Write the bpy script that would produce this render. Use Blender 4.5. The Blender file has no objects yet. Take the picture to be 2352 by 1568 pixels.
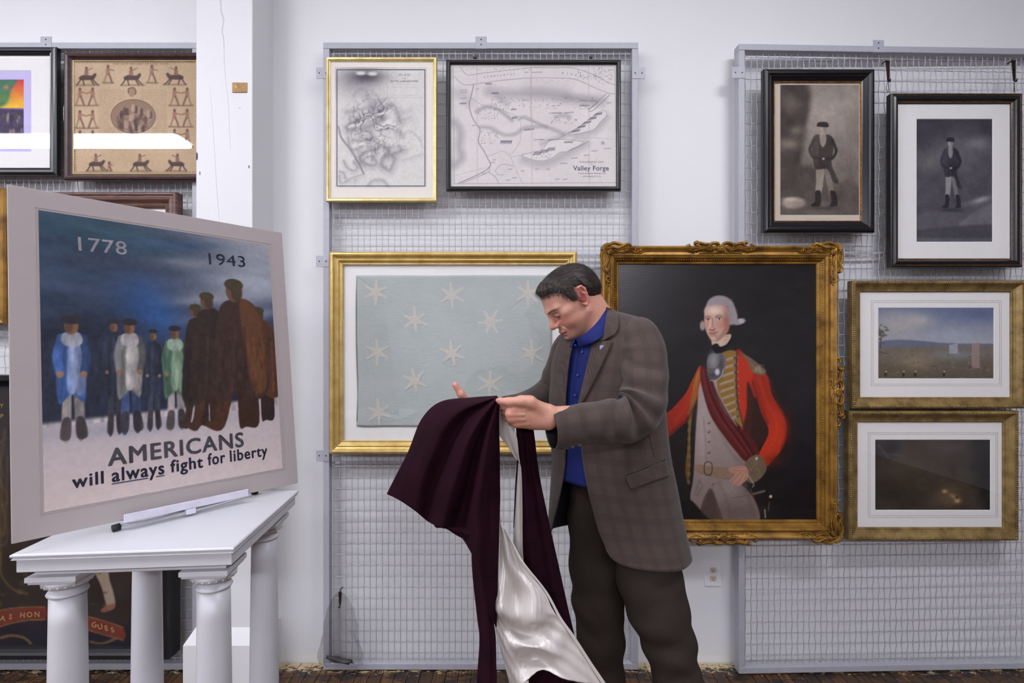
import bpy, bmesh, math, random
import numpy as np
from mathutils import Vector, Matrix, Euler

S = bpy.context.scene
C = S.collection
R = math.radians
rng = np.random.default_rng(7)
random.seed(7)

# ------------------------------------------------------------------ camera
F, CX, CY, CH = 1200.0, 1176.0, 784.0, 1.533      # focal length in pixels of the 2352 frame, principal point, eye height
YW = 2.50                                         # distance to the wall
cam_d = bpy.data.cameras.new('camera')
cam_d.sensor_width = 36.0
cam_d.lens = 36.0 * F / 2352.0
cam_d.clip_start = 0.02
cam = bpy.data.objects.new('camera', cam_d)
cam.location = (0, 0, CH)
cam.rotation_euler = (R(90), 0, 0)
C.objects.link(cam)
S.camera = cam

# ------------------------------------------------------------------ world, exposure
w = bpy.data.worlds.new('world'); S.world = w
w.use_nodes = True
w.node_tree.nodes['Background'].inputs[0].default_value = (0.72, 0.74, 0.86, 1)
w.node_tree.nodes['Background'].inputs[1].default_value = 0.25
vs = S.view_settings
vs.view_transform = 'Standard'; vs.look = 'None'; vs.gamma = 1.0; vs.use_curve_mapping = False
vs.exposure = 1.17
LAMP = 40.0                                       # emission of the fluorescent diffusers
S.cycles.max_bounces = 5; S.cycles.diffuse_bounces = 3; S.cycles.glossy_bounces = 3; S.cycles.transmission_bounces = 3; S.cycles.transparent_max_bounces = 8
S.cycles.use_light_tree = False; S.cycles.adaptive_threshold = 0.04; S.cycles.caustics_reflective = False; S.cycles.caustics_refractive = False
LAMP_COL = (0.90, 0.91, 1.0, 1)
# the ceiling fixtures (centre x, centre y, height, length, emission factor); built further down as fixtures
FIXTURES = [(-2.6, 1.20, 3.6, 2.2, 0.035), (0.1, 1.20, 3.6, 2.0, 0.10), (-2.15, 0.30, 3.6, 0.85, 0.84), (1.58, 0.30, 3.6, 0.95, 0.6),
            (-2.2, -3.05, 3.0, 2.2, 0.62), (0.6, -3.05, 3.0, 2.2, 0.66), (-4.9, -0.35, 3.52, 3.3, 0.5)]
CEIL = 3.95

# ------------------------------------------------------------------ helpers
def P(px, py, y):
    """the point at distance y that stands at this place of the photograph"""
    return Vector(((px - CX) * y / F, y, CH - (py - CY) * y / F))

def tag(o, label=None, cat=None, group=None, kind=None):
    if label: o['label'] = label
    if cat: o['category'] = cat
    if group: o['group'] = group
    if kind: o['kind'] = kind
    return o

def empty(name, loc=(0, 0, 0), label=None, cat=None, group=None):
    o = bpy.data.objects.new(name, None)
    o.empty_display_size = 0.05
    o.location = loc
    C.objects.link(o)
    return tag(o, label, cat, group)

def link(name, me, mat=None, parent=None, loc=None):
    o = bpy.data.objects.new(name, me)
    C.objects.link(o)
    if mat is not None and len(me.materials) == 0:
        me.materials.append(mat)
    if parent is not None:
        o.parent = parent
        # meshes are written in world coordinates unless loc is given
        if loc is None:
            o.matrix_parent_inverse = parent_world(parent).inverted()
    if loc is not None:
        o.location = loc
    return o

def parent_world(p):
    m = Matrix.LocRotScale(p.location, p.rotation_euler, p.scale)
    if p.parent is not None:
        m = parent_world(p.parent) @ p.matrix_parent_inverse @ m
    return m

def smooth(me, on=True):
    me.polygons.foreach_set('use_smooth', [on] * len(me.polygons))
    me.update()

def mesh_from(name, verts, faces, sm=False):
    me = bpy.data.meshes.new(name)
    me.from_pydata([tuple(v) for v in verts], [], [tuple(f) for f in faces])
    if sm: smooth(me)
    me.validate(verbose=False)
    me.update()
    return me

def bm_mesh(name, bm, sm=False, recalc=True):
    if recalc:
        bmesh.ops.recalc_face_normals(bm, faces=bm.faces)
    me = bpy.data.meshes.new(name)
    bm.to_mesh(me); bm.free()
    if sm: smooth(me)
    return me

def box(bm, x0, x1, y0, y1, z0, z1, bevel=0.0, seg=1, mat=None):
    r = bmesh.ops.create_cube(bm, size=1.0)
    vs_ = r['verts']
    for v in vs_:
        v.co = Vector(((x0 + x1) / 2 + v.co.x * (x1 - x0), (y0 + y1) / 2 + v.co.y * (y1 - y0), (z0 + z1) / 2 + v.co.z * (z1 - z0)))
    if bevel > 0:
        es = list({e for v in vs_ for e in v.link_edges})
        res = bmesh.ops.bevel(bm, geom=es, offset=bevel, segments=seg, affect='EDGES', profile=0.5)
        vs_ = list({v for f in res['faces'] for v in f.verts} | {v for v in vs_ if v.is_valid})
    if mat is not None:
        for v in vs_: v.co = mat @ v.co
    return vs_

def box_mesh(name, x0, x1, y0, y1, z0, z1, bevel=0.0, seg=1, mat=None, sm=False):
    bm = bmesh.new()
    box(bm, x0, x1, y0, y1, z0, z1, bevel, seg, mat)
    return bm_mesh(name, bm, sm)

def grid_mesh(name, pts, closed_u=False, closed_v=False, sm=True, uv=None, cap_ends=False):
    """pts: (nv, nu, 3) array; u runs along the row"""
    nv, nu = pts.shape[:2]
    co = pts.reshape(-1, 3)
    iu = np.arange(nu if closed_u else nu - 1)
    iv = np.arange(nv if closed_v else nv - 1)
    U, V = np.meshgrid(iu, iv)
    a = V * nu + U
    b = V * nu + (U + 1) % nu
    c = ((V + 1) % nv) * nu + (U + 1) % nu
    d = ((V + 1) % nv) * nu + U
    quads = np.stack([a, b, c, d], -1).reshape(-1, 4).astype(np.int32)
    n_extra = 0
    me = bpy.data.meshes.new(name)
    faces_extra = []
    if cap_ends and closed_u:
        faces_extra = [list(range(nu))[::-1], [(nv - 1) * nu + k for k in range(nu)]]
    nf = len(quads)
    me.vertices.add(len(co)); me.vertices.foreach_set('co', co.astype(np.float32).ravel())
    nl = nf * 4 + sum(len(f) for f in faces_extra)
    me.loops.add(nl)
    li = quads.ravel().tolist()
    starts = list(range(0, nf * 4, 4)); tot = [4] * nf
    for f in faces_extra:
        starts.append(len(li)); tot.append(len(f)); li += f
    me.loops.foreach_set('vertex_index', li)
    me.polygons.add(len(starts))
    me.polygons.foreach_set('loop_start', starts)
    me.polygons.foreach_set('loop_total', tot)
    me.update(calc_edges=True)
    if uv is not None:
        lay = me.uv_layers.new(name='UVMap')
        u = np.concatenate([uv.reshape(-1, 2)[quads.ravel()], np.zeros((nl - nf * 4, 2))])
        lay.data.foreach_set('uv', u.astype(np.float32).ravel())
    me.validate(verbose=False)
    smooth(me, sm)
    return me

def catmull(pts, n, closed=False):
    """resample a polyline of control points (k, d) as a smooth curve with n points, uniform in parameter"""
    p = np.asarray(pts, float)
    k = len(p)
    if closed:
        t = np.linspace(0, k, n, endpoint=False)
        i = np.floor(t).astype(int) % k; f = (t - np.floor(t))[:, None]
        a, b, c, d = p[(i - 1) % k], p[i], p[(i + 1) % k], p[(i + 2) % k]
    else:
        if k == 2:
            f = np.linspace(0, 1, n)[:, None]
            return p[0] * (1 - f) + p[1] * f
        q = np.vstack([2 * p[0] - p[1], p, 2 * p[-1] - p[-2]])
        t = np.linspace(0, k - 1, n)
        i = np.minimum(np.floor(t).astype(int), k - 2); f = (t - i)[:, None]
        a, b, c, d = q[i], q[i + 1], q[i + 2], q[i + 3]
    return 0.5 * ((2 * b) + (-a + c) * f + (2 * a - 5 * b + 4 * c - d) * f ** 2 + (-a + 3 * b - 3 * c + d) * f ** 3)

def surf(rows, nu, nv, closed_u=False):
    """rows of control points -> smooth (nv, nu, d) grid"""
    g = np.stack([catmull(r, nu, closed_u) for r in rows])
    return np.stack([catmull(g[:, j], nv) for j in range(nu)], 1)

def tube(pts, rad, sides=8, n=None, caps=True, name='tube', flat=None):
    """a round tube along a smooth curve; rad a number or one radius per control point"""
    p = np.asarray([tuple(q) for q in pts], float)
    r = np.full(len(p), rad, float) if np.isscalar(rad) else np.asarray(rad, float)
    if n:
        pr = catmull(np.c_[p, r], n); p, r = pr[:, :3], pr[:, 3]
    t = np.gradient(p, axis=0)
    t /= np.linalg.norm(t, axis=1)[:, None] + 1e-12
    ref = np.array([0, 0, 1.0]) if abs(t[0, 2]) < 0.9 else np.array([1.0, 0, 0])
    rings = []
    u = np.cross(t[0], ref); u /= np.linalg.norm(u)
    for i in range(len(p)):
        u = u - t[i] * np.dot(u, t[i]); u /= np.linalg.norm(u)
        v = np.cross(t[i], u)
        a = np.linspace(0, 2 * math.pi, sides, endpoint=False)[:, None]
        rings.append(p[i] + r[i] * (np.cos(a) * u + np.sin(a) * v))
    return grid_mesh(name, np.array(rings), closed_u=True, cap_ends=caps)

def lathe(prof, n=32, loc=(0, 0, 0), name='lathe'):
    """prof: list of (radius, z)"""
    pr = np.asarray(prof, float)
    a = np.linspace(0, 2 * math.pi, n, endpoint=False)
    pts = np.stack([np.stack([r * np.cos(a), r * np.sin(a), np.full(n, z)], -1) for r, z in pr])
    pts += np.array(loc)
    return grid_mesh(name, pts, closed_u=True, cap_ends=True)

def join_meshes(name, meshes, sm=True):
    bm = bmesh.new()
    for m in meshes:
        bm.from_mesh(m)
    me = bpy.data.meshes.new(name)
    bm.to_mesh(me); bm.free()
    smooth(me, sm)
    return me

# ------------------------------------------------------------------ materials
def srgb(r, g, b):
    def f(c):
        c = c / 255.0
        return c / 12.92 if c <= 0.04045 else ((c + 0.055) / 1.055) ** 2.4
    return (f(r), f(g), f(b), 1.0)

class NT:
    """small node builder"""
    def __init__(self, name):
        self.m = bpy.data.materials.new(name); self.m.use_nodes = True
        self.t = self.m.node_tree
        self.b = self.t.nodes['Principled BSDF']
        self.out = self.t.nodes['Material Output']
    def n(self, typ, **kw):
        nd = self.t.nodes.new(typ)
        for k, v in kw.items(): setattr(nd, k, v)
        return nd
    def l(self, a, b): self.t.links.new(a, b)
    def set(self, **kw):
        for k, v in kw.items():
            self.b.inputs[k.replace('_', ' ')].default_value = v
        return self
    def coord(self, kind='Object'):
        return self.n('ShaderNodeTexCoord').outputs[kind]
    def noise(self, vec, scale, detail=4, rough=0.55, dist=0.0):
        nd = self.n('ShaderNodeTexNoise'); nd.inputs['Scale'].default_value = scale
        nd.inputs['Detail'].default_value = detail; nd.inputs['Roughness'].default_value = rough
        nd.inputs['Distortion'].default_value = dist
        if vec is not None: self.l(vec, nd.inputs['Vector'])
        return nd.outputs['Fac']
    def ramp(self, fac, stops, interp='LINEAR'):
        nd = self.n('ShaderNodeValToRGB'); cr = nd.color_ramp; cr.interpolation = interp
        while len(cr.elements) < len(stops): cr.elements.new(0.5)
        for e, (p, c) in zip(cr.elements, stops): e.position = p; e.color = c
        self.l(fac, nd.inputs['Fac'])
        return nd.outputs['Color']
    def mapping(self, vec, scale=(1, 1, 1), rot=(0, 0, 0), loc=(0, 0, 0)):
        nd = self.n('ShaderNodeMapping')
        nd.inputs['Scale'].default_value = scale; nd.inputs['Rotation'].default_value = rot; nd.inputs['Location'].default_value = loc
        self.l(vec, nd.inputs['Vector']); return nd.outputs['Vector']
    def mix(self, fac, a, b, mode='MIX'):
        nd = self.n('ShaderNodeMix', data_type='RGBA', blend_type=mode)
        for sock, v in ((nd.inputs[0], fac), (nd.inputs[6], a), (nd.inputs[7], b)):
            if hasattr(v, 'is_linked'): self.l(v, sock)
            else: sock.default_value = v
        return nd.outputs[2]
    def math(self, op, a, b=None, c=None):
        nd = self.n('ShaderNodeMath', operation=op)
        for k, v in enumerate((a, b, c)):
            if v is None: continue
            if hasattr(v, 'is_linked'): self.l(v, nd.inputs[k])
            else: nd.inputs[k].default_value = v
        return nd.outputs[0]
    def bump(self, h, strength=0.3, dist=0.002):
        nd = self.n('ShaderNodeBump'); nd.inputs['Strength'].default_value = strength
        nd.inputs['Distance'].default_value = dist
        self.l(h, nd.inputs['Height']); self.l(nd.outputs['Normal'], self.b.inputs['Normal'])
        return nd
    def base(self, c): self.l(c, self.b.inputs['Base Color'])

def plain(name, col, rough=0.5, metal=0.0, var=0.06, scale=40, bump=0.0, bscale=200, spec=0.5, bdist=0.001):
    """a base colour with a little noise in it"""
    t = NT(name)
    c = t.coord()
    f = t.noise(c, scale, 3)
    lo = tuple(x * (1 - var) for x in col[:3]) + (1,); hi = tuple(min(1, x * (1 + var)) for x in col[:3]) + (1,)
    t.base(t.ramp(f, [(0.3, lo), (0.7, hi)]))
    t.set(Roughness=rough, Metallic=metal)
    t.b.inputs['Specular IOR Level'].default_value = spec
    if bump > 0:
        t.bump(t.noise(c, bscale, 2), bump, bdist)
    return t.m

def wall_paint(name, col):
    t = NT(name); c = t.coord()
    f = t.noise(c, 1.3, 5)
    t.base(t.ramp(f, [(0.35, tuple(x * 0.97 for x in col[:3]) + (1,)), (0.7, col)]))
    t.set(Roughness=0.6)
    t.bump(t.mix(0.5, t.noise(c, 30, 4), t.noise(c, 220, 2)), 0.12, 0.002)
    return t.m

M = {}
M['wall'] = wall_paint('wall_paint', (0.80, 0.80, 0.80, 1))
M['wall_far'] = wall_paint('far_wall_paint', (0.42, 0.41, 0.43, 1))
M['pillar'] = wall_paint('pillar_paint', (0.75, 0.75, 0.75, 1))
M['grey_metal'] = plain('grey_painted_metal', srgb(176, 176, 184), 0.45, 0.0, 0.04)
M['wire'] = plain('galvanised_wire', srgb(184, 182, 190), 0.4, 0.15, 0.08, 60)
M['screw'] = plain('dark_screw', srgb(60, 58, 62), 0.35, 0.8)
M['black'] = plain('black_lacquer', srgb(20, 19, 22), 0.28, 0.0, 0.2, 30)
M['black_rubber'] = plain('black_rubber', srgb(18, 18, 24), 0.55)
M['mat_white'] = plain('mat_board_white', srgb(240, 238, 234), 0.85, 0, 0.01)
M['mat_cream'] = plain('mat_board_cream', srgb(244, 238, 226), 0.85, 0, 0.01)
M['mat_lilac'] = plain('mat_board_lilac', srgb(200, 190, 232), 0.85, 0, 0.01)
M['white_paint'] = plain('white_pedestal_paint', srgb(204, 204, 208), 0.35, 0, 0.02, 12, 0.05, 60)
M['board'] = plain('foam_board_face', srgb(172, 162, 160), 0.7, 0, 0.01)
M['acrylic'] = plain('clear_acrylic_edge', srgb(215, 212, 225), 0.12)
M['hook'] = plain('dark_bronze_hook', srgb(54, 42, 40), 0.4, 0.7)
M['print_navy'] = plain('printed_ink', srgb(74, 70, 92), 0.7, 0, 0.03)
M['print_grey'] = plain('printed_grey_ink', srgb(122, 116, 124), 0.7, 0, 0.03)
M['print_slate'] = plain('printed_slate_ink', srgb(78, 80, 108), 0.7, 0, 0.03)
M['print_white'] = plain('printed_white_ink', srgb(226, 220, 226), 0.7, 0, 0.02)
M['map_ink'] = plain('map_ink', srgb(96, 92, 104), 0.8, 0, 0.03)

def gold(name, col, dark, rough=0.32, metal=0.75, scale=18, bump=0.15):
    t = NT(name); c = t.coord()
    f = t.noise(c, scale, 5, 0.6)
    t.base(t.ramp(f, [(0.30, dark), (0.62, col)]))
    t.set(Roughness=rough, Metallic=metal)
    t.bump(t.noise(c, 160, 3), bump, 0.001)
    return t.m
M['gold_bright'] = gold('bright_gold_leaf', srgb(222, 194, 124), srgb(194, 158, 84), 0.36, 0.5)
M['gold_pale'] = gold('pale_gold', srgb(228, 210, 150), srgb(206, 182, 112), 0.36, 0.55)
M['gold_old'] = gold('old_gilding', srgb(172, 128, 54), srgb(106, 72, 26), 0.42, 0.45, 14, 0.4)
M['gold_dull'] = gold('dull_gilding', srgb(160, 134, 82), srgb(108, 86, 50), 0.45, 0.4, 20, 0.35)
M['gold_line'] = gold('thin_gold_line', srgb(170, 116, 50), srgb(96, 58, 22), 0.45, 0.6, 60, 0.3)
M['wood_dark'] = NT('dark_wood').m
def wood(name, a, b, sc=(4, 4, 60), rough=0.4):
    t = NT(name); c = t.mapping(t.coord(), sc)
    f = t.noise(c, 3.0, 6, 0.65, 1.2)
    t.base(t.ramp(f, [(0.3, a), (0.7, b)]))
    t.set(Roughness=rough); t.bump(f, 0.15, 0.002)
    return t.m
M['wood_dark'] = wood('dark_stained_wood', srgb(48, 30, 30), srgb(84, 56, 54), (8, 8, 8))
M['wood_brown'] = wood('brown_wood_frame', srgb(70, 48, 44), srgb(126, 92, 82), (3, 3, 30))

def glass_material():
    t = NT('picture_glass')
    t.t.nodes.remove(t.b)
    tr = t.n('ShaderNodeBsdfTransparent'); gl = t.n('ShaderNodeBsdfGlossy'); gl.inputs['Roughness'].default_value = 0.015
    ge = t.n('ShaderNodeNewGeometry'); dt = t.n('ShaderNodeVectorMath', operation='DOT_PRODUCT')
    t.l(ge.outputs['Normal'], dt.inputs[0]); t.l(ge.outputs['Incoming'], dt.inputs[1])
    fr = t.math('MULTIPLY_ADD', t.math('POWER', t.math('SUBTRACT', 1.0, t.math('ABSOLUTE', dt.outputs['Value'])), 5.0), 0.92, 0.07)   # both faces of a thin pane
    mx = t.n('ShaderNodeMixShader')
    t.l(fr, mx.inputs[0]); t.l(tr.outputs[0], mx.inputs[1]); t.l(gl.outputs[0], mx.inputs[2])
    t.l(mx.outputs[0], t.out.inputs['Surface'])
    return t.m
M['glass'] = glass_material()

def painted(name, rough=0.75, weave=0.0, spec=0.4, streak=0.0):
    """a flat print or painting: colour from the mesh's own print layer"""
    t = NT(name)
    a = t.n('ShaderNodeAttribute'); a.attribute_name = 'print'
    t.base(a.outputs['Color'])
    t.set(Roughness=rough)
    t.b.inputs['Specular IOR Level'].default_value = spec
    if weave > 0:
        c = t.coord()
        h = t.noise(t.mapping(c, (140, 140, 520)), 1.0, 3)
        if streak > 0:
            h2 = t.noise(t.mapping(c, (30, 30, 260)), 1.0, 3)
            h = t.mix(0.5, h, h2)
        t.bump(h, weave, 0.002)
    return t.m
M['paper'] = painted('printed_paper', 0.85, 0.0, 0.2)
M['canvas'] = painted('varnished_canvas', 0.25, 0.20, 0.7, 1.0)
M['poster'] = painted('poster_print', 0.6, 0.0, 0.3)

# ------------------------------------------------------------------ room shell
def structure(o): return tag(o, kind='structure')
XL, XR, YB = -6.6, 5.0, -5.0
floor = structure(link('floor', box_mesh('floor', XL, XR, YB, YW + 0.2, -0.12, -0.025)))
sub = plain('floor_joint_dirt', srgb(20, 15, 12), 0.9); floor.data.materials.append(sub)
structure(link('wall_back', box_mesh('wall_back', XL, XR, YW, YW + 0.2, -0.12, CEIL), M['wall']))
structure(link('wall_left', box_mesh('wall_left', XL - 0.2, XL, YB, YW + 0.2, -0.12, CEIL), M['wall_far']))
structure(link('wall_right', box_mesh('wall_right', XR, XR + 0.2, YB, YW + 0.2, -0.12, CEIL), M['wall_far']))
structure(link('wall_front', box_mesh('wall_front', XL, XR, YB - 0.2, YB, -0.12, CEIL), M['wall_far']))
structure(link('ceiling', box_mesh('ceiling', XL, XR, YB, YW + 0.2, CEIL, CEIL + 0.15), M['wall']))

# floor boards, laid towards the wall
def floor_wood():
    t = NT('worn_floor_boards')
    oi = t.n('ShaderNodeObjectInfo')
    c = t.n('ShaderNodeNewGeometry').outputs['Position']
    g = t.noise(t.mapping(c, (60, 3, 60)), 1.0, 5, 0.6, 0.6)
    col = t.ramp(g, [(0.3, srgb(46, 31, 20)), (0.55, srgb(92, 62, 36)), (0.75, srgb(126, 88, 50))])
    tone = t.ramp(oi.outputs['Random'], [(0, (0.55, 0.55, 0.55, 1)), (1, (1.15, 1.1, 1.0, 1))])
    col = t.mix(1.0, col, tone, 'MULTIPLY')
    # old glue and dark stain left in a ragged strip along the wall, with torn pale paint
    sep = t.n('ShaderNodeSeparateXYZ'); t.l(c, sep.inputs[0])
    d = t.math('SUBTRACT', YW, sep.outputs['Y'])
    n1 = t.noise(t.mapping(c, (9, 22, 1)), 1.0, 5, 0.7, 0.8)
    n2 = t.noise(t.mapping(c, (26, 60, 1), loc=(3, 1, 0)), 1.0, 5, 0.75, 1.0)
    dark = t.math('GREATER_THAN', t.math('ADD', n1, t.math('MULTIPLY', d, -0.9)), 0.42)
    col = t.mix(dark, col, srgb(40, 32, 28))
    pale = t.math('GREATER_THAN', t.math('ADD', n2, t.math('MULTIPLY', d, -2.6)), 0.36)
    col = t.mix(pale, col, srgb(196, 176, 138))
    t.base(col); t.set(Roughness=0.5)
    t.bump(g, 0.2, 0.002)
    return t.m
M['floor'] = floor_wood()
bw = 0.0585
bm_ = box_mesh('floor_board', -bw / 2 + 0.0011, bw / 2 - 0.0011, YB, YW - 0.006, -0.025, 0.0, 0.0012)
bm_.materials.append(M['floor'])
x = -3.2
while x < 3.2:
    o = link('floor_board', bm_, None, floor, (x, 0, 0))
    x += bw

# ceiling fixtures
def lamp_mat(k):
    t = NT('fluorescent_diffuser')
    t.set(Roughness=0.5); t.b.inputs['Base Color'].default_value = (0.9, 0.9, 0.92, 1)
    t.b.inputs['Emission Color'].default_value = LAMP_COL
    t.b.inputs['Emission Strength'].default_value = LAMP * k
    return t.m
where = ['near the wall, above the pedestal', 'near the wall, above the maps', 'above the left of the viewer', 'above the right of the viewer',
         'behind the viewer on the left', 'behind the viewer in the middle', 'over the left end of the room']
for (fx, fy, FIX_Z, ln, k), wh in zip(FIXTURES, where):
    e = empty('ceiling_lamp', (fx, fy, CEIL), 'long white fluorescent ceiling lamp ' + wh, 'lamp', 'fluorescent ceiling lamps')
    bm = bmesh.new()
    box(bm, fx - ln / 2 - 0.03, fx + ln / 2 + 0.03, fy - 0.16, fy + 0.16, FIX_Z + 0.012, FIX_Z + 0.09, 0.008)
    link('lamp_housing', bm_mesh('lamp_housing', bm), M['grey_metal'], e)
    link('lamp_diffuser', box_mesh('lamp_diffuser', fx - ln / 2, fx + ln / 2, fy - 0.14, fy + 0.14, FIX_Z - 0.03, FIX_Z + 0.011, 0.01), lamp_mat(k), e)
    for s in (-1, 1):
        link('hanging_rod', tube([(fx + s * ln * 0.35, fy, FIX_Z + 0.09), (fx + s * ln * 0.35, fy, CEIL)], 0.008, 8), M['grey_metal'], e)

# pillar with its base
def px_x(px, y): return (px - CX) * y / F
def px_z(py, y): return CH - (py - CY) * y / F
yp = YW * (628 - CX) / (580 - CX)
pl, pr = px_x(450, yp), px_x(580, yp)
pil = structure(link('trim_1', box_mesh('pillar', pl, pr, yp, YW + 0.01, 0.0, CEIL, 0.004, 2), M['pillar']))
tag(pil, 'square white painted pillar with a long crack', None)
zb = px_z(1478, yp - 0.02)
bm = bmesh.new()
prof = [(0, 0.0), (0.035, 0.0), (0.035, zb), (0.0, zb + 0.055)]
box(bm, pl - 0.035, pr + 0.035, yp - 0.035, YW, 0.0, zb)
top = [v for v in bm.verts if v.co.z > zb - 1e-4]
r = bmesh.ops.extrude_face_region(bm, geom=[f for f in bm.faces if f.normal.z > 0.9])
for v in [g for g in r['geom'] if isinstance(g, bmesh.types.BMVert)]:
    v.co.z += 0.06
    v.co.x = pl - 0.001 if v.co.x < (pl + pr) / 2 else pr + 0.001
    if v.co.y < YW - 0.05: v.co.y = yp - 0.001
link('pillar_base', bm_mesh('pillar_base', bm), M['pillar'], pil)
M['crack'] = plain('crack_shadow', srgb(206, 204, 212), 0.9)
def ribbon(pts, wds, mat, name, parent, d=(0, -1, 0), th=0.0008):
    """a thin raised line that follows points given in world space on a wall facing d"""
    p = np.array([tuple(q) for q in pts]); p = catmull(p, len(p) * 6)
    wd = np.interp(np.linspace(0, 1, len(p)), np.linspace(0, 1, len(wds)), wds)
    t = np.gradient(p, axis=0); t /= np.linalg.norm(t, axis=1)[:, None]
    dd = np.array(d, float)
    s = np.cross(t, dd)
    g = np.stack([p - s * wd[:, None] / 2, p + dd * th, p + s * wd[:, None] / 2], 1)
    return link(name, grid_mesh(name, g, sm=False), mat, parent)
ck = [(505, -40), (508, 25), (514, 45), (510, 70), (514, 95), (516, 140), (520, 190), (524, 240), (528, 300), (530, 345)]
jit = random.Random(3)
ribbon([P(a + jit.uniform(-1, 1), b, yp - 0.0001) for a, b in ck], [0.007, 0.008, 0.006, 0.003, 0.002, 0.0012, 0.001], M['crack'], 'crack', pil)
ck2 = [(482, 200), (488, 270), (493, 350), (497, 420), (503, 500), (504, 560)]
ribbon([P(a, b, yp - 0.0001) for a, b in ck2], [0.0006, 0.001, 0.0016, 0.002, 0.002, 0.0016], M['crack'], 'crack', pil)
M['chip'] = plain('chipped_spot', srgb(70, 64, 66), 0.9)
for (a, b, ww, hh) in [(452.5, 359, 4, 18), (459, 398, 2, 9), (572, 383, 2.5, 8), (551, 248, 1.5, 2)]:
    q = P(a, b, yp)
    bm = bmesh.new(); bmesh.ops.create_uvsphere(bm, u_segments=8, v_segments=6, radius=1)
    for v in bm.verts: v.co = Vector((q.x + v.co.x * ww * 0.001, yp + v.co.y * 0.0015, q.z + v.co.z * hh * 0.001))
    link('chip', bm_mesh('chip', bm, True), M['chip'], pil)

# brass plate
M['brass'] = gold('worn_brass', srgb(142, 108, 56), srgb(112, 80, 36), 0.5, 0.4, 30, 0.2)
a, b = P(534, 190, yp), P(568, 213, yp)
e = empty('brass_plate', (a.x, yp, b.z), 'small blank brass plate fixed to the white pillar', 'plate')
link('plate', box_mesh('plate', a.x, b.x, yp - 0.003, yp, b.z, a.z, 0.001), M['brass'], e)
s_ = P(543, 200, yp)
link('scratch', box_mesh('scratch', -0.001, 0.001, -0.0006, 0.0006, -0.006, 0.006, 0, 1, Matrix.Translation((s_.x, yp - 0.0033, s_.z)) @ Matrix.Rotation(-0.7, 4, 'Y')), M['mat_white'], e)

# wall outlet
yo = YW
a, b = P(1617, 1289, yo), P(1656, 1345, yo)
e = empty('wall_outlet', ((a.x + b.x) / 2, yo, b.z), 'white duplex wall outlet low on the wall right of the man', 'outlet')
M['plastic_white'] = plain('white_plastic', srgb(234, 232, 236), 0.35, 0, 0.01)
M['plastic_ivory'] = plain('ivory_plastic', srgb(214, 196, 176), 0.35, 0, 0.02)
link('cover_plate', box_mesh('cover_plate', a.x, b.x, yo - 0.006, yo, b.z, a.z, 0.003, 3), M['plastic_white'], e)
cx = (a.x + b.x) / 2
for py in (1307, 1326):
    c0 = P(1636, py, yo)
    bm = bmesh.new()
    bmesh.ops.create_cone(bm, cap_ends=True, segments=24, radius1=0.0168, radius2=0.0162, depth=0.006)
    for v in bm.verts:
        v.co = Vector((v.co.x, max(-0.0125, min(0.0125, v.co.y)), v.co.z))
        v.co = Vector((cx + v.co.x, yo - 0.007 - v.co.z, c0.z + v.co.y))
    rc = link('socket', bm_mesh('socket', bm), M['plastic_ivory'], e)
    for (dx, dz, ww, hh) in ((-0.0062, 0.003, 0.0011, 0.0042), (0.0062, 0.003, 0.0011, 0.0034), (0, -0.0065, 0.0024, 0.0024)):
        link('slot', box_mesh('slot', cx + dx - ww, cx + dx + ww, yo - 0.0105, yo - 0.0098, c0.z + dz - hh, c0.z + dz + hh), M['black'], rc)
# ------------------------------------------------------------------ wire mesh panels
def crimped(n, length, pitch, amp, phase, rad, axis, off):
    """points of one woven wire"""
    m = int(round(length / pitch * 6)) + 1
    s = np.linspace(0, length, m)
    y = amp * phase * np.cos(math.pi * s / pitch)
    a = np.linspace(0, 2 * math.pi, 5, endpoint=False) + 0.3
    ring = np.stack([np.cos(a), np.sin(a)], -1) * rad
    pts = np.zeros((m, 5, 3))
    k, o = (2, 0) if axis == 'z' else (0, 2)
    pts[:, :, k] = s[:, None]
    pts[:, :, 1] = y[:, None] + ring[None, :, 1]
    pts[:, :, o] = off + ring[None, :, 0]
    return pts

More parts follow.
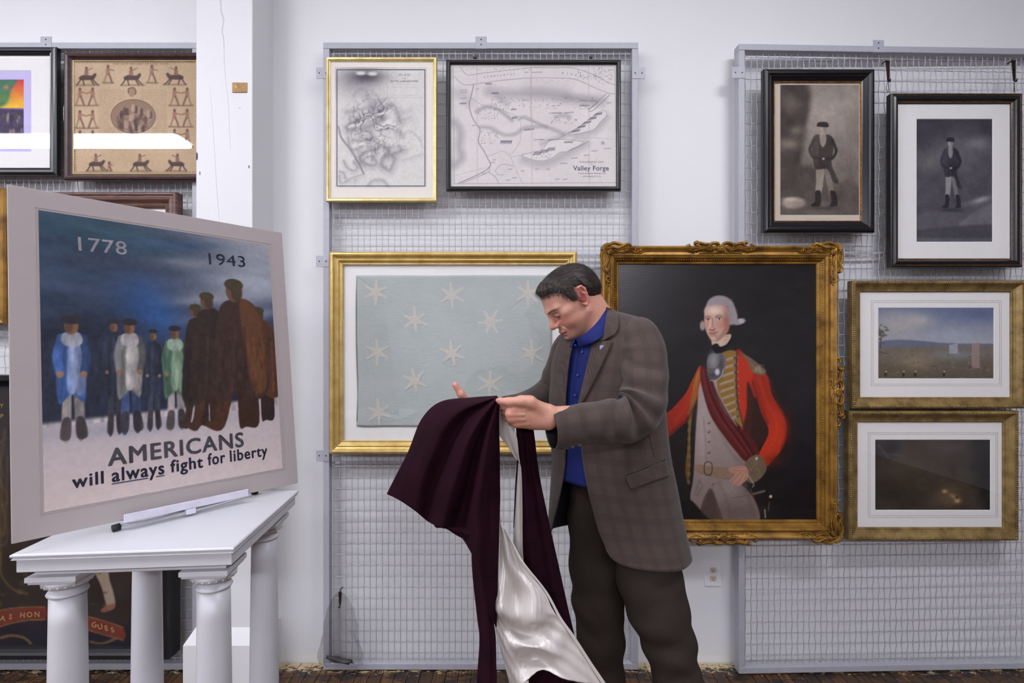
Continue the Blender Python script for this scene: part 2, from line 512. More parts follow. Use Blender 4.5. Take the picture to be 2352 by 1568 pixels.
def wire_panel(label, x0, x1, z0, z1, y, rot=0.0, pitch_x=0.0285, pitch_z=0.0515, bar=0.029, braces=(), brackets=(), depth=0.04, amp=0.0023):
    """a framed screen of woven wire standing off the wall; x0..x1 along its own face, pivot at its left end"""
    e = empty('wire_screen', (x0, y, z0), label, 'wire screen', 'framed wire screens on the wall')
    e.rotation_euler = (0, 0, rot)
    L, H = x1 - x0, z1 - z0
    def put(name, me, mat):
        o = bpy.data.objects.new(name, me); C.objects.link(o); o.parent = e
        me.materials.append(mat); return o
    put('frame_bar', box_mesh('frame_bar', 0, L, 0, depth, H - bar, H, 0.0025, 2), M['grey_metal'])
    put('frame_bar', box_mesh('frame_bar', 0, L, 0, depth, 0, bar, 0.0025, 2), M['grey_metal'])
    put('frame_bar', box_mesh('frame_bar', 0, bar, 0.0004, depth, bar, H - bar, 0.0025, 2), M['grey_metal'])
    put('frame_bar', box_mesh('frame_bar', L - bar, L, 0.0004, depth, bar, H - bar, 0.0025, 2), M['grey_metal'])
    for zz in braces:
        put('cross_brace', box_mesh('cross_brace', bar, L - bar, depth * 0.62, depth * 0.62 + 0.006, zz - 0.006, zz + 0.006, 0.001), M['grey_metal'])
    ym = depth * 0.5
    vco, vf, base = [], [], 0
    def add(pts):
        nonlocal base
        m, s = pts.shape[:2]
        vco.append(pts.reshape(-1, 3))
        V, U = np.meshgrid(np.arange(m - 1), np.arange(s), indexing='ij')
        a = V * s + U; b = V * s + (U + 1) % s
        vf.append((np.stack([a, b, b + s, a + s], -1) + base).reshape(-1, 4))
        base += m * s
    iw, ih = L - bar, H - bar
    nx = int(iw / pitch_x); nz = int(ih / pitch_z)
    for i in range(1, nx + 1):
        p = crimped(i, ih, pitch_z, amp, (-1) ** i, 0.0019, 'z', 0); p[:, :, 0] += bar / 2 + i * pitch_x; p[:, :, 2] += bar / 2; p[:, :, 1] += ym; add(p)
    for j in range(1, nz + 1):
        p = crimped(j, iw, pitch_x, amp, -(-1) ** j, 0.0019, 'x', 0); p[:, :, 2] += bar / 2 + j * pitch_z; p[:, :, 0] += bar / 2; p[:, :, 1] += ym; add(p)
    co = np.concatenate(vco); f = np.concatenate(vf).astype(np.int32)
    me = bpy.data.meshes.new('wire_weave')
    me.vertices.add(len(co)); me.vertices.foreach_set('co', co.astype(np.float32).ravel())
    me.loops.add(len(f) * 4); me.loops.foreach_set('vertex_index', f.ravel())
    me.polygons.add(len(f)); me.polygons.foreach_set('loop_start', np.arange(0, len(f) * 4, 4)); me.polygons.foreach_set('loop_total', np.full(len(f), 4))
    me.update(calc_edges=True); smooth(me)
    tag(put('wire_weave', me, M['wire']), kind='stuff')
    for (bx, bz, kind) in brackets:             # small folded fixing tabs, screwed to bar and wall
        bm = bmesh.new()
        if kind == 't':
            box(bm, bx - 0.026, bx + 0.026, -0.002, 0.001, H - bar - 0.002, H + 0.026, 0.0008)
            scr = [(bx, H + 0.012), (bx, H - 0.012)]
        else:
            s = -1 if kind == 'l' else 1
            ex = 0 if kind == 'l' else L
            bb = (ex - 0.032, ex + bar) if s < 0 else (ex - bar, ex + 0.032)
            box(bm, bb[0], bb[1], -0.002, 0.001, bz - 0.026, bz + 0.026, 0.0008)
            scr = [(ex + s * 0.017, bz), (ex - s * bar / 2, bz)]
        b = put('bracket', bm_mesh('bracket', bm), M['grey_metal'])
        for (sx, sz) in scr:
            bm = bmesh.new()
            bmesh.ops.create_uvsphere(bm, u_segments=8, v_segments=6, radius=0.0034)
            for v in bm.verts: v.co = Vector((sx + v.co.x, -0.002 + v.co.y * 0.5, sz + v.co.z))
            me = bm_mesh('screw', bm, True); me.materials.append(M['screw'])
            o = bpy.data.objects.new('screw', me); C.objects.link(o); o.parent = b
    return e

YP = 2.43
z_of = lambda py, y=YP: px_z(py, y)
x_of = lambda px, y=YP: px_x(px, y)
zt, zb_ = z_of(97), 0.006
wire_panel('wire screen in the middle, behind the maps and the star flag', x_of(742), x_of(1466), zb_, zt, YP,
           braces=(z_of(583) - zb_, z_of(1065) - zb_),
           brackets=((x_of(1105) - x_of(742), 0, 't'), (0, z_of(168) - zb_, 'l'), (0, z_of(600) - zb_, 'l'), (0, z_of(1046) - zb_, 'l'),
                     (0, z_of(168) - zb_, 'r')))
wire_panel('wire screen on the left, behind the white pillar and poster', x_of(-160), x_of(455), zb_, zt, YP,
           braces=(z_of(583) - zb_, z_of(1065) - zb_), brackets=((x_of(106) - x_of(-160), 0, 't'),))
YP3 = 2.40
wire_panel('wire screen on the right, behind the soldier prints and landscapes', px_x(1697, YP3), px_x(1697, YP3) + 1.62, 0.006, px_z(100, YP3), YP3, R(1.6), pitch_x=0.0275,
           braces=(px_z(576, YP3) - 0.006,),
           brackets=((px_x(2024, YP3) - px_x(1697, YP3), 0, 't'), (0, px_z(170, YP3), 'l')), depth=0.05, amp=0.0028)

# ------------------------------------------------------------------ painter: flat prints as a colour layer on a fine grid
def vnoise(h, w, cells_y, cells_x, seed=0, octv=4, rough=0.55):
    r = np.random.default_rng(seed)
    out = np.zeros((h, w)); amp = 1.0; tot = 0
    for o in range(octv):
        gy, gx = max(2, int(cells_y * 2 ** o)), max(2, int(cells_x * 2 ** o))
        g = r.random((gy + 2, gx + 2))
        ys = np.linspace(0, gy, h); xs = np.linspace(0, gx, w)
        yi, xi = np.floor(ys).astype(int), np.floor(xs).astype(int)
        fy, fx = ys - yi, xs - xi
        fy = (fy * fy * (3 - 2 * fy))[:, None]; fx = (fx * fx * (3 - 2 * fx))[None, :]
        a = g[np.ix_(yi, xi)]; b = g[np.ix_(yi, xi + 1)]; c = g[np.ix_(yi + 1, xi)]; d = g[np.ix_(yi + 1, xi + 1)]
        out += amp * ((a * (1 - fx) + b * fx) * (1 - fy) + (c * (1 - fx) + d * fx) * fy)
        tot += amp; amp *= rough
    return out / tot

def seg_dist(X, Y, pts, closed):
    """distance to a polyline, and even-odd inside for closed ones"""
    p = np.asarray(pts, float)
    q = np.roll(p, -1, 0) if closed else p[1:]
    a = p if closed else p[:-1]
    d2 = np.full(X.shape, 1e18); ins = np.zeros(X.shape, bool)
    tpar = np.zeros(X.shape)
    n = len(a)
    for i in range(n):
        ax, ay = a[i]; bx, by = q[i]
        dx, dy = bx - ax, by - ay
        L2 = dx * dx + dy * dy + 1e-12
        t = np.clip(((X - ax) * dx + (Y - ay) * dy) / L2, 0, 1)
        dd = (X - ax - t * dx) ** 2 + (Y - ay - t * dy) ** 2
        if not closed:
            m = dd < d2; tpar[m] = (i + t[m]) / n
        d2 = np.minimum(d2, dd)
        if closed and ay != by:
            c = ((ay > Y) != (by > Y)) & (X < (bx - ax) * (Y - ay) / (by - ay) + ax)
            ins ^= c
    return np.sqrt(d2), ins, tpar

class Canvas:
    def __init__(s, x0, y0, x1, y1, step, bg):
        s.x0, s.y0, s.x1, s.y1 = x0, y0, x1, y1
        s.w = int(round((x1 - x0) / step)) + 1; s.h = int(round((y1 - y0) / step)) + 1
        s.xs = np.linspace(x0, x1, s.w); s.ys = np.linspace(y0, y1, s.h)
        s.X, s.Y = np.meshgrid(s.xs, s.ys)
        s.a = np.zeros((s.h, s.w, 3)); s.a[:] = bg
        s.step = step
    def _win(s, xmin, ymin, xmax, ymax):
        i0, i1 = np.searchsorted(s.xs, xmin), np.searchsorted(s.xs, xmax)
        j0, j1 = np.searchsorted(s.ys, ymin), np.searchsorted(s.ys, ymax)
        return slice(max(0, j0 - 1), j1 + 1), slice(max(0, i0 - 1), i1 + 1)
    def lay(s, sl, alpha, col):
        col = np.asarray(col, float)
        s.a[sl] = s.a[sl] * (1 - alpha[..., None]) + (col if col.ndim > 1 else col[None, None]) * alpha[..., None]
    def poly(s, pts, col, soft=1.5, alpha=1.0, curve=True, col2=None, axis=None):
        """filled shape; soft = edge width; col2 blends along axis ((x0,y0),(x1,y1))"""
        p = catmull(pts, len(pts) * 5, True) if curve else np.asarray(pts, float)
        sl = s._win(p[:, 0].min() - soft, p[:, 1].min() - soft, p[:, 0].max() + soft, p[:, 1].max() + soft)
        X, Y = s.X[sl], s.Y[sl]
        if X.size == 0: return
        d, ins, _ = seg_dist(X, Y, p, True)
        d = np.where(ins, -d, d)
        al = np.clip(0.5 - d / max(soft, s.step), 0, 1); al = al * al * (3 - 2 * al) * alpha
        if col2 is not None:
            (ax, ay), (bx, by) = axis
            t = np.clip(((X - ax) * (bx - ax) + (Y - ay) * (by - ay)) / ((bx - ax) ** 2 + (by - ay) ** 2), 0, 1)[..., None]
            col = np.asarray(col, float) * (1 - t) + np.asarray(col2, float) * t
        s.lay(sl, al, col)
    def ell(s, cx, cy, rx, ry, col, soft=1.5, alpha=1.0, rot=0.0):
        m = max(rx, ry) + soft
        sl = s._win(cx - m, cy - m, cx + m, cy + m)
        X, Y = s.X[sl] - cx, s.Y[sl] - cy
        if X.size == 0: return
        c, n = math.cos(rot), math.sin(rot)
        u, v = X * c + Y * n, -X * n + Y * c
        k = np.sqrt((u / rx) ** 2 + (v / ry) ** 2)
        d = (k - 1) * min(rx, ry)
        al = np.clip(0.5 - d / max(soft, s.step), 0, 1); al = al * al * (3 - 2 * al) * alpha
        s.lay(sl, al, col)
    def glow(s, cx, cy, rx, ry, col, alpha=1.0, rot=0.0):
        """a soft blob"""
        m = max(rx, ry) * 2.5
        sl = s._win(cx - m, cy - m, cx + m, cy + m)
        X, Y = s.X[sl] - cx, s.Y[sl] - cy
        if X.size == 0: return
        c, n = math.cos(rot), math.sin(rot)
        u, v = X * c + Y * n, -X * n + Y * c
        s.lay(sl, alpha * np.exp(-((u / rx) ** 2 + (v / ry) ** 2)), col)
    def line(s, pts, wd, col, soft=1.0, alpha=1.0, curve=True, wd2=None, closed=False):
        p = np.asarray(pts, float)
        if curve and len(p) > 2: p = catmull(p, len(p) * 5, closed)
        if closed: p = np.vstack([p, p[:1]])
        m = max(wd, wd2 or 0) + soft
        sl = s._win(p[:, 0].min() - m, p[:, 1].min() - m, p[:, 0].max() + m, p[:, 1].max() + m)
        X, Y = s.X[sl], s.Y[sl]
        if X.size == 0: return
        d, _, t = seg_dist(X, Y, p, False)
        wloc = wd if wd2 is None else wd * (1 - t) + wd2 * t
        al = np.clip(0.5 + (wloc / 2 - d) / max(soft, s.step), 0, 1) * alpha
        if wd < s.step: al = al * wd / s.step
        s.lay(sl, al, col)
    def noise(s, amp, cy, cx, seed=0, octv=4, tint=(1, 1, 1)):
        n = vnoise(s.h, s.w, cy, cx, seed, octv) - 0.5
        s.a += n[..., None] * amp * np.asarray(tint, float)
    def mesh(s, name, place, mat):
        """place(x, y) -> world arrays; colours are sRGB 0..255"""
        co = place(s.X, s.Y)
        me = grid_mesh(name, co[::-1], sm=True)
        c = np.clip(s.a, 0, 255) / 255.0
        lin = np.where(c <= 0.04045, c / 12.92, ((c + 0.055) / 1.055) ** 2.4)[::-1]
        at = me.color_attributes.new('print', 'FLOAT_COLOR', 'POINT')
        at.data.foreach_set('color', np.concatenate([lin.reshape(-1, 3), np.ones((s.h * s.w, 1))], 1).astype(np.float32).ravel())
        me.materials.append(mat)
        return me

def flat_at(y):
    return lambda X, Y: np.stack([(X - CX) * y / F, np.full_like(X, y), CH - (Y - CY) * y / F], -1)

def text(name, body, size, mat, parent, matrix, bold=0.0, align='CENTER', spacing=1.0, xscale=1.0, shear=0.0):
    cu = bpy.data.curves.new(name, 'FONT')
    cu.body = body; cu.size = size; cu.offset = bold * size; cu.align_x = align; cu.space_character = spacing
    cu.shear = shear; cu.resolution_u = 3
    ob = bpy.data.objects.new(name, cu); C.objects.link(ob)
    dg = bpy.context.evaluated_depsgraph_get()
    me = bpy.data.meshes.new_from_object(ob.evaluated_get(dg))
    bpy.data.objects.remove(ob); bpy.data.curves.remove(cu)
    me.transform(matrix @ Matrix.Diagonal((xscale, 1, 1, 1)))
    me.materials.clear(); me.materials.append(mat)
    return link(name, me, None, parent)

def wall_text(name, body, px, py, pxsize, y, mat, parent, rot=0.0, **kw):
    """flat lettering parallel to the wall, baseline centre at the given place"""
    q = P(px, py, y)
    return text(name, body, pxsize * y / F, mat, parent, Matrix.Translation(q) @ Matrix.Rotation(-rot, 4, 'Y') @ Matrix.Rotation(R(90), 4, 'X'), **kw)

# ------------------------------------------------------------------ picture frames
def rails(e, x0, z0, x1, z1, yb, prof, mat, name='frame_rail', label=None):
    """four mitred bars; prof = [(inward, out of the wall)] from the outer back edge to the inner back edge"""
    pr = np.asarray(prof, float)
    out = []
    sides = [((x0, z1), (x1, z1), (1, -1), (-1, -1)), ((x1, z1), (x1, z0), (-1, -1), (-1, 1)),
             ((x1, z0), (x0, z0), (-1, 1), (1, 1)), ((x0, z0), (x0, z1), (1, 1), (1, -1))]
    for (a, b, da, db) in sides:
        A = np.stack([a[0] + pr[:, 0] * da[0], yb - pr[:, 1], a[1] + pr[:, 0] * da[1]], -1)
        B = np.stack([b[0] + pr[:, 0] * db[0], yb - pr[:, 1], b[1] + pr[:, 0] * db[1]], -1)
        me = grid_mesh(name, np.stack([A, B]), closed_u=True, cap_ends=True, sm=False)
        bm = bmesh.new(); bm.from_mesh(me); bmesh.ops.recalc_face_normals(bm, faces=bm.faces); bm.to_mesh(me); bm.free()
        out.append(link(name, me, mat, e))
    return out

def round_prof(w, h, n=8, k=1.0):
    """a half-round bar"""
    return [(0, 0)] + [(w / 2 - w / 2 * math.cos(t), h * (1 - k) + h * k * math.sin(t)) for t in np.linspace(0, math.pi, n)] + [(w, 0)]

def sheet(e, name, x0, z0, x1, z1, y, th, mat, hole=None, bevel=0.0):
    """a board parallel to the wall, with an optional window cut in it"""
    if hole is None:
        return link(name, box_mesh(name, x0, x1, y, y + th, z0, z1, bevel), mat, e)
    hx0, hz0, hx1, hz1 = hole
    bv = 0.0025
    o = [(x0, z0), (x1, z0), (x1, z1), (x0, z1)]
    i1 = [(hx0, hz0), (hx1, hz0), (hx1, hz1), (hx0, hz1)]
    i2 = [(hx0 + bv, hz0 + bv), (hx1 - bv, hz0 + bv), (hx1 - bv, hz1 - bv), (hx0 + bv, hz1 - bv)]
    vs_ = [(a, y, b) for a, b in o] + [(a, y, b) for a, b in i1] + [(a, y + th, b) for a, b in i2] + [(a, y + th, b) for a, b in o]
    fs = []
    for k in range(4):
        n = (k + 1) % 4
        fs += [(k, n, 4 + n, 4 + k), (4 + k, 4 + n, 8 + n, 8 + k), (12 + k, k + 0, 0 + k, 12 + k)][:2]
        fs.append((k, 12 + k, 12 + n, n))
    return link(name, mesh_from(name, vs_, fs), mat, e)

def glass(e, x0, z0, x1, z1, y):
    return link('glass_pane', mesh_from('glass_pane', [(x0, y, z0), (x1, y, z0), (x1, y, z1), (x0, y, z1)], [(0, 1, 2, 3)]), M['glass'], e)

def rect(px0, py0, px1, py1, y):
    a, b = P(px0, py1, y), P(px1, py0, y)
    return a.x, a.z, b.x, b.z

def beads(e, name, x0, z0, x1, z1, y, r, pitch, mat, squash=(1, 1, 1)):
    """a row of small carved beads round a rectangle"""
    bm0 = bmesh.new(); bmesh.ops.create_icosphere(bm0, subdivisions=1, radius=1)
    bv = np.array([v.co[:] for v in bm0.verts]); bf = np.array([[v.index for v in f.verts] for f in bm0.faces]); bm0.free()
    cs = []
    for (ax, az, bx, bz) in ((x0, z1, x1, z1), (x1, z1, x1, z0), (x1, z0, x0, z0), (x0, z0, x0, z1)):
        L = math.hypot(bx - ax, bz - az); n = max(2, int(L / pitch))
        hor = abs(bz - az) < 1e-6
        for k in range(n):
            t = (k + 0.5) / n
            cs.append((ax + (bx - ax) * t, y, az + (bz - az) * t, hor))
    vs_, fs = [], []
    for i, (a, b, c, hor) in enumerate(cs):
        sc = np.array([r * squash[0], r * squash[1], r * squash[2]]) if hor else np.array([r * squash[2], r * squash[1], r * squash[0]])
        vs_.append(bv * sc + [a, b, c]); fs.append(bf + i * len(bv))
    me = mesh_from(name, np.concatenate(vs_), np.concatenate(fs), True)
    return tag(link(name, me, mat, e), kind='stuff')

def relief(e, name, strokes, region, y, step, mat, thick=0.004, holes=()):
    """a carved ornament: strokes (points, radius0, radius1, height) in photograph pixels, raised from plane y towards the room"""
    x0, y0, x1, y1 = region
    w = int((x1 - x0) / step) + 1; h = int((y1 - y0) / step) + 1
    xs = np.linspace(x0, x1, w); ys = np.linspace(y0, y1, h)
    X, Y = np.meshgrid(xs, ys); Hh = np.zeros(X.shape)
    for (pts, r0, r1, hh) in strokes:
        p = np.asarray(pts, float)
        if len(p) > 2: p = catmull(p, len(p) * 4)
        if len(p) == 1: p = np.vstack([p, p + 1e-3])
        d, _, t = seg_dist(X, Y, p, False)
        r = r0 * (1 - t) + r1 * t
        k = np.clip(1 - (d / np.maximum(r, 0.05)) ** 2, 0, 1)
        Hh = np.maximum(Hh, hh * np.sqrt(k) * (0.55 + 0.45 * r / max(r0, r1)))
    for (hx, hy, hr) in holes:
        Hh[(X - hx) ** 2 + (Y - hy) ** 2 < hr * hr] = 0
    co = np.stack([(X - CX) * y / F, y - Hh, CH - (Y - CY) * y / F], -1)
    keep = Hh > 0.0004
    q = keep[:-1, :-1] | keep[1:, :-1] | keep[:-1, 1:] | keep[1:, 1:]
    idx = np.arange(w * h).reshape(h, w)
    a, b, c, d = idx[:-1, :-1][q], idx[:-1, 1:][q], idx[1:, 1:][q], idx[1:, :-1][q]
    f = np.stack([d, c, b, a], -1)
    used, inv = np.unique(f, return_inverse=True)
    me = mesh_from(name, co.reshape(-1, 3)[used], inv.reshape(f.shape), True)
    o = link(name, me, mat, e)
    so = o.modifiers.new('back', 'SOLIDIFY'); so.thickness = thick; so.offset = -1
    return o
# ------------------------------------------------------------------ pictures on the screens
YF = 2.425                                    # back of the frames hung on the middle and left screens
YF3 = 2.395                                   # back of the frames hung on the right screen
def crop(ox, oy, s): return lambda *pts: [(ox + a / s, oy + b / s) for a, b in pts]

def picture_base(label, outer, yf, yb, kind='picture'):
    x0, z0, x1, z1 = rect(*outer, yf)
    return empty('framed_picture', ((x0 + x1) / 2, yb, z0), label, kind, 'framed pictures on the wire screens'), (x0, z0, x1, z1)

# ---- plan of a battlefield, pale gold frame
h = 0.022; yf = YF - h
e, rc = picture_base('battlefield plan in a thin pale gold frame, upper left on the middle screen', (748, 130, 1003, 462), yf, YF, 'map')
wd = 9 * yf / F
rails(e, *rc, YF, [(0, 0), (0, h * 0.75), (wd * 0.18, h), (wd * 0.62, h * 0.95), (wd * 0.8, h * 0.7), (wd, h * 0.62), (wd, 0)], M['gold_pale'])
ym = YF - 0.010
sheet(e, 'mat_board', rc[0] + 0.006, rc[1] + 0.006, rc[2] - 0.006, rc[3] - 0.006, ym, 0.003, M['mat_cream'])
cv = Canvas(769, 154, 981, 431, 1.1, (226, 223, 216))
k = crop(700, 80, 3.92)
g = (150, 146, 150); dk = (92, 87, 98)
cv.glow(*k((470, 420))[0], 55, 32, g, 0.75)
cv.glow(*k((560, 375))[0], 40, 15, (80, 75, 85), 0.9)
for c0 in k((505, 345), (610, 350)): cv.ell(*c0, 11, 4.5, (224, 220, 212), 5)
for pts, wdt, al in [
    ([(380, 700), (480, 680), (580, 650), (650, 600), (720, 590)], 9, 0.55),
    ([(440, 540), (500, 490), (560, 500)], 6, 0.4), ([(560, 560), (610, 640), (640, 660)], 10, 0.5),
    ([(375, 835), (430, 785), (560, 755), (660, 695), (780, 635), (830, 690), (850, 770)], 7, 0.85),
    ([(390, 855), (520, 840), (620, 808), (720, 740), (680, 770)], 7, 0.8), ([(640, 740), (690, 745), (700, 760)], 7, 0.9),
    ([(500, 885), (560, 868), (605, 900), (585, 945)], 5, 0.8), ([(390, 925), (400, 985), (440, 1035), (520, 1000)], 5, 0.7),
    ([(430, 945), (520, 950), (590, 935)], 5, 0.8), ([(560, 1000), (620, 1005), (650, 970)], 4, 0.6),
    ([(505, 1145), (500, 1090), (560, 1048), (640, 1030), (700, 1000), (755, 1050), (720, 1080)], 6, 0.95),
    ([(510, 1135), (560, 1165), (620, 1172), (645, 1150), (620, 1100)], 5, 0.9), ([(560, 1100), (610, 1090), (600, 1130)], 4, 0.8),
    ([(690, 1165), (700, 1110), (760, 1080), (830, 1060), (875, 1035)], 6, 0.95), ([(705, 1185), (760, 1215), (785, 1180), (810, 1120), (790, 1090)], 6, 0.9),
    ([(820, 870), (850, 850), (865, 905)], 4, 0.6), ([(845, 1000), (860, 1020)], 5, 0.7), ([(720, 930), (715, 1000), (760, 1020), (800, 985)], 3, 0.5),
    ([(350, 1130), (380, 1190), (440, 1222), (472, 1190), (440, 1140)], 4, 0.75), ([(312, 1230), (350, 1240), (365, 1290)], 4, 0.7),
    ([(310, 1270), (330, 1335), (420, 1290), (520, 1255)], 3.5, 0.55), ([(575, 1350), (620, 1308), (700, 1310), (745, 1352)], 5, 0.6),
    ([(440, 1330), (460, 1300)], 3, 0.4), ([(880, 890), (940, 860), (1000, 900), (1040, 950), (1050, 1000)], 2, 0.4), ([(870, 1130), (940, 1110), (1060, 1070)], 3, 0.35),
    ([(880, 700), (960, 680)], 12, 0.25), ([(860, 780), (950, 740)], 6, 0.3)]:
    cv.line(k(*pts), wdt * 0.45, dk, wdt * 1.5, al * 0.6)
    cv.line([(a + 2, b + 4) for a, b in k(*pts)], wdt * 1.6, g, wdt * 3.5, al * 0.5)
for pts, wdt in [([(400, 825), (520, 790), (640, 735)], 6), ([(660, 720), (740, 690), (800, 660)], 6), ([(690, 640), (730, 600)], 3), ([(520, 885), (570, 890)], 5),
                 ([(530, 1100), (600, 1060)], 3), ([(430, 1000), (540, 975)], 7), ([(650, 860), (760, 780)], 10), ([(730, 950), (790, 970)], 8)]:
    cv.line(k(*pts), wdt, (232, 229, 222), 4, 0.9)
for pts, wdt, al in [([(303, 825), (330, 930), (400, 1020), (450, 1100), (500, 1190), (530, 1250)], 4.5, 0.45), ([(310, 840), (336, 925), (405, 1014), (455, 1094), (505, 1184), (530, 1240)], 1.2, 0.9)]:
    cv.line(k(*pts), wdt, (120, 116, 124), 1.5, al)
n_ = vnoise(cv.h, cv.w, 9, 8, 91, 4, 0.5); n2 = vnoise(cv.h, cv.w, 5, 4, 17, 3)
m_ = np.exp(-(((cv.X - 862) / 62) ** 2 + ((cv.Y - 300) / 74) ** 2) ** 1.6) * np.clip(n2 * 2.2 - 0.4, 0, 1)
dkm = np.clip(0.95 * np.exp(-((n_ - 0.47) / 0.035) ** 2) + 0.75 * np.exp(-((n_ - 0.60) / 0.03) ** 2) + 0.25 * np.clip((0.5 - n_) * 5, 0, 1), 0, 1) * m_
hat = 0.75 + 0.5 * vnoise(cv.h, cv.w, 90, 70, 5, 1)
cv.lay((slice(None), slice(None)), np.clip(dkm * hat * 0.9, 0, 1), (84, 80, 90))
r_ = random.Random(5)
for _ in range(60):
    a, b = r_.uniform(640, 1050), r_.uniform(780, 1060)
    cv.line(k((a, b), (a + r_.uniform(-50, 50), b + r_.uniform(-30, 30))), 0.8, (130, 126, 132), 1.0, 0.5)
cv.noise(18, 60, 45, 2, 3)
q = k((743, 322), (743, 565), (1068, 565)); cv.line(q, 0.7, (150, 146, 150), 1, 0.7, False)
for b in (445, 470, 545): cv.line(k((790, b), (1000, b)), 1.0, (150, 146, 152), 1.4, 0.4, False)
cv.line([(774, 160), (976, 160), (976, 427), (774, 427)], 1.7, (40, 38, 60), 0.9, 1, False, None, True)
link('map_sheet', cv.mesh('map_sheet', flat_at(ym - 0.0006), M['paper']), None, e)
wall_text('lettering', 'PLAN', *k((895, 371))[0], 8, ym - 0.0009, M['map_ink'], e, spacing=1.4, shear=0.25)
wall_text('lettering', 'of the', *k((893, 398))[0], 3.6, ym - 0.0009, M['map_ink'], e, shear=0.3)
wall_text('lettering', 'BATTLE of BRANDYWINE', *k((897, 426))[0], 6.4, ym - 0.0009, M['map_ink'], e, bold=0.012, xscale=0.86)
glass(e, rc[0] + 0.012, rc[1] + 0.012, rc[2] - 0.012, rc[3] - 0.012, YF - 0.0125)

# ---- topographic map, black frame
h = 0.024; yf = YF - h
e, rc = picture_base('wide topographic valley map in a plain black frame, upper right on the middle screen', (1024, 135, 1427, 437), yf, YF, 'map')
wd = 10.5 * yf / F
rails(e, *rc, YF, round_prof(wd, h, 9, 0.4), M['black'])
ym = YF - 0.010
cv = Canvas(1031, 143, 1419, 429, 1.15, (226, 220, 216))
k = crop(1000, 80, 3.92)
cv.noise(14, 5, 6, 3, 4); cv.noise(10, 80, 100, 4, 2)
ink = (112, 106, 114)
cv.line(k((160, 288), (1612, 285), (1640, 1330), (170, 1340)), 0.9, ink, 1, 0.8, False, None, True)
def shade(pts, w_, al, c_=(128, 122, 130)): cv.line(k(*pts), w_, c_, w_ * 1.6, al)
shade([(175, 790), (225, 870), (215, 1010), (235, 1100), (180, 1170)], 13, 0.55)
shade([(180, 520), (250, 545), (300, 600)], 16, 0.30)
shade([(490, 510), (640, 530), (860, 530), (1050, 540), (1300, 585), (1490, 595)], 16, 0.5)
shade([(860, 480), (980, 500), (1160, 520)], 22, 0.25); shade([(560, 560), (640, 620)], 10, 0.35); shade([(1180, 560), (1440, 590)], 10, 0.35)
shade([(370, 690), (450, 650), (540, 660), (620, 710), (690, 770)], 6, 0.55)
shade([(750, 760), (800, 740), (870, 770), (1000, 830)], 5, 0.5); shade([(410, 830), (500, 840), (620, 900), (720, 890), (800, 840), (960, 825), (1060, 850), (1150, 890)], 6, 0.5)
shade([(800, 1120), (940, 1160), (1060, 1130), (1200, 1060), (1350, 980)], 14, 0.4); shade([(1260, 900), (1430, 860), (1540, 740)], 12, 0.4); shade([(960, 980), (1100, 930), (1200, 890)], 8, 0.35)
shade([(1080, 740), (1150, 725), (1210, 740)], 6, 0.45)
for pts, w_ in [([(225, 295), (290, 360), (420, 345), (640, 320), (860, 297), (1050, 298), (1240, 300), (1400, 350), (1560, 430), (1612, 450)], 1.0),
               ([(165, 370), (240, 440), (310, 450), (440, 430), (640, 405), (860, 388), (1060, 388), (1260, 400), (1420, 470), (1560, 525), (1612, 532)], 1.0),
               ([(862, 285), (862, 388), (860, 700), (870, 820)], 0.9), ([(345, 445), (320, 560), (305, 640), (340, 760), (400, 850), (388, 960), (440, 1050), (470, 1110), (495, 1180), (400, 1250), (210, 1335)], 1.6),
               ([(480, 1190), (480, 1230), (330, 1300), (240, 1335)], 1.0), ([(318, 565), (430, 635), (600, 680), (760, 740), (900, 790)], 0.8),
               ([(475, 1095), (610, 1045), (670, 1080), (760, 960), (770, 780)], 0.7), ([(670, 1085), (720, 1200), (780, 1330)], 0.7), ([(680, 1100), (1000, 1030), (1300, 930), (1600, 940)], 0.6),
               ([(1300, 590), (1460, 605), (1380, 670), (1420, 680), (1570, 540)], 1.2), ([(1380, 670), (1540, 530)], 1.0),
               ([(1100, 940), (1240, 860), (1400, 760), (1480, 690)], 0.9), ([(1380, 960), (1300, 1000), (1190, 1050)], 1.0),
               ([(175, 1270), (330, 1225), (470, 1190)], 0.6), ([(470, 1230), (540, 1280), (570, 1335)], 1.0), ([(540, 1220), (600, 1165), (700, 1180)], 0.9), ([(540, 1220), (560, 1255), (610, 1260)], 0.9)]:
    cv.line(k(*pts), w_, ink, 1.0, 0.85)
isl = [(780, 1085), (860, 1060), (960, 1030), (1020, 960), (1110, 940), (1240, 950), (1330, 965), (1290, 1000), (1220, 1030), (1190, 1050), (1120, 1060), (1050, 1110), (960, 1135), (860, 1120)]
cv.poly(k(*isl), (232, 226, 222), 1.5, 0.8); cv.line(k(*isl), 0.9, ink, 1, 0.9, True, None, True)
isl2 = [(1200, 890), (1300, 830), (1400, 750), (1480, 690), (1530, 685), (1540, 730), (1490, 780), (1430, 850), (1330, 880), (1250, 895)]
cv.poly(k(*isl2), (232, 226, 222), 1.5, 0.8); cv.line(k(*isl2), 0.9, ink, 1, 0.9, True, None, True)
r_ = random.Random(9)
def dots(box_, n, c_=(120, 114, 120)):
    for _ in range(n):
        a, b = r_.uniform(box_[0], box_[2]), r_.uniform(box_[1], box_[3])
        cv.ell(*k((a, b))[0], 0.95, 0.75, c_, 0.9, 0.85)
dots((380, 660, 640, 760), 45); dots((410, 860, 580, 980), 40); dots((500, 560, 640, 640), 25); dots((650, 560, 1440, 670), 90)
dots((1040, 740, 1280, 800), 35); dots((1280, 300, 1600, 400), 60); dots((240, 300, 860, 320), 26); dots((820, 1070, 1060, 1110), 18); dots((1440, 290, 1600, 440), 26); dots((900, 400, 1200, 430), 30, (180, 174, 176))
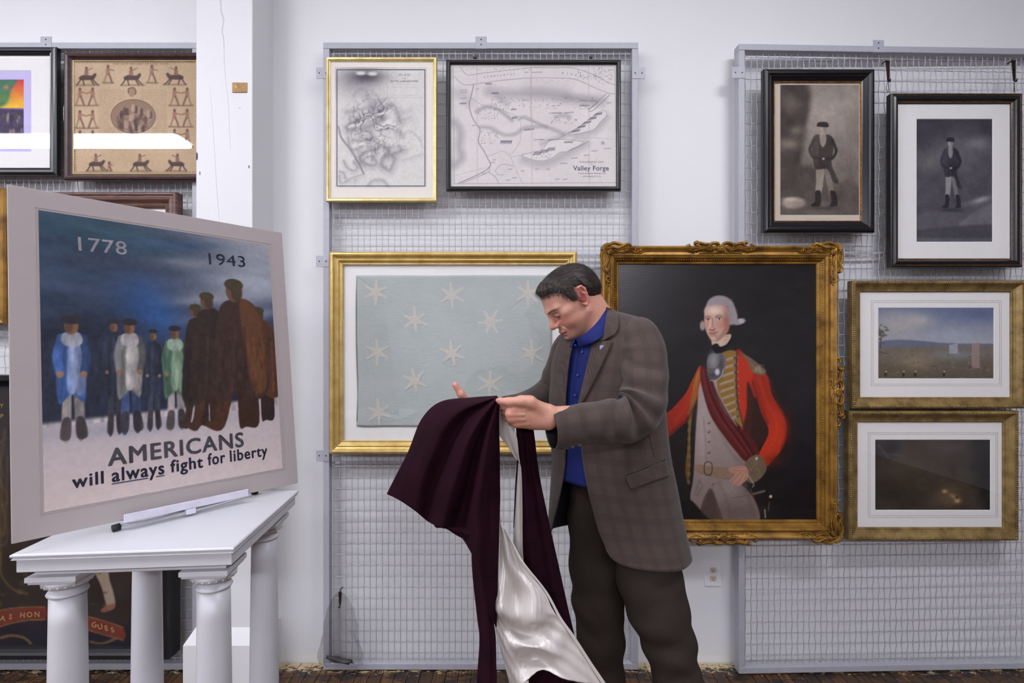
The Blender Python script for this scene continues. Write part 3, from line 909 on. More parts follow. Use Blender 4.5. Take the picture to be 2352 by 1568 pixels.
def huts(a, b, n, dx, dy, sx=7, sy=-9):
    for i in range(n):
        cv.line(k((a + i * dx, b + i * dy), (a + i * dx + sx, b + i * dy + sy)), 1.5, (104, 98, 112), 0.9, 0.9)
for i in range(5): huts(1225 + i * 50, 880 - i * 38, 7, 11, -2); huts(1240 + i * 50, 868 - i * 38, 6, 11, -2)
for i in range(3): huts(880 + i * 62, 1080 - i * 18, 7, 11, -1); huts(890 + i * 62, 1064 - i * 18, 6, 11, -1)
huts(505, 530, 7, 9, 0); huts(590, 980, 7, 15, 0, 0, -26); huts(595, 968, 7, 15, 0, 4, -18); huts(1160, 970, 8, 10, 0); huts(690, 755, 5, 10, -1, 6, -16); huts(680, 675, 5, 10, 0); huts(800, 860, 9, 10, -1); huts(1300, 640, 8, 11, 0); huts(220, 622, 6, 10, 0); huts(450, 445, 6, 10, 0)
for (a, b, w_) in [(375, 488, 26), (348, 815, 30), (800, 590, 30), (1060, 640, 24), (1110, 636, 24), (515, 1150, 34), (530, 1125, 24), (440, 1250, 30), (672, 1212, 34), (785, 1225, 22), (915, 1210, 30), (1015, 1212, 30),
                   (655, 1310, 36), (712, 1288, 40), (1098, 1302, 34), (1168, 1302, 34), (1155, 1158, 60), (1252, 1112, 52), (1362, 1083, 48), (1430, 1045, 50), (1550, 1023, 56), (1565, 612, 40), (250, 500, 60), (255, 520, 56), (250, 572, 50), (820, 338, 30), (915, 338, 90), (1080, 705, 110), (1205, 702, 80), (930, 945, 80), (1060, 945, 80)]:
    cv.line(k((a - w_ / 2, b), (a + w_ / 2, b - r_.uniform(0, 6))), 2.0, (128, 122, 132), 1.6, 0.55, False)
for t_ in range(8):
    an = t_ * math.pi / 4
    cv.line([k((1508, 973))[0], k((1508 + 20 * math.cos(an), 973 + 20 * math.sin(an)))[0]], 0.9, ink, 0.9, 0.8, False)
for xx in (372, 862, 1378): cv.line(k((xx, 260), (xx + 8, 1340)), 2.5, (196, 186, 180), 3, 0.5, False)
link('map_sheet', cv.mesh('map_sheet', flat_at(ym), M['paper']), None, e)
yt = ym - 0.0004
for i, ch in enumerate('SCHUYLKILL'):
    wall_text('lettering', ch, *k((440 + i * 30, 388 - i * 3.2))[0], 6.6, yt, M['map_ink'], e, shear=0.25)
for i, ch in enumerate('RIVER'):
    wall_text('lettering', ch, *k((1145 + i * 40, 353 + i * 5.5))[0], 6.6, yt, M['map_ink'], e, shear=0.25)
wall_text('lettering', 'TOPOGRAPHIC VIEW', *k((1405, 1152))[0], 5.4, yt, M['map_ink'], e, spacing=1.1)
wall_text('lettering', 'OF', *k((1408, 1172))[0], 4, yt, M['map_ink'], e)
wall_text('lettering', 'Valley Forge', *k((1402, 1220))[0], 15.5, yt, M['print_slate'], e, bold=0.014, spacing=1.06)
wall_text('lettering', 'During the Encampment of Washingtons Army', *k((1412, 1252))[0], 4.6, yt, M['map_ink'], e, xscale=0.72)
wall_text('lettering', 'IN THE WINTER OF 1777-78', *k((1408, 1280))[0], 4.2, yt, M['map_ink'], e, xscale=0.8)
wall_text('lettering', 'CHESTER   COUNTY', *k((995, 950))[0], 3.4, yt, M['map_ink'], e)
wall_text('lettering', 'MONTGOMERY   COUNTY', *k((1130, 710))[0], 3.4, yt, M['map_ink'], e)
glass(e, rc[0] + 0.014, rc[1] + 0.014, rc[2] - 0.014, rc[3] - 0.014, YF - 0.0125)
for a in (1091, 1357):                        # hanging clips that show over the frame
    q = P(a, 133, YF - 0.006)
    link('hanging_clip', box_mesh('hanging_clip', q.x - 0.008, q.x + 0.008, q.y - 0.004, q.y + 0.004, q.z - 0.004, q.z + 0.007, 0.002), M['hook'], e)

# ---- star flag, bright gold frame
h = 0.045; yf = YF - h
e, rc = picture_base('faded blue flag with cream six-pointed stars under glass in a wide gold frame', (755, 577, 1326, 1043), yf, YF, 'framed flag')
wd = 29 * yf / F
pr_ = [(0, 0), (0, h * .78), (wd * .05, h * .9), (wd * .14, h * .97), (wd * .22, h), (wd * .30, h * .97), (wd * .36, h * .82), (wd * .45, h * .72), (wd * .55, h * .66), (wd * .60, h * .74), (wd * .66, h * .78), (wd * .72, h * .74),
       (wd * .76, h * .58), (wd * .88, h * .52), (wd * .92, h * .56), (wd * .97, h * .56), (wd, h * .5), (wd, 0)]
rails(e, *rc, YF, pr_, M['gold_bright'])
ym = YF - 0.012
sheet(e, 'mat_board', rc[0] + 0.02, rc[1] + 0.02, rc[2] - 0.02, rc[3] - 0.02, ym, 0.004, M['mat_white'])
def flag_mat(name, col, dark):
    t = NT(name); c = t.coord()
    f = t.noise(c, 5, 5, 0.6)
    wv = t.noise(t.mapping(c, (900, 900, 900)), 1, 2)
    col_ = t.mix(0.35, t.ramp(f, [(0.3, dark), (0.7, col)]), t.ramp(wv, [(0.3, tuple(x * 0.8 for x in col[:3]) + (1,)), (0.7, col)]))
    t.base(col_); t.set(Roughness=0.95)
    wr = t.noise(t.mapping(c, (22, 22, 60)), 1, 4, 0.6, 1.5)
    t.bump(t.mix(0.4, wr, wv), 0.55, 0.006)
    return t.m
M['flag_blue'] = flag_mat('faded_blue_silk', srgb(190, 197, 193), srgb(176, 185, 181))
M['flag_cream'] = flag_mat('cream_silk', srgb(212, 208, 196), srgb(200, 196, 184))
M['flag_edge'] = flag_mat('worn_flag_edge', srgb(148, 146, 138), srgb(128, 124, 116))
edge = [(818.5, 640), (819, 633.5), (826, 632.4), (900, 632), (1000, 632.5), (1100, 631.5), (1200, 632), (1262, 632.5), (1267, 636), (1267.5, 648), (1267.5, 740), (1267, 860), (1266, 965), (1258, 978), (1150, 979), (1000, 979.5), (900, 979), (828, 979), (819, 968), (821, 900), (818, 800), (817, 700)]
ed = catmull(edge, 120, True)
nr = 34
cxy = np.array([1042, 806.])
gridp = []
for i in range(nr):
    s_ = (i + 1) / nr
    gridp.append(cxy + (ed - cxy) * s_)
gp = np.array(gridp)
rr = np.random.default_rng(3)
wz = 0.0012 * np.sin(gp[..., 0] / 37 + 2 * np.sin(gp[..., 1] / 60)) * np.sin(gp[..., 1] / 29 + 1.5)
yfl = ym - 0.004
co = np.stack([(gp[..., 0] - CX) * yfl / F, yfl + wz * 0.6, CH - (gp[..., 1] - CY) * yfl / F], -1)
fl = link('flag_field', grid_mesh('flag_field', co, closed_u=True), M['flag_blue'], e)
bm = bmesh.new(); bm.from_mesh(fl.data); bmesh.ops.holes_fill(bm, edges=[x for x in bm.edges if x.is_boundary and x.verts[0].index < 120 and x.verts[1].index < 120]); bmesh.ops.recalc_face_normals(bm, faces=bm.faces); bm.to_mesh(fl.data); bm.free()
so = fl.modifiers.new('cloth', 'SOLIDIFY'); so.thickness = 0.0008
ribs = [P(a, b, yfl - 0.001) for a, b in ((820, 636), (818.5, 700), (819, 800), (822, 900), (820, 968))]
ribbon(ribs, [0.006, 0.006, 0.006, 0.006], M['flag_edge'], 'flag_edge', e)
k = crop(720, 540, 2.903)
r_ = random.Random(12)
for i, (c0, ph) in enumerate(zip(k((415, 380), (920, 400), (1430, 390), (675, 565), (1180, 575), (425, 780), (925, 790), (1455, 785), (675, 970), (1175, 990), (435, 1180), (925, 1195), (1450, 1185)),
                                 (3, 0, 5, 55, 25, 2, 52, 2, 50, 3, 55, 20, 8))):
    pts = []
    for a in range(6):
        an = R(ph - 90 + a * 60 + r_.uniform(-6, 6)); L = 30.5 * r_.uniform(0.88, 1.08); wv = 3.0
        u, v = (math.cos(an), math.sin(an)), (-math.sin(an), math.cos(an))
        bl = 9.5
        an2 = an - R(30)
        pts.append((bl * math.cos(an2), bl * math.sin(an2)))
        for t_, w2 in ((0.62, wv * 0.95), (0.93, wv * 0.85)):
            pts.append((u[0] * L * t_ - v[0] * w2, u[1] * L * t_ - v[1] * w2))
        pts.append((u[0] * L, u[1] * L))
        for t_, w2 in ((0.93, wv * 0.85), (0.62, wv * 0.95)):
            pts.append((u[0] * L * t_ + v[0] * w2, u[1] * L * t_ + v[1] * w2))
    n = len(pts); ys = yfl - 0.0016
    sc = ys / F
    q = P(c0[0], c0[1], ys)
    vv = [(q.x, ys - 0.0006, q.z)] + [(q.x + a * sc, ys - 0.0004, q.z - b * sc) for a, b in pts] + [(q.x + a * sc, yfl + 0.0005, q.z - b * sc) for a, b in pts]
    ff = [(0, 1 + (j + 1) % n, 1 + j) for j in range(n)] + [(1 + j, 1 + (j + 1) % n, 1 + n + (j + 1) % n, 1 + n + j) for j in range(n)]
    link('star', mesh_from('star', vv, ff), M['flag_cream'], e)
glass(e, rc[0] + 0.04, rc[1] + 0.04, rc[2] - 0.04, rc[3] - 0.04, YF - 0.0225)

# ---- red coat portrait, carved gilt frame
h = 0.062; yf = 2.40 - h; yb = 2.40
e, rc = picture_base('large portrait of a powdered-wig officer in a red coat, in a carved gilt frame', (1384, 563, 1928, 1241), yf, yb, 'painting')
wd = 41 * yf / F
pr_ = [(0, 0), (0, h * .78), (wd * .03, h * .86), (wd * .10, h * .93), (wd * .16, h * .90), (wd * .26, h * .78), (wd * .36, h * .72), (wd * .46, h * .76), (wd * .50, h * .86), (wd * .53, h * .88), (wd * .56, h * .82), (wd * .60, h * .80),
       (wd * .66, h * .78), (wd * .70, h * .66), (wd * .80, h * .50), (wd * .84, h * .42), (wd * .86, h * .40), (wd * .88, h * .46), (wd * .96, h * .44), (wd, h * .36), (wd, 0)]
rails(e, *rc, yb, pr_, M['gold_old'])
m_ = wd * 0.76
beads(e, 'bead_moulding', rc[0] + m_, rc[1] + m_, rc[2] - m_, rc[3] - m_, yb - h * 0.60, 0.0042, 0.0105, M['gold_old'], (0.9, 0.8, 1))
m_ = wd * 0.535
beads(e, 'bead_moulding', rc[0] + m_, rc[1] + m_, rc[2] - m_, rc[3] - m_, yb - h * 0.86, 0.0024, 0.0052, M['gold_old'], (1.0, 0.8, 1))
def spiral(cx_, cy_, r0, turns, ph, sgn=1, n=14):
    return [(cx_ + r0 * (1 - 0.82 * t) * math.cos(ph + sgn * turns * 2 * math.pi * t), cy_ + r0 * (1 - 0.82 * t) * math.sin(ph + sgn * turns * 2 * math.pi * t)) for t in np.linspace(0, 1, n)]
yr = yb - h * 0.70
def corner(cx_, cy_, sx, sy):
    T = lambda pts: [(cx_ + sx * a, cy_ + sy * b) for a, b in pts]
    st = []
    for i in range(9):                          # fan shell
        an = R(8 + i * 9.3)
        st.append((T([(12 - 7 * math.cos(an), 12 - 7 * math.sin(an)), (14 - 17 * math.cos(an), 14 - 17 * math.sin(an))]), 1.0, 1.9, 0.020))
    st.append((T([(16, 17)]), 5.2, 5.2, 0.020))
    for i in range(6):
        an = i * math.pi / 3; st.append((T([(17 + 3.8 * math.cos(an), 18 + 3.8 * math.sin(an))]), 1.7, 1.7, 0.026))
    for fl_ in (lambda p: p, lambda p: [(b, a) for a, b in p]):
        st.append((T(fl_([(14, 1.5), (24, -3.0), (38, -1), (50, 3)])), 2.6, 1.8, 0.018))
        st.append((T(fl_([(24, 7), (34, 9), (44, 5), (52, 1.5), (58, 0), (63, 3)])), 2.6, 2.2, 0.022))
        st.append((T(fl_(spiral(61, 4, 4.5, 1.1, 1.2))), 1.6, 1.2, 0.020))
        st.append((T(fl_([(26, 14), (40, 17), (54, 14), (64, 9)])), 1.8, 1.2, 0.016))
        st.append((T(fl_([(20, 20), (34, 22), (50, 20)])), 1.6, 0.8, 0.014))
        st.append((T(fl_(spiral(79, 13, 7.5, 1.2, 0.4, -1))), 1.7, 1.1, 0.015))
        st.append((T(fl_([(66, 12), (74, 19), (88, 19), (100, 13), (112, 15)])), 1.5, 0.6, 0.012))
        st.append((T(fl_([(88, 12), (98, 8), (110, 10)])), 1.2, 0.5, 0.012))
        st.append((T(fl_([(52, 10), (58, 16), (66, 18)])), 1.3, 0.8, 0.013))
    reg = (min(cx_ - sx * 6, cx_ + sx * 118), min(cy_ - sy * 6, cy_ + sy * 118), max(cx_ - sx * 6, cx_ + sx * 118), max(cy_ - sy * 6, cy_ + sy * 118))
    relief(e, 'corner_carving', st, reg, yr, 0.9, M['gold_old'], 0.012, [(*T([(31, 2.2)])[0], 2.6), (*T([(2.2, 31)])[0], 2.6)])
for (cx_, cy_, sx, sy) in ((1384, 562, 1, 1), (1928, 562, -1, 1), (1384, 1241, 1, -1), (1928, 1241, -1, -1)):
    corner(cx_, cy_, sx, sy)
def centre(cx_, cy_, ux, uy, nx_, ny_):
    """carving in the middle of a rail: u runs along it, n points outward"""
    T = lambda pts: [(cx_ + ux * a + nx_ * b, cy_ + uy * a + ny_ * b) for a, b in pts]
    st = [(T([(0, -6)]), 5, 5, 0.022)]
    for i in range(8):
        an = i * math.pi / 4; st.append((T([(5.5 * math.cos(an), -6 + 5.5 * math.sin(an))]), 2.2, 2.2, 0.026))
    for s in (-1, 1):
        st.append((T([(s * 5, 3), (s * 12, 5.5), (s * 22, 4), (s * 28, -2), (s * 24, -8), (s * 16, -8)]), 2.6, 1.6, 0.024))
        st.append((T([(s * 26, 2), (s * 38, 3), (s * 48, 5.2), (s * 54, 2)]), 2.2, 2.4, 0.020))
        st.append((T([(s * a, b) for a, b in spiral(55, 2, 5, 1.1, 0.5)]), 1.6, 1.2, 0.022))
        st.append((T([(s * 20, -12), (s * 34, -8), (s * 48, -8), (s * 62, -12), (s * 74, -9)]), 1.8, 1.0, 0.016))
        st.append((T([(s * a, b) for a, b in spiral(72, -6, 6.5, 1.1, 2.0, -1)]), 1.6, 1.0, 0.015))
        st.append((T([(s * 8, -14), (s * 18, -17), (s * 34, -16), (s * 50, -17)]), 1.5, 0.7, 0.013))
        for j in range(4):
            st.append((T([(s * (30 + j * 8), -4), (s * (36 + j * 8), -13)]), 1.5, 0.6, 0.013))
    ext = 84
    xs_ = [cx_ - abs(ux) * ext - 22 * abs(nx_), cx_ + abs(ux) * ext + 22 * abs(nx_)]; ys_ = [cy_ - abs(uy) * ext - 22 * abs(ny_), cy_ + abs(uy) * ext + 22 * abs(ny_)]
    relief(e, 'rail_carving', st, (xs_[0], ys_[0], xs_[1], ys_[1]), yr, 0.9, M['gold_old'], 0.012)
centre(1654, 565, 1, 0, 0, -1); centre(1660, 1239, 1, 0, 0, 1); centre(1926, 900, 0, 1, 1, 0); centre(1386, 900, 0, 1, -1, 0)

ypt = yb - 0.018
cv = Canvas(1408, 590, 1900, 1214, 1.75, (27, 24, 25))
k = crop(1380, 550, 2.209); fc = crop(1560, 660, 5.6)
cv.glow(1440, 640, 60, 200, (50, 44, 43), 0.6); cv.glow(1500, 760, 90, 200, (30, 27, 27), 0.5); cv.glow(1760, 820, 160, 220, (32, 29, 29), 0.8)
cv.glow(1860, 1150, 120, 160, (18, 15, 20), 0.9); cv.glow(1440, 1130, 90, 130, (18, 16, 20), 0.9)
cv.noise(14, 30, 9, 5, 4)
red, redl, redd = (150, 38, 22), (186, 52, 26), (74, 22, 18)
# far arm
cv.poly(k((505, 640), (470, 700), (430, 780), (360, 860), (330, 890), (340, 990), (380, 970), (450, 900), (490, 800), (520, 720)), red, 3, 1, True, redl, (k((360, 900))[0], k((500, 680))[0]))
cv.poly(k((335, 885), (290, 930), (262, 990), (285, 1030), (330, 1010), (350, 985)), red, 4, 1, True, (96, 28, 20), (k((340, 930))[0], k((270, 1010))[0]))
cv.poly(k((262, 985), (240, 1010), (250, 1050), (290, 1045), (300, 1015)), (150, 134, 112), 3, 0.95); cv.poly(k((245, 1030), (215, 1055), (205, 1085), (235, 1100), (265, 1075), (275, 1045)), (168, 122, 104), 3, 0.95)
cv.poly(k((440, 900), (470, 1000), (450, 1240), (430, 1230), (420, 1100)), (30, 20, 20), 6, 0.7)
# back of coat, near side and sleeve
cv.poly(k((690, 560), (740, 590), (800, 640), (850, 700), (870, 790), (920, 870), (948, 950), (930, 1040), (880, 1110), (840, 1150), (800, 1100), (830, 1030), (850, 970), (820, 900), (780, 800), (760, 1000), (740, 1100), (700, 900), (680, 700)), red, 4, 1, True, redl, (k((720, 700))[0], k((930, 900))[0]))
cv.poly(k((690, 590), (770, 640), (760, 760), (755, 900), (740, 960), (700, 880), (686, 700)), redl, 4, 0.8)
cv.poly(k((745, 720), (790, 830), (850, 960), (820, 1040), (760, 1060), (720, 980), (740, 860)), (52, 30, 24), 6, 0.92)
cv.poly(k((770, 720), (830, 690), (870, 800), (930, 900), (948, 960), (920, 1060), (860, 1120), (810, 1090), (850, 1000), (860, 960), (820, 860)), red, 5, 0.95, True, redl, (k((830, 800))[0], k((920, 960))[0]))
cv.glow(*k((955, 960))[0], 10, 60, (70, 25, 18), 0.6); cv.glow(*k((880, 1120))[0], 22, 16, (90, 26, 18), 0.6)
# waistcoat
cv.poly(k((500, 740), (540, 700), (600, 720), (640, 850), (700, 960), (740, 1090), (740, 1160), (700, 1220), (760, 1290), (800, 1370), (790, 1435), (620, 1435), (560, 1270), (510, 1370), (455, 1320), (470, 1200), (480, 1000), (490, 860)), (158, 140, 134), 3, 1, True, (128, 112, 106), (k((540, 900))[0], k((700, 1400))[0]))
cv.poly(k((555, 1260), (600, 1360), (620, 1435), (560, 1440), (505, 1380)), (82, 66, 58), 4, 0.9)
cv.glow(*k((520, 950))[0], 14, 90, (176, 160, 154), 0.7); cv.glow(*k((720, 1180))[0], 16, 60, (112, 96, 92), 0.5)
cv.poly(k((455, 1320), (520, 1390), (560, 1438), (420, 1438), (410, 1340)), (16, 14, 18), 5, 0.95)
for p_ in ([(500, 1225), (515, 1245), (490, 1300)], [(670, 1310), (780, 1290)], [(480, 1170), (560, 1200), (660, 1215)]): cv.line(k(*p_), 1.6, (88, 74, 70), 1.8, 0.8)
for b in (930, 975, 1025, 1080, 1240): cv.ell(*k((548 if b < 1200 else 568, b))[0], 3.2, 3.0, (92, 82, 84), 1.6); cv.ell(*k((546 if b < 1200 else 566, b - 3))[0], 1.1, 1.1, (190, 180, 180), 1.2)
# sword belt and buckle
cv.poly(k((480, 1140), (560, 1150), (660, 1160), (690, 1190), (640, 1210), (540, 1200), (482, 1175)), (138, 112, 92), 2, 0.95)
cv.line(k((530, 1132), (562, 1135), (560, 1190), (528, 1185)), 2.2, (72, 52, 36), 1.4, 1, True, None, True)
# yellow lapels with silver loops
cv.poly(k((500, 660), (490, 760), (465, 880), (455, 1000), (455, 1130), (445, 1240), (428, 1170), (440, 1050), (445, 930), (455, 820), (480, 700)), (150, 112, 40), 3, 1, True, (96, 70, 28), (k((490, 700))[0], k((440, 1200))[0]))
for b in range(880, 1240, 44): cv.ell(*k((447, b))[0], 4, 5, (120, 104, 84), 3, 0.6)
cv.poly(k((600, 590), (690, 570), (690, 700), (695, 820), (720, 940), (690, 930), (630, 840), (590, 740)), (140, 104, 48), 3)
for i in range(9):
    b = 590 + i * 37
    x0 = 610 + i * 3 + max(0, i - 5) * 8
    cv.line(k((x0 - 12, b + 34), (690 + i * 1.5, b + 6)), 5.0, (154, 142, 124), 2.2, 0.8, False)
    cv.line(k((x0 - 8, b + 27), (684 + i * 1.5, b + 1)), 1.2, (206, 198, 186), 1.2, 0.9, False)
    cv.ell(*k((680 + i * 2, b + 10))[0], 4, 4, (92, 80, 80), 2)
cv.line(k((690, 575), (688, 700), (696, 830), (725, 950)), 3.2, (72, 40, 40), 2, 0.9)
# folds and soft shade on the waistcoat
for p_, c_, w_ in (([(520, 900), (530, 1000), (535, 1120)], (122, 108, 104), 3), ([(600, 960), (640, 1040), (690, 1120)], (120, 104, 100), 5), ([(600, 1230), (640, 1320), (660, 1430)], (104, 90, 86), 5), ([(720, 1230), (760, 1330), (780, 1430)], (92, 78, 74), 7), ([(500, 1220), (480, 1290)], (112, 98, 92), 4)):
    cv.line(k(*p_), w_, c_, w_ * 2, 0.6)
cv.glow(*k((690, 1390))[0], 60, 26, (84, 72, 68), 0.5); cv.glow(*k((640, 1260))[0], 24, 18, (170, 154, 148), 0.35)
# shade that rounds the sleeve and the coat
cv.line(k((860, 720), (900, 830), (948, 920), (950, 990), (920, 1060)), 7, (84, 26, 18), 9, 0.75); cv.line(k((800, 700), (840, 820), (890, 920), (885, 1000), (850, 1080)), 6, (196, 62, 34), 9, 0.5)
cv.line(k((770, 720), (800, 820), (850, 930)), 4, (92, 26, 18), 6, 0.7); cv.line(k((380, 920), (440, 840), (490, 740)), 5, (190, 58, 30), 7, 0.5); cv.line(k((350, 985), (430, 920), (475, 850)), 6, (88, 24, 18), 8, 0.7)
# crimson sash
sash = k((512, 640), (555, 680), (575, 760), (620, 860), (680, 940), (740, 980), (790, 1040), (800, 1090), (745, 1130), (690, 1080), (620, 990), (560, 900), (525, 800), (505, 700))
cv.poly(sash, (86, 28, 28), 3)
for j, (o_, c_, w_) in enumerate([(0, (120, 44, 40), 5), (16, (58, 18, 20), 4), (34, (112, 40, 38), 4), (52, (52, 16, 18), 5), (-14, (100, 36, 30), 4)]):
    cv.line(k((520 + o_ * 0.5, 660), (545 + o_ * .8, 780), (600 + o_, 900), (670 + o_, 1000), (740 + o_ * .7, 1090)), w_, c_, 4, 0.7)
# gorget, stock
cv.poly(k((545, 600), (600, 580), (635, 600), (625, 660), (600, 700), (560, 695), (540, 650)), (108, 104, 106), 3)
cv.poly(fc((370, 900), (420, 850), (540, 850), (585, 950), (570, 1080), (510, 1170), (420, 1190), (370, 1120)), (96, 92, 94), 4); cv.glow(*fc((430, 960))[0], 9, 16, (140, 138, 140), 0.7); cv.glow(*fc((540, 1010))[0], 5, 22, (66, 62, 66), 0.8); cv.glow(*fc((440, 1130))[0], 14, 8, (62, 58, 62), 0.8); cv.line(fc((380, 1040), (420, 1060), (500, 1020), (540, 950)), 1.8, (60, 56, 60), 2, 0.9); cv.line(fc((400, 1195), (470, 1195), (540, 1140), (570, 1050)), 2.2, (168, 164, 164), 2, 0.9)
cv.ell(*fc((490, 1085))[0], 5, 7, (206, 204, 206), 6); cv.glow(*fc((450, 920))[0], 10, 18, (150, 148, 150), 0.6)
# epaulette
cv.poly(k((700, 570), (760, 600), (810, 640), (838, 665), (820, 690), (770, 670), (740, 610)), (112, 92, 74), 4)
r_ = random.Random(21)
for _ in range(50): cv.line([(lambda a, b: k((a, b))[0])(r_.uniform(760, 830), r_.uniform(630, 680)) for _ in range(2)], 1.2, r_.choice([(160, 140, 112), (84, 66, 52), (190, 176, 150)]), 1.4, 0.5, False)
# neck and head
cv.poly(fc((415, 690), (440, 640), (640, 600), (665, 640), (600, 740), (520, 770), (440, 760)), (196, 170, 150), 3)
cv.poly(fc((430, 740), (490, 720), (530, 760), (610, 730), (650, 680), (680, 690), (640, 760), (560, 820), (480, 850), (440, 800)), (18, 16, 20), 2.5)
cv.ell(*fc((530, 250))[0], 32, 26, (150, 138, 140), 5, 1, 0.2); cv.poly(fc((330, 330), (360, 210), (450, 130), (550, 118), (640, 150), (700, 220), (740, 320), (750, 400), (700, 470), (640, 470), (630, 330), (560, 240)), (148, 138, 140), 5)
cv.ell(*fc((300, 490))[0], 6, 11, (150, 140, 132), 4); cv.ell(*fc((770, 440))[0], 15, 7, (150, 140, 144), 4, 1, -0.25); cv.ell(*fc((800, 430))[0], 7, 5, (176, 168, 170), 3)
cv.poly(fc((325, 330), (350, 250), (450, 230), (560, 230), (630, 290), (645, 400), (640, 520), (600, 600), (520, 670), (450, 690), (400, 660), (350, 570), (325, 450)), (190, 152, 134), 3)
cv.glow(*fc((610, 420))[0], 7, 34, (128, 92, 80), 0.7)
cv.glow(*fc((450, 640))[0], 12, 8, (150, 112, 98), 0.5)
cv.poly(fc((560, 400), (640, 400), (640, 530), (590, 610), (520, 672), (470, 690), (540, 600), (580, 500)), (150, 104, 88), 8, 0.75)
cv.glow(*fc((450, 300))[0], 16, 9, (228, 206, 190), 0.9); cv.glow(*fc((555, 480))[0], 10, 9, (190, 112, 98), 0.6); cv.glow(*fc((350, 490))[0], 6, 8, (190, 128, 110), 0.5)
for (a, b, w_) in ((367, 412, 26), (512, 402, 34)):
    cv.ell(*fc((a, b))[0], w_ / 5.6, 2.8, (196, 180, 172), 1.4); cv.ell(*fc((a + 4, b))[0], 2.2, 2.2, (50, 40, 46), 1.2)
    cv.line(fc((a - w_, b - 4), (a, b - 18), (a + w_, b - 6)), 1.8, (92, 62, 58), 1.6, 0.9)
    cv.line(fc((a - w_ - 8, b - 26), (a, b - 44), (a + w_ + 10, b - 28)), 2.4, (112, 82, 72), 2.2, 0.8)
cv.line(fc((405, 420), (396, 480), (385, 520)), 2.2, (228, 190, 168), 2.5, 0.9); cv.line(fc((425, 400), (430, 470), (445, 520)), 2.4, (146, 96, 82), 3, 0.7)
cv.ell(*fc((420, 530))[0], 6, 4, (198, 140, 120), 3); cv.line(fc((395, 545), (430, 552), (462, 535)), 2.2, (92, 54, 50), 2, 0.9)
cv.line(fc((390, 582), (430, 585), (490, 575)), 1.8, (110, 54, 52), 1.5, 0.95); cv.ell(*fc((432, 600))[0], 7, 2.4, (176, 104, 94), 2, 0.9); cv.glow(*fc((440, 655))[0], 6, 4, (220, 184, 164), 0.8)
for _ in range(46):
    a, b = r_.uniform(350, 720), r_.uniform(140, 420)
    if b > 230 and a < 640: continue
    cv.line(fc((a, b), (a + r_.uniform(-24, 30), b + r_.uniform(8, 34))), 1.3, r_.choice([(176, 166, 166), (120, 108, 112)]), 1.6, 0.5, False)
# cuff and hand
cv.poly(k((735, 1130), (790, 1090), (830, 1120), (840, 1170), (800, 1220), (760, 1235), (730, 1200)), (110, 92, 72), 3); cv.line(k((745, 1190), (775, 1240), (770, 1255)), 2, (190, 180, 160), 2, 0.8); cv.ell(*k((790, 1110))[0], 3, 3, (200, 190, 170), 1.6)
for _ in range(30): cv.line([k((r_.uniform(740, 830), r_.uniform(1105, 1215)))[0] for _ in range(2)], 1.0, r_.choice([(160, 144, 116), (76, 60, 46)]), 1.2, 0.4, False)
cv.poly(k((735, 1150), (690, 1150), (650, 1160), (655, 1180), (680, 1190), (660, 1225), (690, 1245), (735, 1225), (750, 1190)), (176, 128, 110), 2.5)
for p_ in ([(700, 1180), (670, 1210), (655, 1225)], [(715, 1190), (690, 1225), (672, 1240)], [(730, 1195), (715, 1235), (700, 1248)], [(735, 1165), (690, 1165), (655, 1160)]): cv.line(k(*p_), 2.6, (192, 146, 126), 1.5, 0.9); cv.line([(a + 1.8, b + 1.4) for a, b in k(*p_)], 1.0, (96, 62, 54), 1.2, 0.8)
# sword hilt
cv.line(k((775, 1290), (830, 1275)), 5, (120, 104, 84), 2.5, 0.8, False); cv.ell(*k((862, 1303))[0], 3.4, 3.4, (210, 190, 150), 2); cv.line(k((855, 1330), (850, 1375)), 2.5, (100, 92, 96), 2, 0.7, False); cv.line(k((832, 1370), (835, 1410)), 2.5, (196, 190, 150), 2, 0.8, False); cv.line(k((760, 1265), (800, 1380), (805, 1420)), 2, (120, 100, 76), 2, 0.7)
cv.noise(9, 120, 90, 8, 2)
link('painted_canvas', cv.mesh('painted_canvas', flat_at(ypt), M['canvas']), None, e)
link('stretcher', box_mesh('stretcher', rc[0] + 0.03, rc[2] - 0.03, ypt + 0.002, yb, rc[1] + 0.03, rc[3] - 0.03), M['wood_dark'], e)
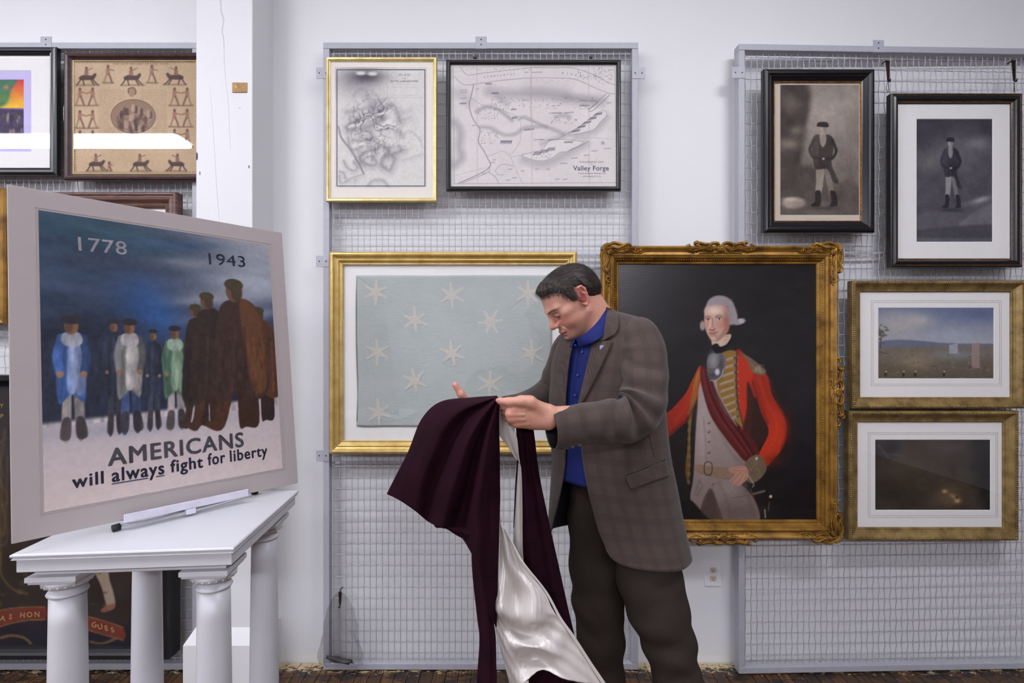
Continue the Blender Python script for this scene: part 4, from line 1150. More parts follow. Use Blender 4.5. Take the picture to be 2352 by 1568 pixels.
# ------------------------------------------------------------------ pictures on the right screen
def mezzotint_figure(cv, T, coat, legs, skin, hat):
    """a plain standing gentleman in a tail coat, a stand-in figure for an old print"""
    lt = tuple(min(255, c * 1.45) for c in coat); dkk = tuple(c * 0.7 for c in coat)
    cv.poly(T((-9, 50), (2, 50), (0, 84), (-4, 100), (-11, 100), (-10, 80)), legs, 3, 0.95)
    cv.poly(T((2, 50), (12, 52), (15, 82), (19, 100), (12, 101), (6, 80)), tuple(c * 0.82 for c in legs), 3, 0.95)
    cv.poly(T((-11, 92), (-3, 92), (-3, 112), (-6, 116), (-17, 116), (-16, 112), (-11, 108)), dkk, 3); cv.poly(T((11, 92), (19, 93), (22, 112), (20, 116), (10, 116), (13, 108)), dkk, 3)
    cv.poly(T((-8, 0), (8, 0), (15, 6), (16, 24), (13, 44), (17, 60), (24, 78), (15, 76), (7, 56), (-10, 56), (-14, 40), (-16, 22), (-14, 5)), coat, 4)
    cv.poly(T((-14, 5), (-6, 1), (-5, 24), (-7, 50), (-14, 40), (-16, 22)), lt, 6, 0.6)
    cv.line(T((-13, 8), (-19, 24), (-14, 36), (-2, 38)), 6, coat, 4); cv.line(T((-15, 9), (-21, 24), (-16, 34)), 2, lt, 3, 0.7)
    cv.line(T((14, 8), (20, 26), (14, 38), (4, 40)), 6, dkk, 4)
    cv.ell(*T((1, 39))[0], 3, 2.4, skin, 2)
    cv.poly(T((-4, -2), (4, -2), (5, 12), (0, 20), (-4, 12)), skin, 3, 0.8)
    cv.ell(*T((0, -9))[0], 5.5, 7.5, skin, 2.5); cv.ell(*T((3, -9))[0], 3.5, 7, tuple(c * 0.7 for c in skin), 4, 0.6)
    cv.poly(T((-9, -14), (-6, -20), (6, -20), (9, -14), (6, -12), (-6, -13)), hat, 3)

# ---- print in a heavy black frame
h = 0.035; yb = YF3; yf = yb - h
e, rc = picture_base('brownish print of a standing gentleman in a heavy black frame, without a mat', (1756, 156, 2012, 533), yf, yb, 'print')
wd = 27 * yf / F
rails(e, *rc, yb, [(0, 0), (0, h * .7), (wd * .06, h * .85), (wd * .16, h * .95), (wd * .28, h), (wd * .42, h * .97), (wd * .5, h * .85), (wd * .56, h * .80), (wd * .60, h * .82), (wd * .78, h * .62), (wd * .9, h * .5), (wd, h * .45), (wd, 0)], M['black'])
m_ = wd * 0.985
rails(e, rc[0] + m_, rc[1] + m_, rc[2] - m_, rc[3] - m_, yb, [(0, 0), (0, h * .48), (0.002, h * .5), (0.004, h * .46), (0.004, 0)], M['gold_line'], 'inner_moulding')
cv = Canvas(1776, 176, 1992, 520, 1.3, (206, 194, 178))
x0, y0, x1, y1 = 1793, 195, 1973, 493
cv.poly([(x0, y0), (x1, y0), (x1, y1), (x0, y1)], (118, 108, 102), 1.2, 1, False)
sub = Canvas(x0, y0, x1, y1, 1.3, (122, 112, 104))
sub.glow(1900, 260, 70, 80, (176, 164, 152), 0.95); sub.glow(1940, 225, 50, 40, (158, 148, 138), 0.8); sub.glow(1925, 330, 60, 30, (132, 122, 116), 0.8)
sub.poly([(1790, 195), (1850, 192), (1862, 230), (1850, 300), (1842, 360), (1830, 420), (1790, 440)], (66, 58, 54), 20, 0.95)
sub.glow(1815, 240, 24, 24, (110, 98, 90), 0.8); sub.glow(1812, 330, 26, 14, (150, 136, 124), 0.8); sub.glow(1830, 300, 16, 10, (140, 128, 116), 0.7)
sub.poly([(1790, 400), (1850, 380), (1900, 400), (1975, 430), (1975, 495), (1790, 495)], (82, 74, 68), 20, 0.95)
sub.glow(1880, 480, 80, 14, (126, 116, 106), 0.8); sub.ell(1823, 466, 27, 13, (164, 150, 136), 8); sub.glow(1815, 458, 14, 5, (196, 184, 170), 0.9)
sub.glow(1925, 415, 30, 36, (112, 102, 94), 0.8)
T = lambda *p: [(1890 + a * 1.55, 315 + b * 1.42 - 6) for a, b in p]
sub.glow(1893, 478, 40, 6, (58, 52, 48), 0.8)
mezzotint_figure(sub, T, (64, 57, 54), (156, 143, 131), (178, 162, 147), (48, 42, 42))
sub.noise(34, 14, 9, 31, 4); sub.noise(16, 90, 60, 32, 2)
hh, ww = sub.a.shape[:2]
j0 = int(round((y0 - cv.y0) / 1.3)); i0 = int(round((x0 - cv.x0) / 1.3))
cv.a[j0:j0 + hh, i0:i0 + ww] = sub.a
cv.line([(1850, 503), (1920, 503)], 1.2, (150, 138, 126), 1.2, 0.5)
link('print_sheet', cv.mesh('print_sheet', flat_at(yb - 0.010), M['paper']), None, e)
glass(e, rc[0] + 0.03, rc[1] + 0.03, rc[2] - 0.03, rc[3] - 0.03, yb - 0.013)

# ---- print with a wide white mat, black and gold frame
yb = 2.405; h = 0.034; yf = yb - h
e, rc = picture_base('dark grey print of a man with wide white mat, black and gold frame', (2048, 213, 2351, 613), yf, yb, 'print')
wd = 21 * yf / F
rails(e, *rc, yb, [(0, 0), (0, h * .8), (wd * .08, h * .9), (wd * .2, h * .93), (wd * .26, h * .86), (wd * .32, h * .92), (wd * .5, h), (wd * .66, h * .95), (wd * .74, h * .8), (wd * .82, h * .62), (wd, h * .5), (wd, 0)], M['black'])
m_ = wd * 0.22
beads(e, 'gold_line', rc[0] + m_, rc[1] + m_, rc[2] - m_, rc[3] - m_, yb - h * 0.88, 0.0020, 0.0042, M['gold_line'], (1.1, 0.9, 0.9))
m_ = wd * 0.86
beads(e, 'gold_line', rc[0] + m_, rc[1] + m_, rc[2] - m_, rc[3] - m_, yb - h * 0.57, 0.0030, 0.0060, M['gold_line'], (1.0, 0.8, 1))
ym = yb - 0.012
hole = rect(2105, 272, 2281, 556, ym)
sheet(e, 'mat_board', rc[0] + 0.02, rc[1] + 0.02, rc[2] - 0.02, rc[3] - 0.02, ym, 0.002, M['mat_white'], hole)
cv = Canvas(2100, 267, 2286, 561, 1.3, (72, 70, 78))
cv.poly([(2095, 260), (2290, 260), (2290, 330), (2095, 340)], (58, 56, 66), 20, 0.9)
cv.glow(2200, 350, 70, 50, (104, 100, 104), 0.9); cv.glow(2245, 330, 34, 14, (132, 128, 132), 0.8); cv.glow(2130, 370, 40, 24, (116, 112, 112), 0.7); cv.glow(2250, 410, 40, 40, (88, 86, 92), 0.8)
cv.poly([(2095, 420), (2290, 410), (2290, 480), (2095, 480)], (80, 78, 86), 14, 0.8)
cv.poly([(2095, 500), (2170, 478), (2240, 458), (2290, 460), (2290, 570), (2095, 570)], (92, 90, 96), 8, 0.9); cv.poly([(2200, 520), (2270, 470), (2290, 480), (2290, 530)], (112, 110, 116), 8, 0.8)
cv.glow(2254, 458, 18, 6, (176, 172, 174), 0.8, -0.3); cv.poly([(2095, 530), (2290, 515), (2290, 545), (2095, 545)], (66, 64, 70), 8, 0.8)
T = lambda *p: [(2183 + a * 1.1, 340 + b * 1.18) for a, b in p]
cv.glow(2186, 482, 30, 5, (40, 38, 44), 0.8)
mezzotint_figure(cv, T, (50, 48, 56), (150, 146, 146), (164, 158, 156), (34, 32, 40))
cv.noise(26, 12, 8, 41, 4); cv.noise(14, 90, 60, 42, 2)
link('print_sheet', cv.mesh('print_sheet', flat_at(ym + 0.0025), M['paper']), None, e)
glass(e, rc[0] + 0.025, rc[1] + 0.025, rc[2] - 0.025, rc[3] - 0.025, yb - 0.0165)
for (a, tilt) in ((2038, 1), (2327, -1)):           # S hooks that carry it
    q = P(a, 140, yb - 0.02)
    ho = empty('wall_hook', (q.x, yb, q.z - 0.09), 'dark metal hook on the right wire screen, ' + ('left one' if tilt > 0 else 'right one') + ' above the matted print', 'hook', 'picture hooks')
    bm = bmesh.new(); box(bm, q.x - 0.010, q.x + 0.010, q.y - 0.003, q.y + 0.0, q.z - 0.092, q.z, 0.001)
    for v in bm.verts:
        t_ = (q.z - v.co.z) / 0.092; v.co.x = q.x + (v.co.x - q.x) * (1 - 0.45 * t_) + 0.004 * t_
    link('hook_plate', bm_mesh('hook_plate', bm), M['hook'], ho)
    link('hook_bend', tube([q + Vector((-0.016, 0.012, -0.008)), q + Vector((-0.010, -0.004, -0.002)), q + Vector((0, -0.002, -0.004))], 0.0025, 6, 8), M['hook'], ho)
    link('hook_tip', tube([q + Vector((0.003, -0.002, -0.085)), q + Vector((0.004, -0.010, -0.100)), q + Vector((0.003, -0.016, -0.090))], 0.0028, 6, 8), M['hook'], ho)
    wq = P(a + 2, 186, yb - 0.03)
    link('hanging_wire', tube([wq, P(a - 2 * tilt, 200, yb - 0.025), P(a + 1, 213, yb - 0.018)], 0.0011, 6, 10), M['hook'], ho)
    link('hanging_wire', tube([wq, P(a + 3, 200, yb - 0.025), P(a + 4, 213, yb - 0.018)], 0.0011, 6, 10), M['hook'], ho)

# ---- two gilt landscapes
def gilt_landscape(label, outer, inner_px, pic_px, yb, paint, wdpx):
    h = 0.040; yf = yb - h
    e, rc = picture_base(label, outer, yf, yb, 'painting')
    wd = wdpx * yf / F
    rails(e, *rc, yb, [(0, 0), (0, h * .85), (wd * .05, h * .93), (wd * .30, h * .93), (wd * .36, h * .82), (wd * .46, h * .72), (wd * .62, h * .58), (wd * .74, h * .52), (wd * .80, h * .48), (wd * .94, h * .44), (wd, h * .38), (wd, 0)], M['gold_dull'])
    m_ = wd * 0.18
    beads(e, 'rope_moulding', rc[0] + m_, rc[1] + m_, rc[2] - m_, rc[3] - m_, yb - h * 0.95, 0.0056, 0.0088, M['gold_dull'], (0.75, 0.8, 1.15))
    m_ = wd * 0.88
    beads(e, 'rope_moulding', rc[0] + m_, rc[1] + m_, rc[2] - m_, rc[3] - m_, yb - h * 0.46, 0.0030, 0.0062, M['gold_dull'], (0.8, 0.8, 1.1))
    ym = yb - 0.010
    hole = rect(*pic_px, ym)
    sheet(e, 'mat_board', rc[0] + 0.02, rc[1] + 0.02, rc[2] - 0.02, rc[3] - 0.02, ym, 0.002, M['mat_white'], hole)
    a, b, c, d = pic_px
    for off in (12, 16):
        q = rect(a - off, b - off, c + off, d + off, ym - 0.0004)
        rails(e, *q, ym, [(0, 0), (0, 0.0004), (0.0009, 0.0004), (0.0009, 0)], M['gold_line'], 'ruled_line')
    cv = Canvas(a - 4, b - 4, c + 4, d + 4, 1.3, (60, 54, 48))
    paint(cv, a, b, c, d)
    link('painted_sheet', cv.mesh('painted_sheet', flat_at(ym + 0.0025), M['paper']), None, e)
    glass(e, rc[0] + 0.03, rc[1] + 0.03, rc[2] - 0.03, rc[3] - 0.03, yb - 0.0145)
    return e
def day(cv, a, b, c, d):
    cv.poly([(a - 9, b - 9), (c + 9, b - 9), (c + 9, 800), (a - 9, 800)], (104, 116, 148), 4, 1, False, (168, 168, 172), ((0, b), (0, 790)))
    cv.glow(2060, 745, 60, 36, (176, 172, 168), 0.9); cv.glow(2190, 770, 60, 16, (164, 170, 184), 0.8); cv.glow(2110, 735, 30, 14, (196, 190, 182), 0.7); cv.glow(2250, 720, 50, 14, (92, 104, 140), 0.8)
    cv.poly([(a - 9, 786), (2060, 780), (2110, 782), (2180, 788), (c + 9, 790), (c + 9, 800), (a - 9, 800)], (96, 104, 124), 4, 0.9)
    cv.poly([(a - 9, 797), (c + 9, 795), (c + 9, d + 9), (a - 9, d + 9)], (116, 106, 92), 5, 1, False, (92, 80, 64), ((0, 800), (0, d)))
    cv.glow(2100, 830, 40, 18, (148, 132, 104), 0.8); cv.glow(2200, 815, 60, 10, (132, 136, 140), 0.8); cv.glow(2050, 850, 40, 16, (98, 86, 62), 0.8)
    r_ = random.Random(4)
    cv.line([(2022, 800), (2024, 770), (2020, 752)], 2, (70, 62, 52), 1.5); 
    for _ in range(34): cv.ell(2025 + r_.gauss(0, 8), 766 + r_.gauss(0, 10), 3, 2, (84, 80, 64), 2, 0.6)
    cv.poly([(2232, 790), (2250, 786), (2250, 845), (2232, 845)], (158, 132, 128), 2, 0.9, False); cv.poly([(2180, 792), (2200, 788), (2200, 812), (2180, 812)], (168, 172, 180), 2, 0.8, False)
    for _ in range(60):
        x_, y_ = r_.uniform(a, c), r_.uniform(805, d)
        cv.line([(x_, y_), (x_ + r_.uniform(-8, 12), y_ + r_.uniform(-3, 3))], 2, r_.choice([(150, 138, 116), (70, 62, 50), (128, 120, 116)]), 2, 0.6)
    for x_ in (2034, 2075, 2102, 2168): cv.ell(x_, 860, 3, 5, (44, 38, 36), 2); cv.ell(x_ + 1, 853, 1.8, 2, (190, 170, 150), 1.5)
    cv.noise(16, 20, 30, 51, 4)
def dusk(cv, a, b, c, d):
    cv.a[:] = (62, 52, 44)
    cv.poly([(2230, b - 9), (c + 9, b - 9), (c + 9, d + 9), (2262, d + 9)], (30, 28, 28), 40, 0.9); cv.glow(2090, 1060, 70, 60, (78, 66, 52), 0.9); cv.glow(2180, 1030, 60, 24, (80, 70, 66), 0.7)
    cv.glow(2045, 1030, 30, 20, (44, 44, 52), 0.8); cv.glow(2060, 1130, 70, 40, (52, 46, 34), 0.8); cv.glow(2180, 1140, 40, 26, (104, 84, 60), 0.8)
    cv.glow(2170, 1128, 6, 4, (196, 160, 110), 0.9); cv.glow(2199, 1150, 7, 5, (206, 170, 120), 0.9); cv.glow(2190, 1140, 12, 5, (168, 130, 90), 0.7, 0.5); cv.ell(2198, 1142, 3, 3, (40, 32, 26), 2, 0.7)
    cv.line([(2018, 1022), (2040, 1050)], 4, (96, 92, 98), 4, 0.5); cv.line([(2020, 1040), (2070, 1046)], 3, (88, 84, 90), 3, 0.5)
    cv.noise(22, 8, 12, 61, 5)
gilt_landscape('gilt-framed pale landscape with a cloudy sky, above the dark landscape', (1959, 644, 2358, 938), None, (2017, 706, 2284, 870), 2.415, day, 25)
gilt_landscape('gilt-framed dark brown landscape, lowest picture on the right screen', (1951, 944, 2342, 1242), None, (2010, 1009, 2276, 1172), 2.412, dusk, 27)

# ------------------------------------------------------------------ pictures on the left screen
# ---- colourful print in a black frame, at the left edge
h = 0.03; yb = YF; yf = yb - h
e, rc = picture_base('small rainbow-coloured print with a lilac mat, in a black frame at the left edge', (-190, 106, 127, 400), yf, yb, 'print')
wd = 17 * yf / F
rails(e, *rc, yb, [(0, 0), (0, h * .75), (wd * .1, h * .9), (wd * .3, h), (wd * .6, h), (wd * .75, h * .8), (wd * .86, h * .85), (wd, h * .6), (wd, 0)], M['black'])
ym = yb - 0.011
sheet(e, 'mat_board', rc[0] + 0.02, rc[1] + 0.02, rc[2] - 0.02, rc[3] - 0.02, ym, 0.002, M['mat_white'], rect(-140, 161, 72, 349, ym))
sheet(e, 'inner_mat', *rect(-150, 152, 82, 358, ym), ym + 0.0022, 0.0016, M['mat_lilac'], rect(-120, 181, 54, 322, ym))
cv = Canvas(-124, 177, 60, 326, 1.6, (230, 120, 60))
cv.poly([(-130, 170), (70, 170), (70, 255), (-130, 255)], (206, 60, 70), 2, 1, False, (250, 206, 60), ((0, 180), (0, 250)))
cv.poly([(-130, 170), (30, 170), (24, 210), (12, 240), (-30, 250), (-130, 240)], (62, 120, 96), 10, 0.95); cv.glow(14, 200, 6, 5, (220, 130, 80), 0.9); cv.glow(0, 225, 20, 14, (110, 140, 70), 0.8); cv.glow(-60, 200, 40, 30, (40, 90, 140), 0.7)
cv.poly([(-130, 250), (70, 250), (70, 265), (-130, 268)], (84, 60, 160), 5, 0.9)
cv.poly([(-130, 258), (70, 258), (70, 330), (-130, 330)], (70, 64, 92), 6, 0.95)
r_ = random.Random(17)
for _ in range(110): cv.ell(r_.uniform(-125, 58), r_.uniform(262, 325), r_.uniform(2, 6), r_.uniform(3, 9), r_.choice([(48, 44, 70), (150, 140, 150), (96, 84, 60), (60, 56, 110), (176, 160, 130)]), 3, 0.6)
cv.noise(24, 20, 24, 3, 3)
link('print_sheet', cv.mesh('print_sheet', flat_at(ym + 0.0045), M['paper']), None, e)
glass(e, rc[0] + 0.025, rc[1] + 0.025, rc[2] - 0.025, rc[3] - 0.025, yb - 0.0145)

# ---- printed handkerchief in a dark wooden frame
yb = YF; h = 0.032; yf = yb - h
e, rc = picture_base('brown printed handkerchief with small fencing figures, in a dark wooden frame by the pillar', (144, 118, 466, 412), yf, yb, 'print')
wd = 15.5 * yf / F
rails(e, *rc, yb, [(0, 0), (0, h * .7), (wd * .12, h * .92), (wd * .35, h), (wd * .6, h * .9), (wd * .8, h * .6), (wd * .9, h * .5), (wd, h * .46), (wd, 0)], M['wood_dark'])
m_ = wd
rails(e, rc[0] + m_, rc[1] + m_, rc[2] - m_, rc[3] - m_, yb, [(0, 0), (0, h * .46), (0.002, h * .48), (0.0045, h * .42), (0.0045, 0)], M['gold_pale'], 'inner_moulding')
cv = Canvas(154, 128, 458, 408, 1.25, (196, 170, 138))
cv.noise(26, 4, 5, 5, 4); cv.noise(16, 60, 70, 6, 2)
k = crop(0, 60, 3.267)
brn = (96, 74, 66)
fx = (lambda pts: k(*pts))
for i in range(46): cv.line(fx([(545 + i * 20, 262), (555 + i * 20, 275)]), 2.2, brn, 1.2, 0.7, False)
for i in range(40): cv.line(fx([(535 + i * 0.6, 290 + i * 20), (548 + i * 0.6, 300 + i * 20)]), 2.2, brn, 1.2, 0.6, False)
for i in range(46): cv.line(fx([(555 + i * 20, 1100), (568 + i * 20, 1092)]), 1.8, brn, 1.2, 0.5, False)
r_ = random.Random(33)
def rider(x_, y_, s=1.0, f=1):
    D = lambda *p: k(*[(x_ + f * a * s, y_ + b * s) for a, b in p])
    c_ = (70, 54, 54)
    cv.poly(D((-60, -10), (-20, -26), (40, -20), (70, -40), (86, -30), (76, -6), (50, 16), (-40, 20), (-66, 8)), c_, 3, 0.85)
    for lx, ex in ((-50, -86), (-34, -20), (36, 66), (50, 100)): cv.line(D((lx, 10), ((lx + ex) / 2, 40), (ex, 62)), 3.2, c_, 2, 0.8)
    cv.poly(D((-14, -70), (8, -74), (16, -24), (-18, -22)), (140, 100, 86), 3, 0.85); cv.ell(*D((-2, -84))[0], 3.2, 3.6, (110, 84, 74), 2, 0.9)
    cv.line(D((4, -64), (50, -84)), 2, brn, 1.5, 0.7); cv.line(D((-90, 66), (110, 62)), 3.4, (112, 90, 78), 4, 0.6)
def man(x_, y_, s=1.0, f=1):
    D = lambda *p: k(*[(x_ + f * a * s, y_ + b * s) for a, b in p])
    cv.poly(D((-14, -40), (12, -42), (14, 10), (-16, 12)), (156, 112, 94), 3, 0.85); cv.ell(*D((0, -56))[0], 3.4, 4, (110, 82, 72), 2, 0.9)
    cv.line(D((-10, 10), (-22, 44), (-34, 80)), 4, (150, 120, 100), 2.5, 0.8); cv.line(D((8, 10), (22, 44), (34, 82)), 4, (110, 82, 74), 2.5, 0.85); cv.line(D((10, -32), (50, -20)), 3.2, (140, 104, 88), 2, 0.8)
    cv.line(D((-50, 88), (50, 90)), 3, (104, 82, 72), 3, 0.7)
for x_, y_, f in ((650, 388, 1), (985, 388, 1), (1320, 384, -1)): rider(x_, y_, 0.86, f)
for x_ in (810, 1140): man(x_, 350, 0.85, 1)
for y_ in (520, 690, 840): man(600, y_, 0.85, 1); man(695, y_, 0.85, -1)
for y_ in (520, 680, 830): man(1310, y_, 0.85, 1); man(1405, y_, 0.85, -1)
for x_, f in ((720, 1), (1050, 1), (1330, -1)): rider(x_, 1035, 0.8, f)
man(820, 1050, 0.4)
for i in range(34):
    b = 480 + i * 10
    for (a0, a1) in ((740, 930), (1060, 1250)) if b < 560 else ((740, 830 if 600 < b < 760 else 860), (1170 if 600 < b < 760 else 1140, 1250)):
        a = a0
        while a < a1:
            L = r_.uniform(14, 44); cv.line(fx([(a, b), (min(a1, a + L), b)]), 1.0, (140, 116, 98), 1.1, 0.6, False); a += L + 7
cv.ell(*k((990, 495))[0], 9, 11, (168, 136, 112), 3); cv.line(fx([(962, 500), (965, 470), (1000, 462), (1018, 480), (1018, 510)]), 2, (84, 64, 56), 1.5)
cv.ell(*k((1000, 678))[0], 51, 39, (150, 124, 104), 2); cv.line([(k((1000, 678))[0][0] + 51 * math.cos(t), k((1000, 678))[0][1] + 39 * math.sin(t)) for t in np.linspace(0, 6.28, 30)], 1.2, (90, 70, 64), 1.2)
for _ in range(70):
    an, rr_ = r_.uniform(0, 6.28), math.sqrt(r_.random())
    x_, y_ = 1000 + 140 * rr_ * math.cos(an), 695 + 85 * rr_ * math.sin(an)
    cv.poly(k((x_ - 9, y_ - 22), (x_ + 9, y_ - 22), (x_ + 11, y_ + 24), (x_ - 11, y_ + 24)), r_.choice([(86, 70, 66), (168, 140, 120), (108, 86, 76), (62, 50, 52), (190, 162, 138)]), 2.5, 0.6)
link('printed_cloth', cv.mesh('printed_cloth', flat_at(yb - 0.0105), M['paper']), None, e)
wall_text('lettering', 'THE NEW BROAD SWORD EXER', 322, 149, 7.4, yb - 0.011, plain('brown_print', srgb(120, 94, 78), 0.9), e, spacing=1.25)
glass(e, rc[0] + 0.03, rc[1] + 0.03, rc[2] - 0.03, rc[3] - 0.03, yb - 0.0135)
q = P(139, 262, yb - 0.02)                       # white paper label on its side
link('paper_label', box_mesh('paper_label', rc[0] - 0.0012, rc[0] + 0.0002, yb - 0.026, yb - 0.006, q.z - 0.033, q.z + 0.033), M['mat_white'], e)

# ---- brown moulded frame behind the poster
h = 0.05; yf = yb - h
e, rc = picture_base('picture in a brown moulded wooden frame, mostly hidden behind the poster', (60, 440, 404, 800), yf, yb, 'picture')
wd = 34 * yf / F
rails(e, *rc, yb, [(0, 0), (0, h * .8), (wd * .06, h * .95), (wd * .18, h), (wd * .26, h * .9), (wd * .34, h * .94), (wd * .5, h * .9), (wd * .66, h * .68), (wd * .74, h * .6), (wd * .80, h * .66), (wd * .9, h * .6), (wd, h * .4), (wd, 0)], M['wood_brown'])
sheet(e, 'mat_board', rc[0] + 0.05, rc[1] + 0.05, rc[2] - 0.05, rc[3] - 0.05, yb - 0.012, 0.003, M['mat_cream'])

cv = Canvas(104, 484, 362, 758, 3.0, (168, 156, 140))
cv.glow(230, 640, 90, 90, (104, 92, 82), 0.8); cv.glow(230, 540, 120, 40, (190, 182, 170), 0.8); cv.noise(40, 8, 8, 3, 4)
link('print_sheet', cv.mesh('print_sheet', flat_at(yb - 0.0135), M['paper']), None, e)
# ---- gold frame at the left edge
yf = yb - 0.045
e, rc = picture_base('edge of a broad old gold frame at the left border of the view', (-260, 430, 10, 744), yf, yb, 'picture')
wd = 30 * yf / F; h = 0.045
rails(e, *rc, yb, [(0, 0), (0, h * .8), (wd * .1, h), (wd * .4, h * .9), (wd * .6, h * .7), (wd, h * .4), (wd, 0)], M['gold_old'])
sheet(e, 'mat_board', rc[0] + 0.04, rc[1] + 0.04, rc[2] - 0.04, rc[3] - 0.04, yb - 0.012, 0.003, M['mat_cream'])

# ---- dark painted emblem with a lettered ribbon, low on the left
yb = YF; h = 0.085; yf = yb - h
e, rc = picture_base('large dark painted banner with a lettered ribbon, low behind the white pedestal', (-330, 862, 386, 1517), yf, yb, 'painting')
wd = 26 * yf / F
rails(e, *rc, yb, [(0, 0), (0, h * .9), (wd * .1, h), (wd * .45, h), (wd * .6, h * .9), (wd * .8, h * .75), (wd, h * .7), (wd, 0)], M['black'])
ypt = yb - 0.045
cv = Canvas(-310, 880, 372, 1512, 2.4, (40, 33, 30))
cv.poly([(-320, 1440), (380, 1440), (380, 1520), (-320, 1520)], (24, 22, 34), 20, 0.95); cv.glow(20, 1180, 120, 130, (62, 50, 40), 0.8); cv.glow(-60, 1020, 100, 90, (52, 46, 50), 0.8)
k = crop(0, 1080, 3.178)
cv.poly(k((-60, 1040), (60, 1015), (200, 1000), (330, 1000), (330, 1085), (200, 1090), (60, 1120), (-60, 1160)), (104, 44, 34), 3, 0.95)
cv.poly(k((640, 1070), (760, 1100), (900, 1150), (900, 1235), (760, 1195), (640, 1160)), (104, 44, 34), 3, 0.95)
for pts in ([(-60, 1035), (60, 1010), (200, 996), (330, 996)], [(-60, 1165), (60, 1122), (200, 1094), (330, 1088)], [(640, 1066), (760, 1098), (900, 1146)], [(640, 1165), (760, 1200), (900, 1240)]): cv.line(k(*pts), 2, (150, 116, 60), 1.8, 0.9)
cv.line(k((10, 1220), (80, 1205), (170, 1220), (225, 1270), (200, 1330), (140, 1330), (140, 1300), (165, 1290)), 7, (110, 88, 52), 4, 0.85, True, 3)
cv.line(k((660, 1250), (740, 1265), (840, 1230)), 6, (110, 88, 52), 4, 0.8)
cv.poly(k((690, 720), (780, 715), (800, 800), (830, 900), (840, 990), (790, 1020), (770, 960), (740, 850)), (150, 132, 112), 4, 0.9); cv.poly(k((780, 985), (840, 975), (830, 1010), (760, 1035), (735, 1020)), (120, 76, 60), 3, 0.9)
for _ in range(60): cv.ell(r_.uniform(-100, 250), r_.uniform(1250, 1400), r_.uniform(3, 9), r_.uniform(2, 6), r_.choice([(70, 60, 36), (92, 78, 40), (40, 40, 26)]), 4, 0.5)
cv.line(k((0, 600), (10, 760), (100, 870), (200, 900)), 5, (96, 78, 48), 4, 0.6)
for _ in range(12): cv.line([(r_.uniform(-40, 20), r_.uniform(920, 1300)) for _ in range(3)], 3, (110, 86, 52), 4, 0.4)
cv.noise(20, 12, 14, 8, 4)
link('painted_panel', cv.mesh('painted_panel', flat_at(ypt), M['canvas']), None, e)
gl_ = plain('gilt_lettering', srgb(150, 122, 74), 0.6)
for ch, a, b, ro in (('A', 18, 1096, -8), ('S', 75, 1086, -7), ('H', 163, 1073, -4), ('O', 215, 1070, -2), ('N', 270, 1068, 0), ('G', 690, 1145, 12), ('U', 735, 1157, 13), ('E', 780, 1168, 14), ('S', 826, 1180, 15)):
    wall_text('lettering', ch, *k((a, b))[0], 17, ypt - 0.0008, gl_, e, rot=R(ro), bold=0.02)
wall_text('lettering', 'Y', 4, 936, 14, ypt - 0.0008, gl_, e); wall_text('lettering', 'P', 4, 960, 14, ypt - 0.0008, gl_, e)

# ------------------------------------------------------------------ plastic bag on a hook, low on the middle screen
def plastic_mat():
    t = NT('clear_plastic')
    t.t.nodes.remove(t.b)
    tr = t.n('ShaderNodeBsdfTransparent'); tr.inputs[0].default_value = (0.90, 0.90, 0.90, 1)
    gl = t.n('ShaderNodeBsdfGlossy'); gl.inputs['Roughness'].default_value = 0.12
    lw = t.n('ShaderNodeLayerWeight'); lw.inputs['Blend'].default_value = 0.12
    mx = t.n('ShaderNodeMixShader')
    t.l(lw.outputs['Facing'], mx.inputs[0]); t.l(tr.outputs[0], mx.inputs[1]); t.l(gl.outputs[0], mx.inputs[2]); t.l(mx.outputs[0], t.out.inputs['Surface'])
    return t.m
M['plastic_clear'] = plastic_mat()
q = P(780, 1360, 2.40)
ba = empty('plastic_bag', P(785, 1525, 2.40), 'crumpled clear plastic bag hanging from the lower left of the middle screen', 'bag')
nu, nv = 60, 60
rr = np.random.default_rng(11)
th = np.linspace(0, 2 * math.pi, nu, endpoint=False)
rows = []
for j in range(nv):
    t_ = j / (nv - 1)
    c0 = np.array(P(780 + 4 * t_, 1362 + 166 * t_, 2.39))
    w_ = 0.012 + 0.075 * min(1, t_ * 2.2) + 0.012 * math.sin(t_ * 9)
    d_ = 0.004 + 0.020 * min(1, t_ * 1.6)
    wr = 0.010 * (np.sin(3 * th + 6 * t_) + np.sin(7 * th - 9 * t_ + 1) * 0.6 + np.sin(13 * th + 21 * t_) * 0.4) * min(1, 0.3 + t_)
    rows.append(np.stack([c0[0] + (w_ + wr * 0.6) * np.cos(th), c0[1] + (d_ + wr * 0.6) * np.sin(th), c0[2] + 0.004 * np.sin(5 * th + 15 * t_)], -1))
link('bag_film', grid_mesh('bag_film', np.array(rows), closed_u=True), M['plastic_clear'], ba)
bm = bmesh.new(); bmesh.ops.create_icosphere(bm, subdivisions=3, radius=1)
q2 = P(778, 1516, 2.39)
for v in bm.verts:
    n_ = 1 + 0.25 * math.sin(v.co.x * 7 + v.co.z * 5) + 0.2 * math.sin(v.co.z * 11 + 2)
    v.co = Vector((q2.x + v.co.x * 0.055 * n_, q2.y + v.co.y * 0.012, q2.z + 0.002 + v.co.z * 0.012 * n_ - v.co.x * 0.014))
link('bag_contents', bm_mesh('bag_contents', bm, True), plain('dark_crumple', srgb(62, 58, 62), 0.4), ba)
hk = empty('screen_hook', q, 'small brown hook that holds the plastic bag', 'hook', 'picture hooks')
bm = bmesh.new(); box(bm, q.x - 0.008, q.x + 0.008, 2.405, 2.409, q.z - 0.06, q.z, 0.001)
for v in bm.verts: v.co.x = q.x + (v.co.x - q.x) * (1 - 0.5 * (q.z - v.co.z) / 0.06)
link('hook_plate', bm_mesh('hook_plate', bm), M['hook'], hk)
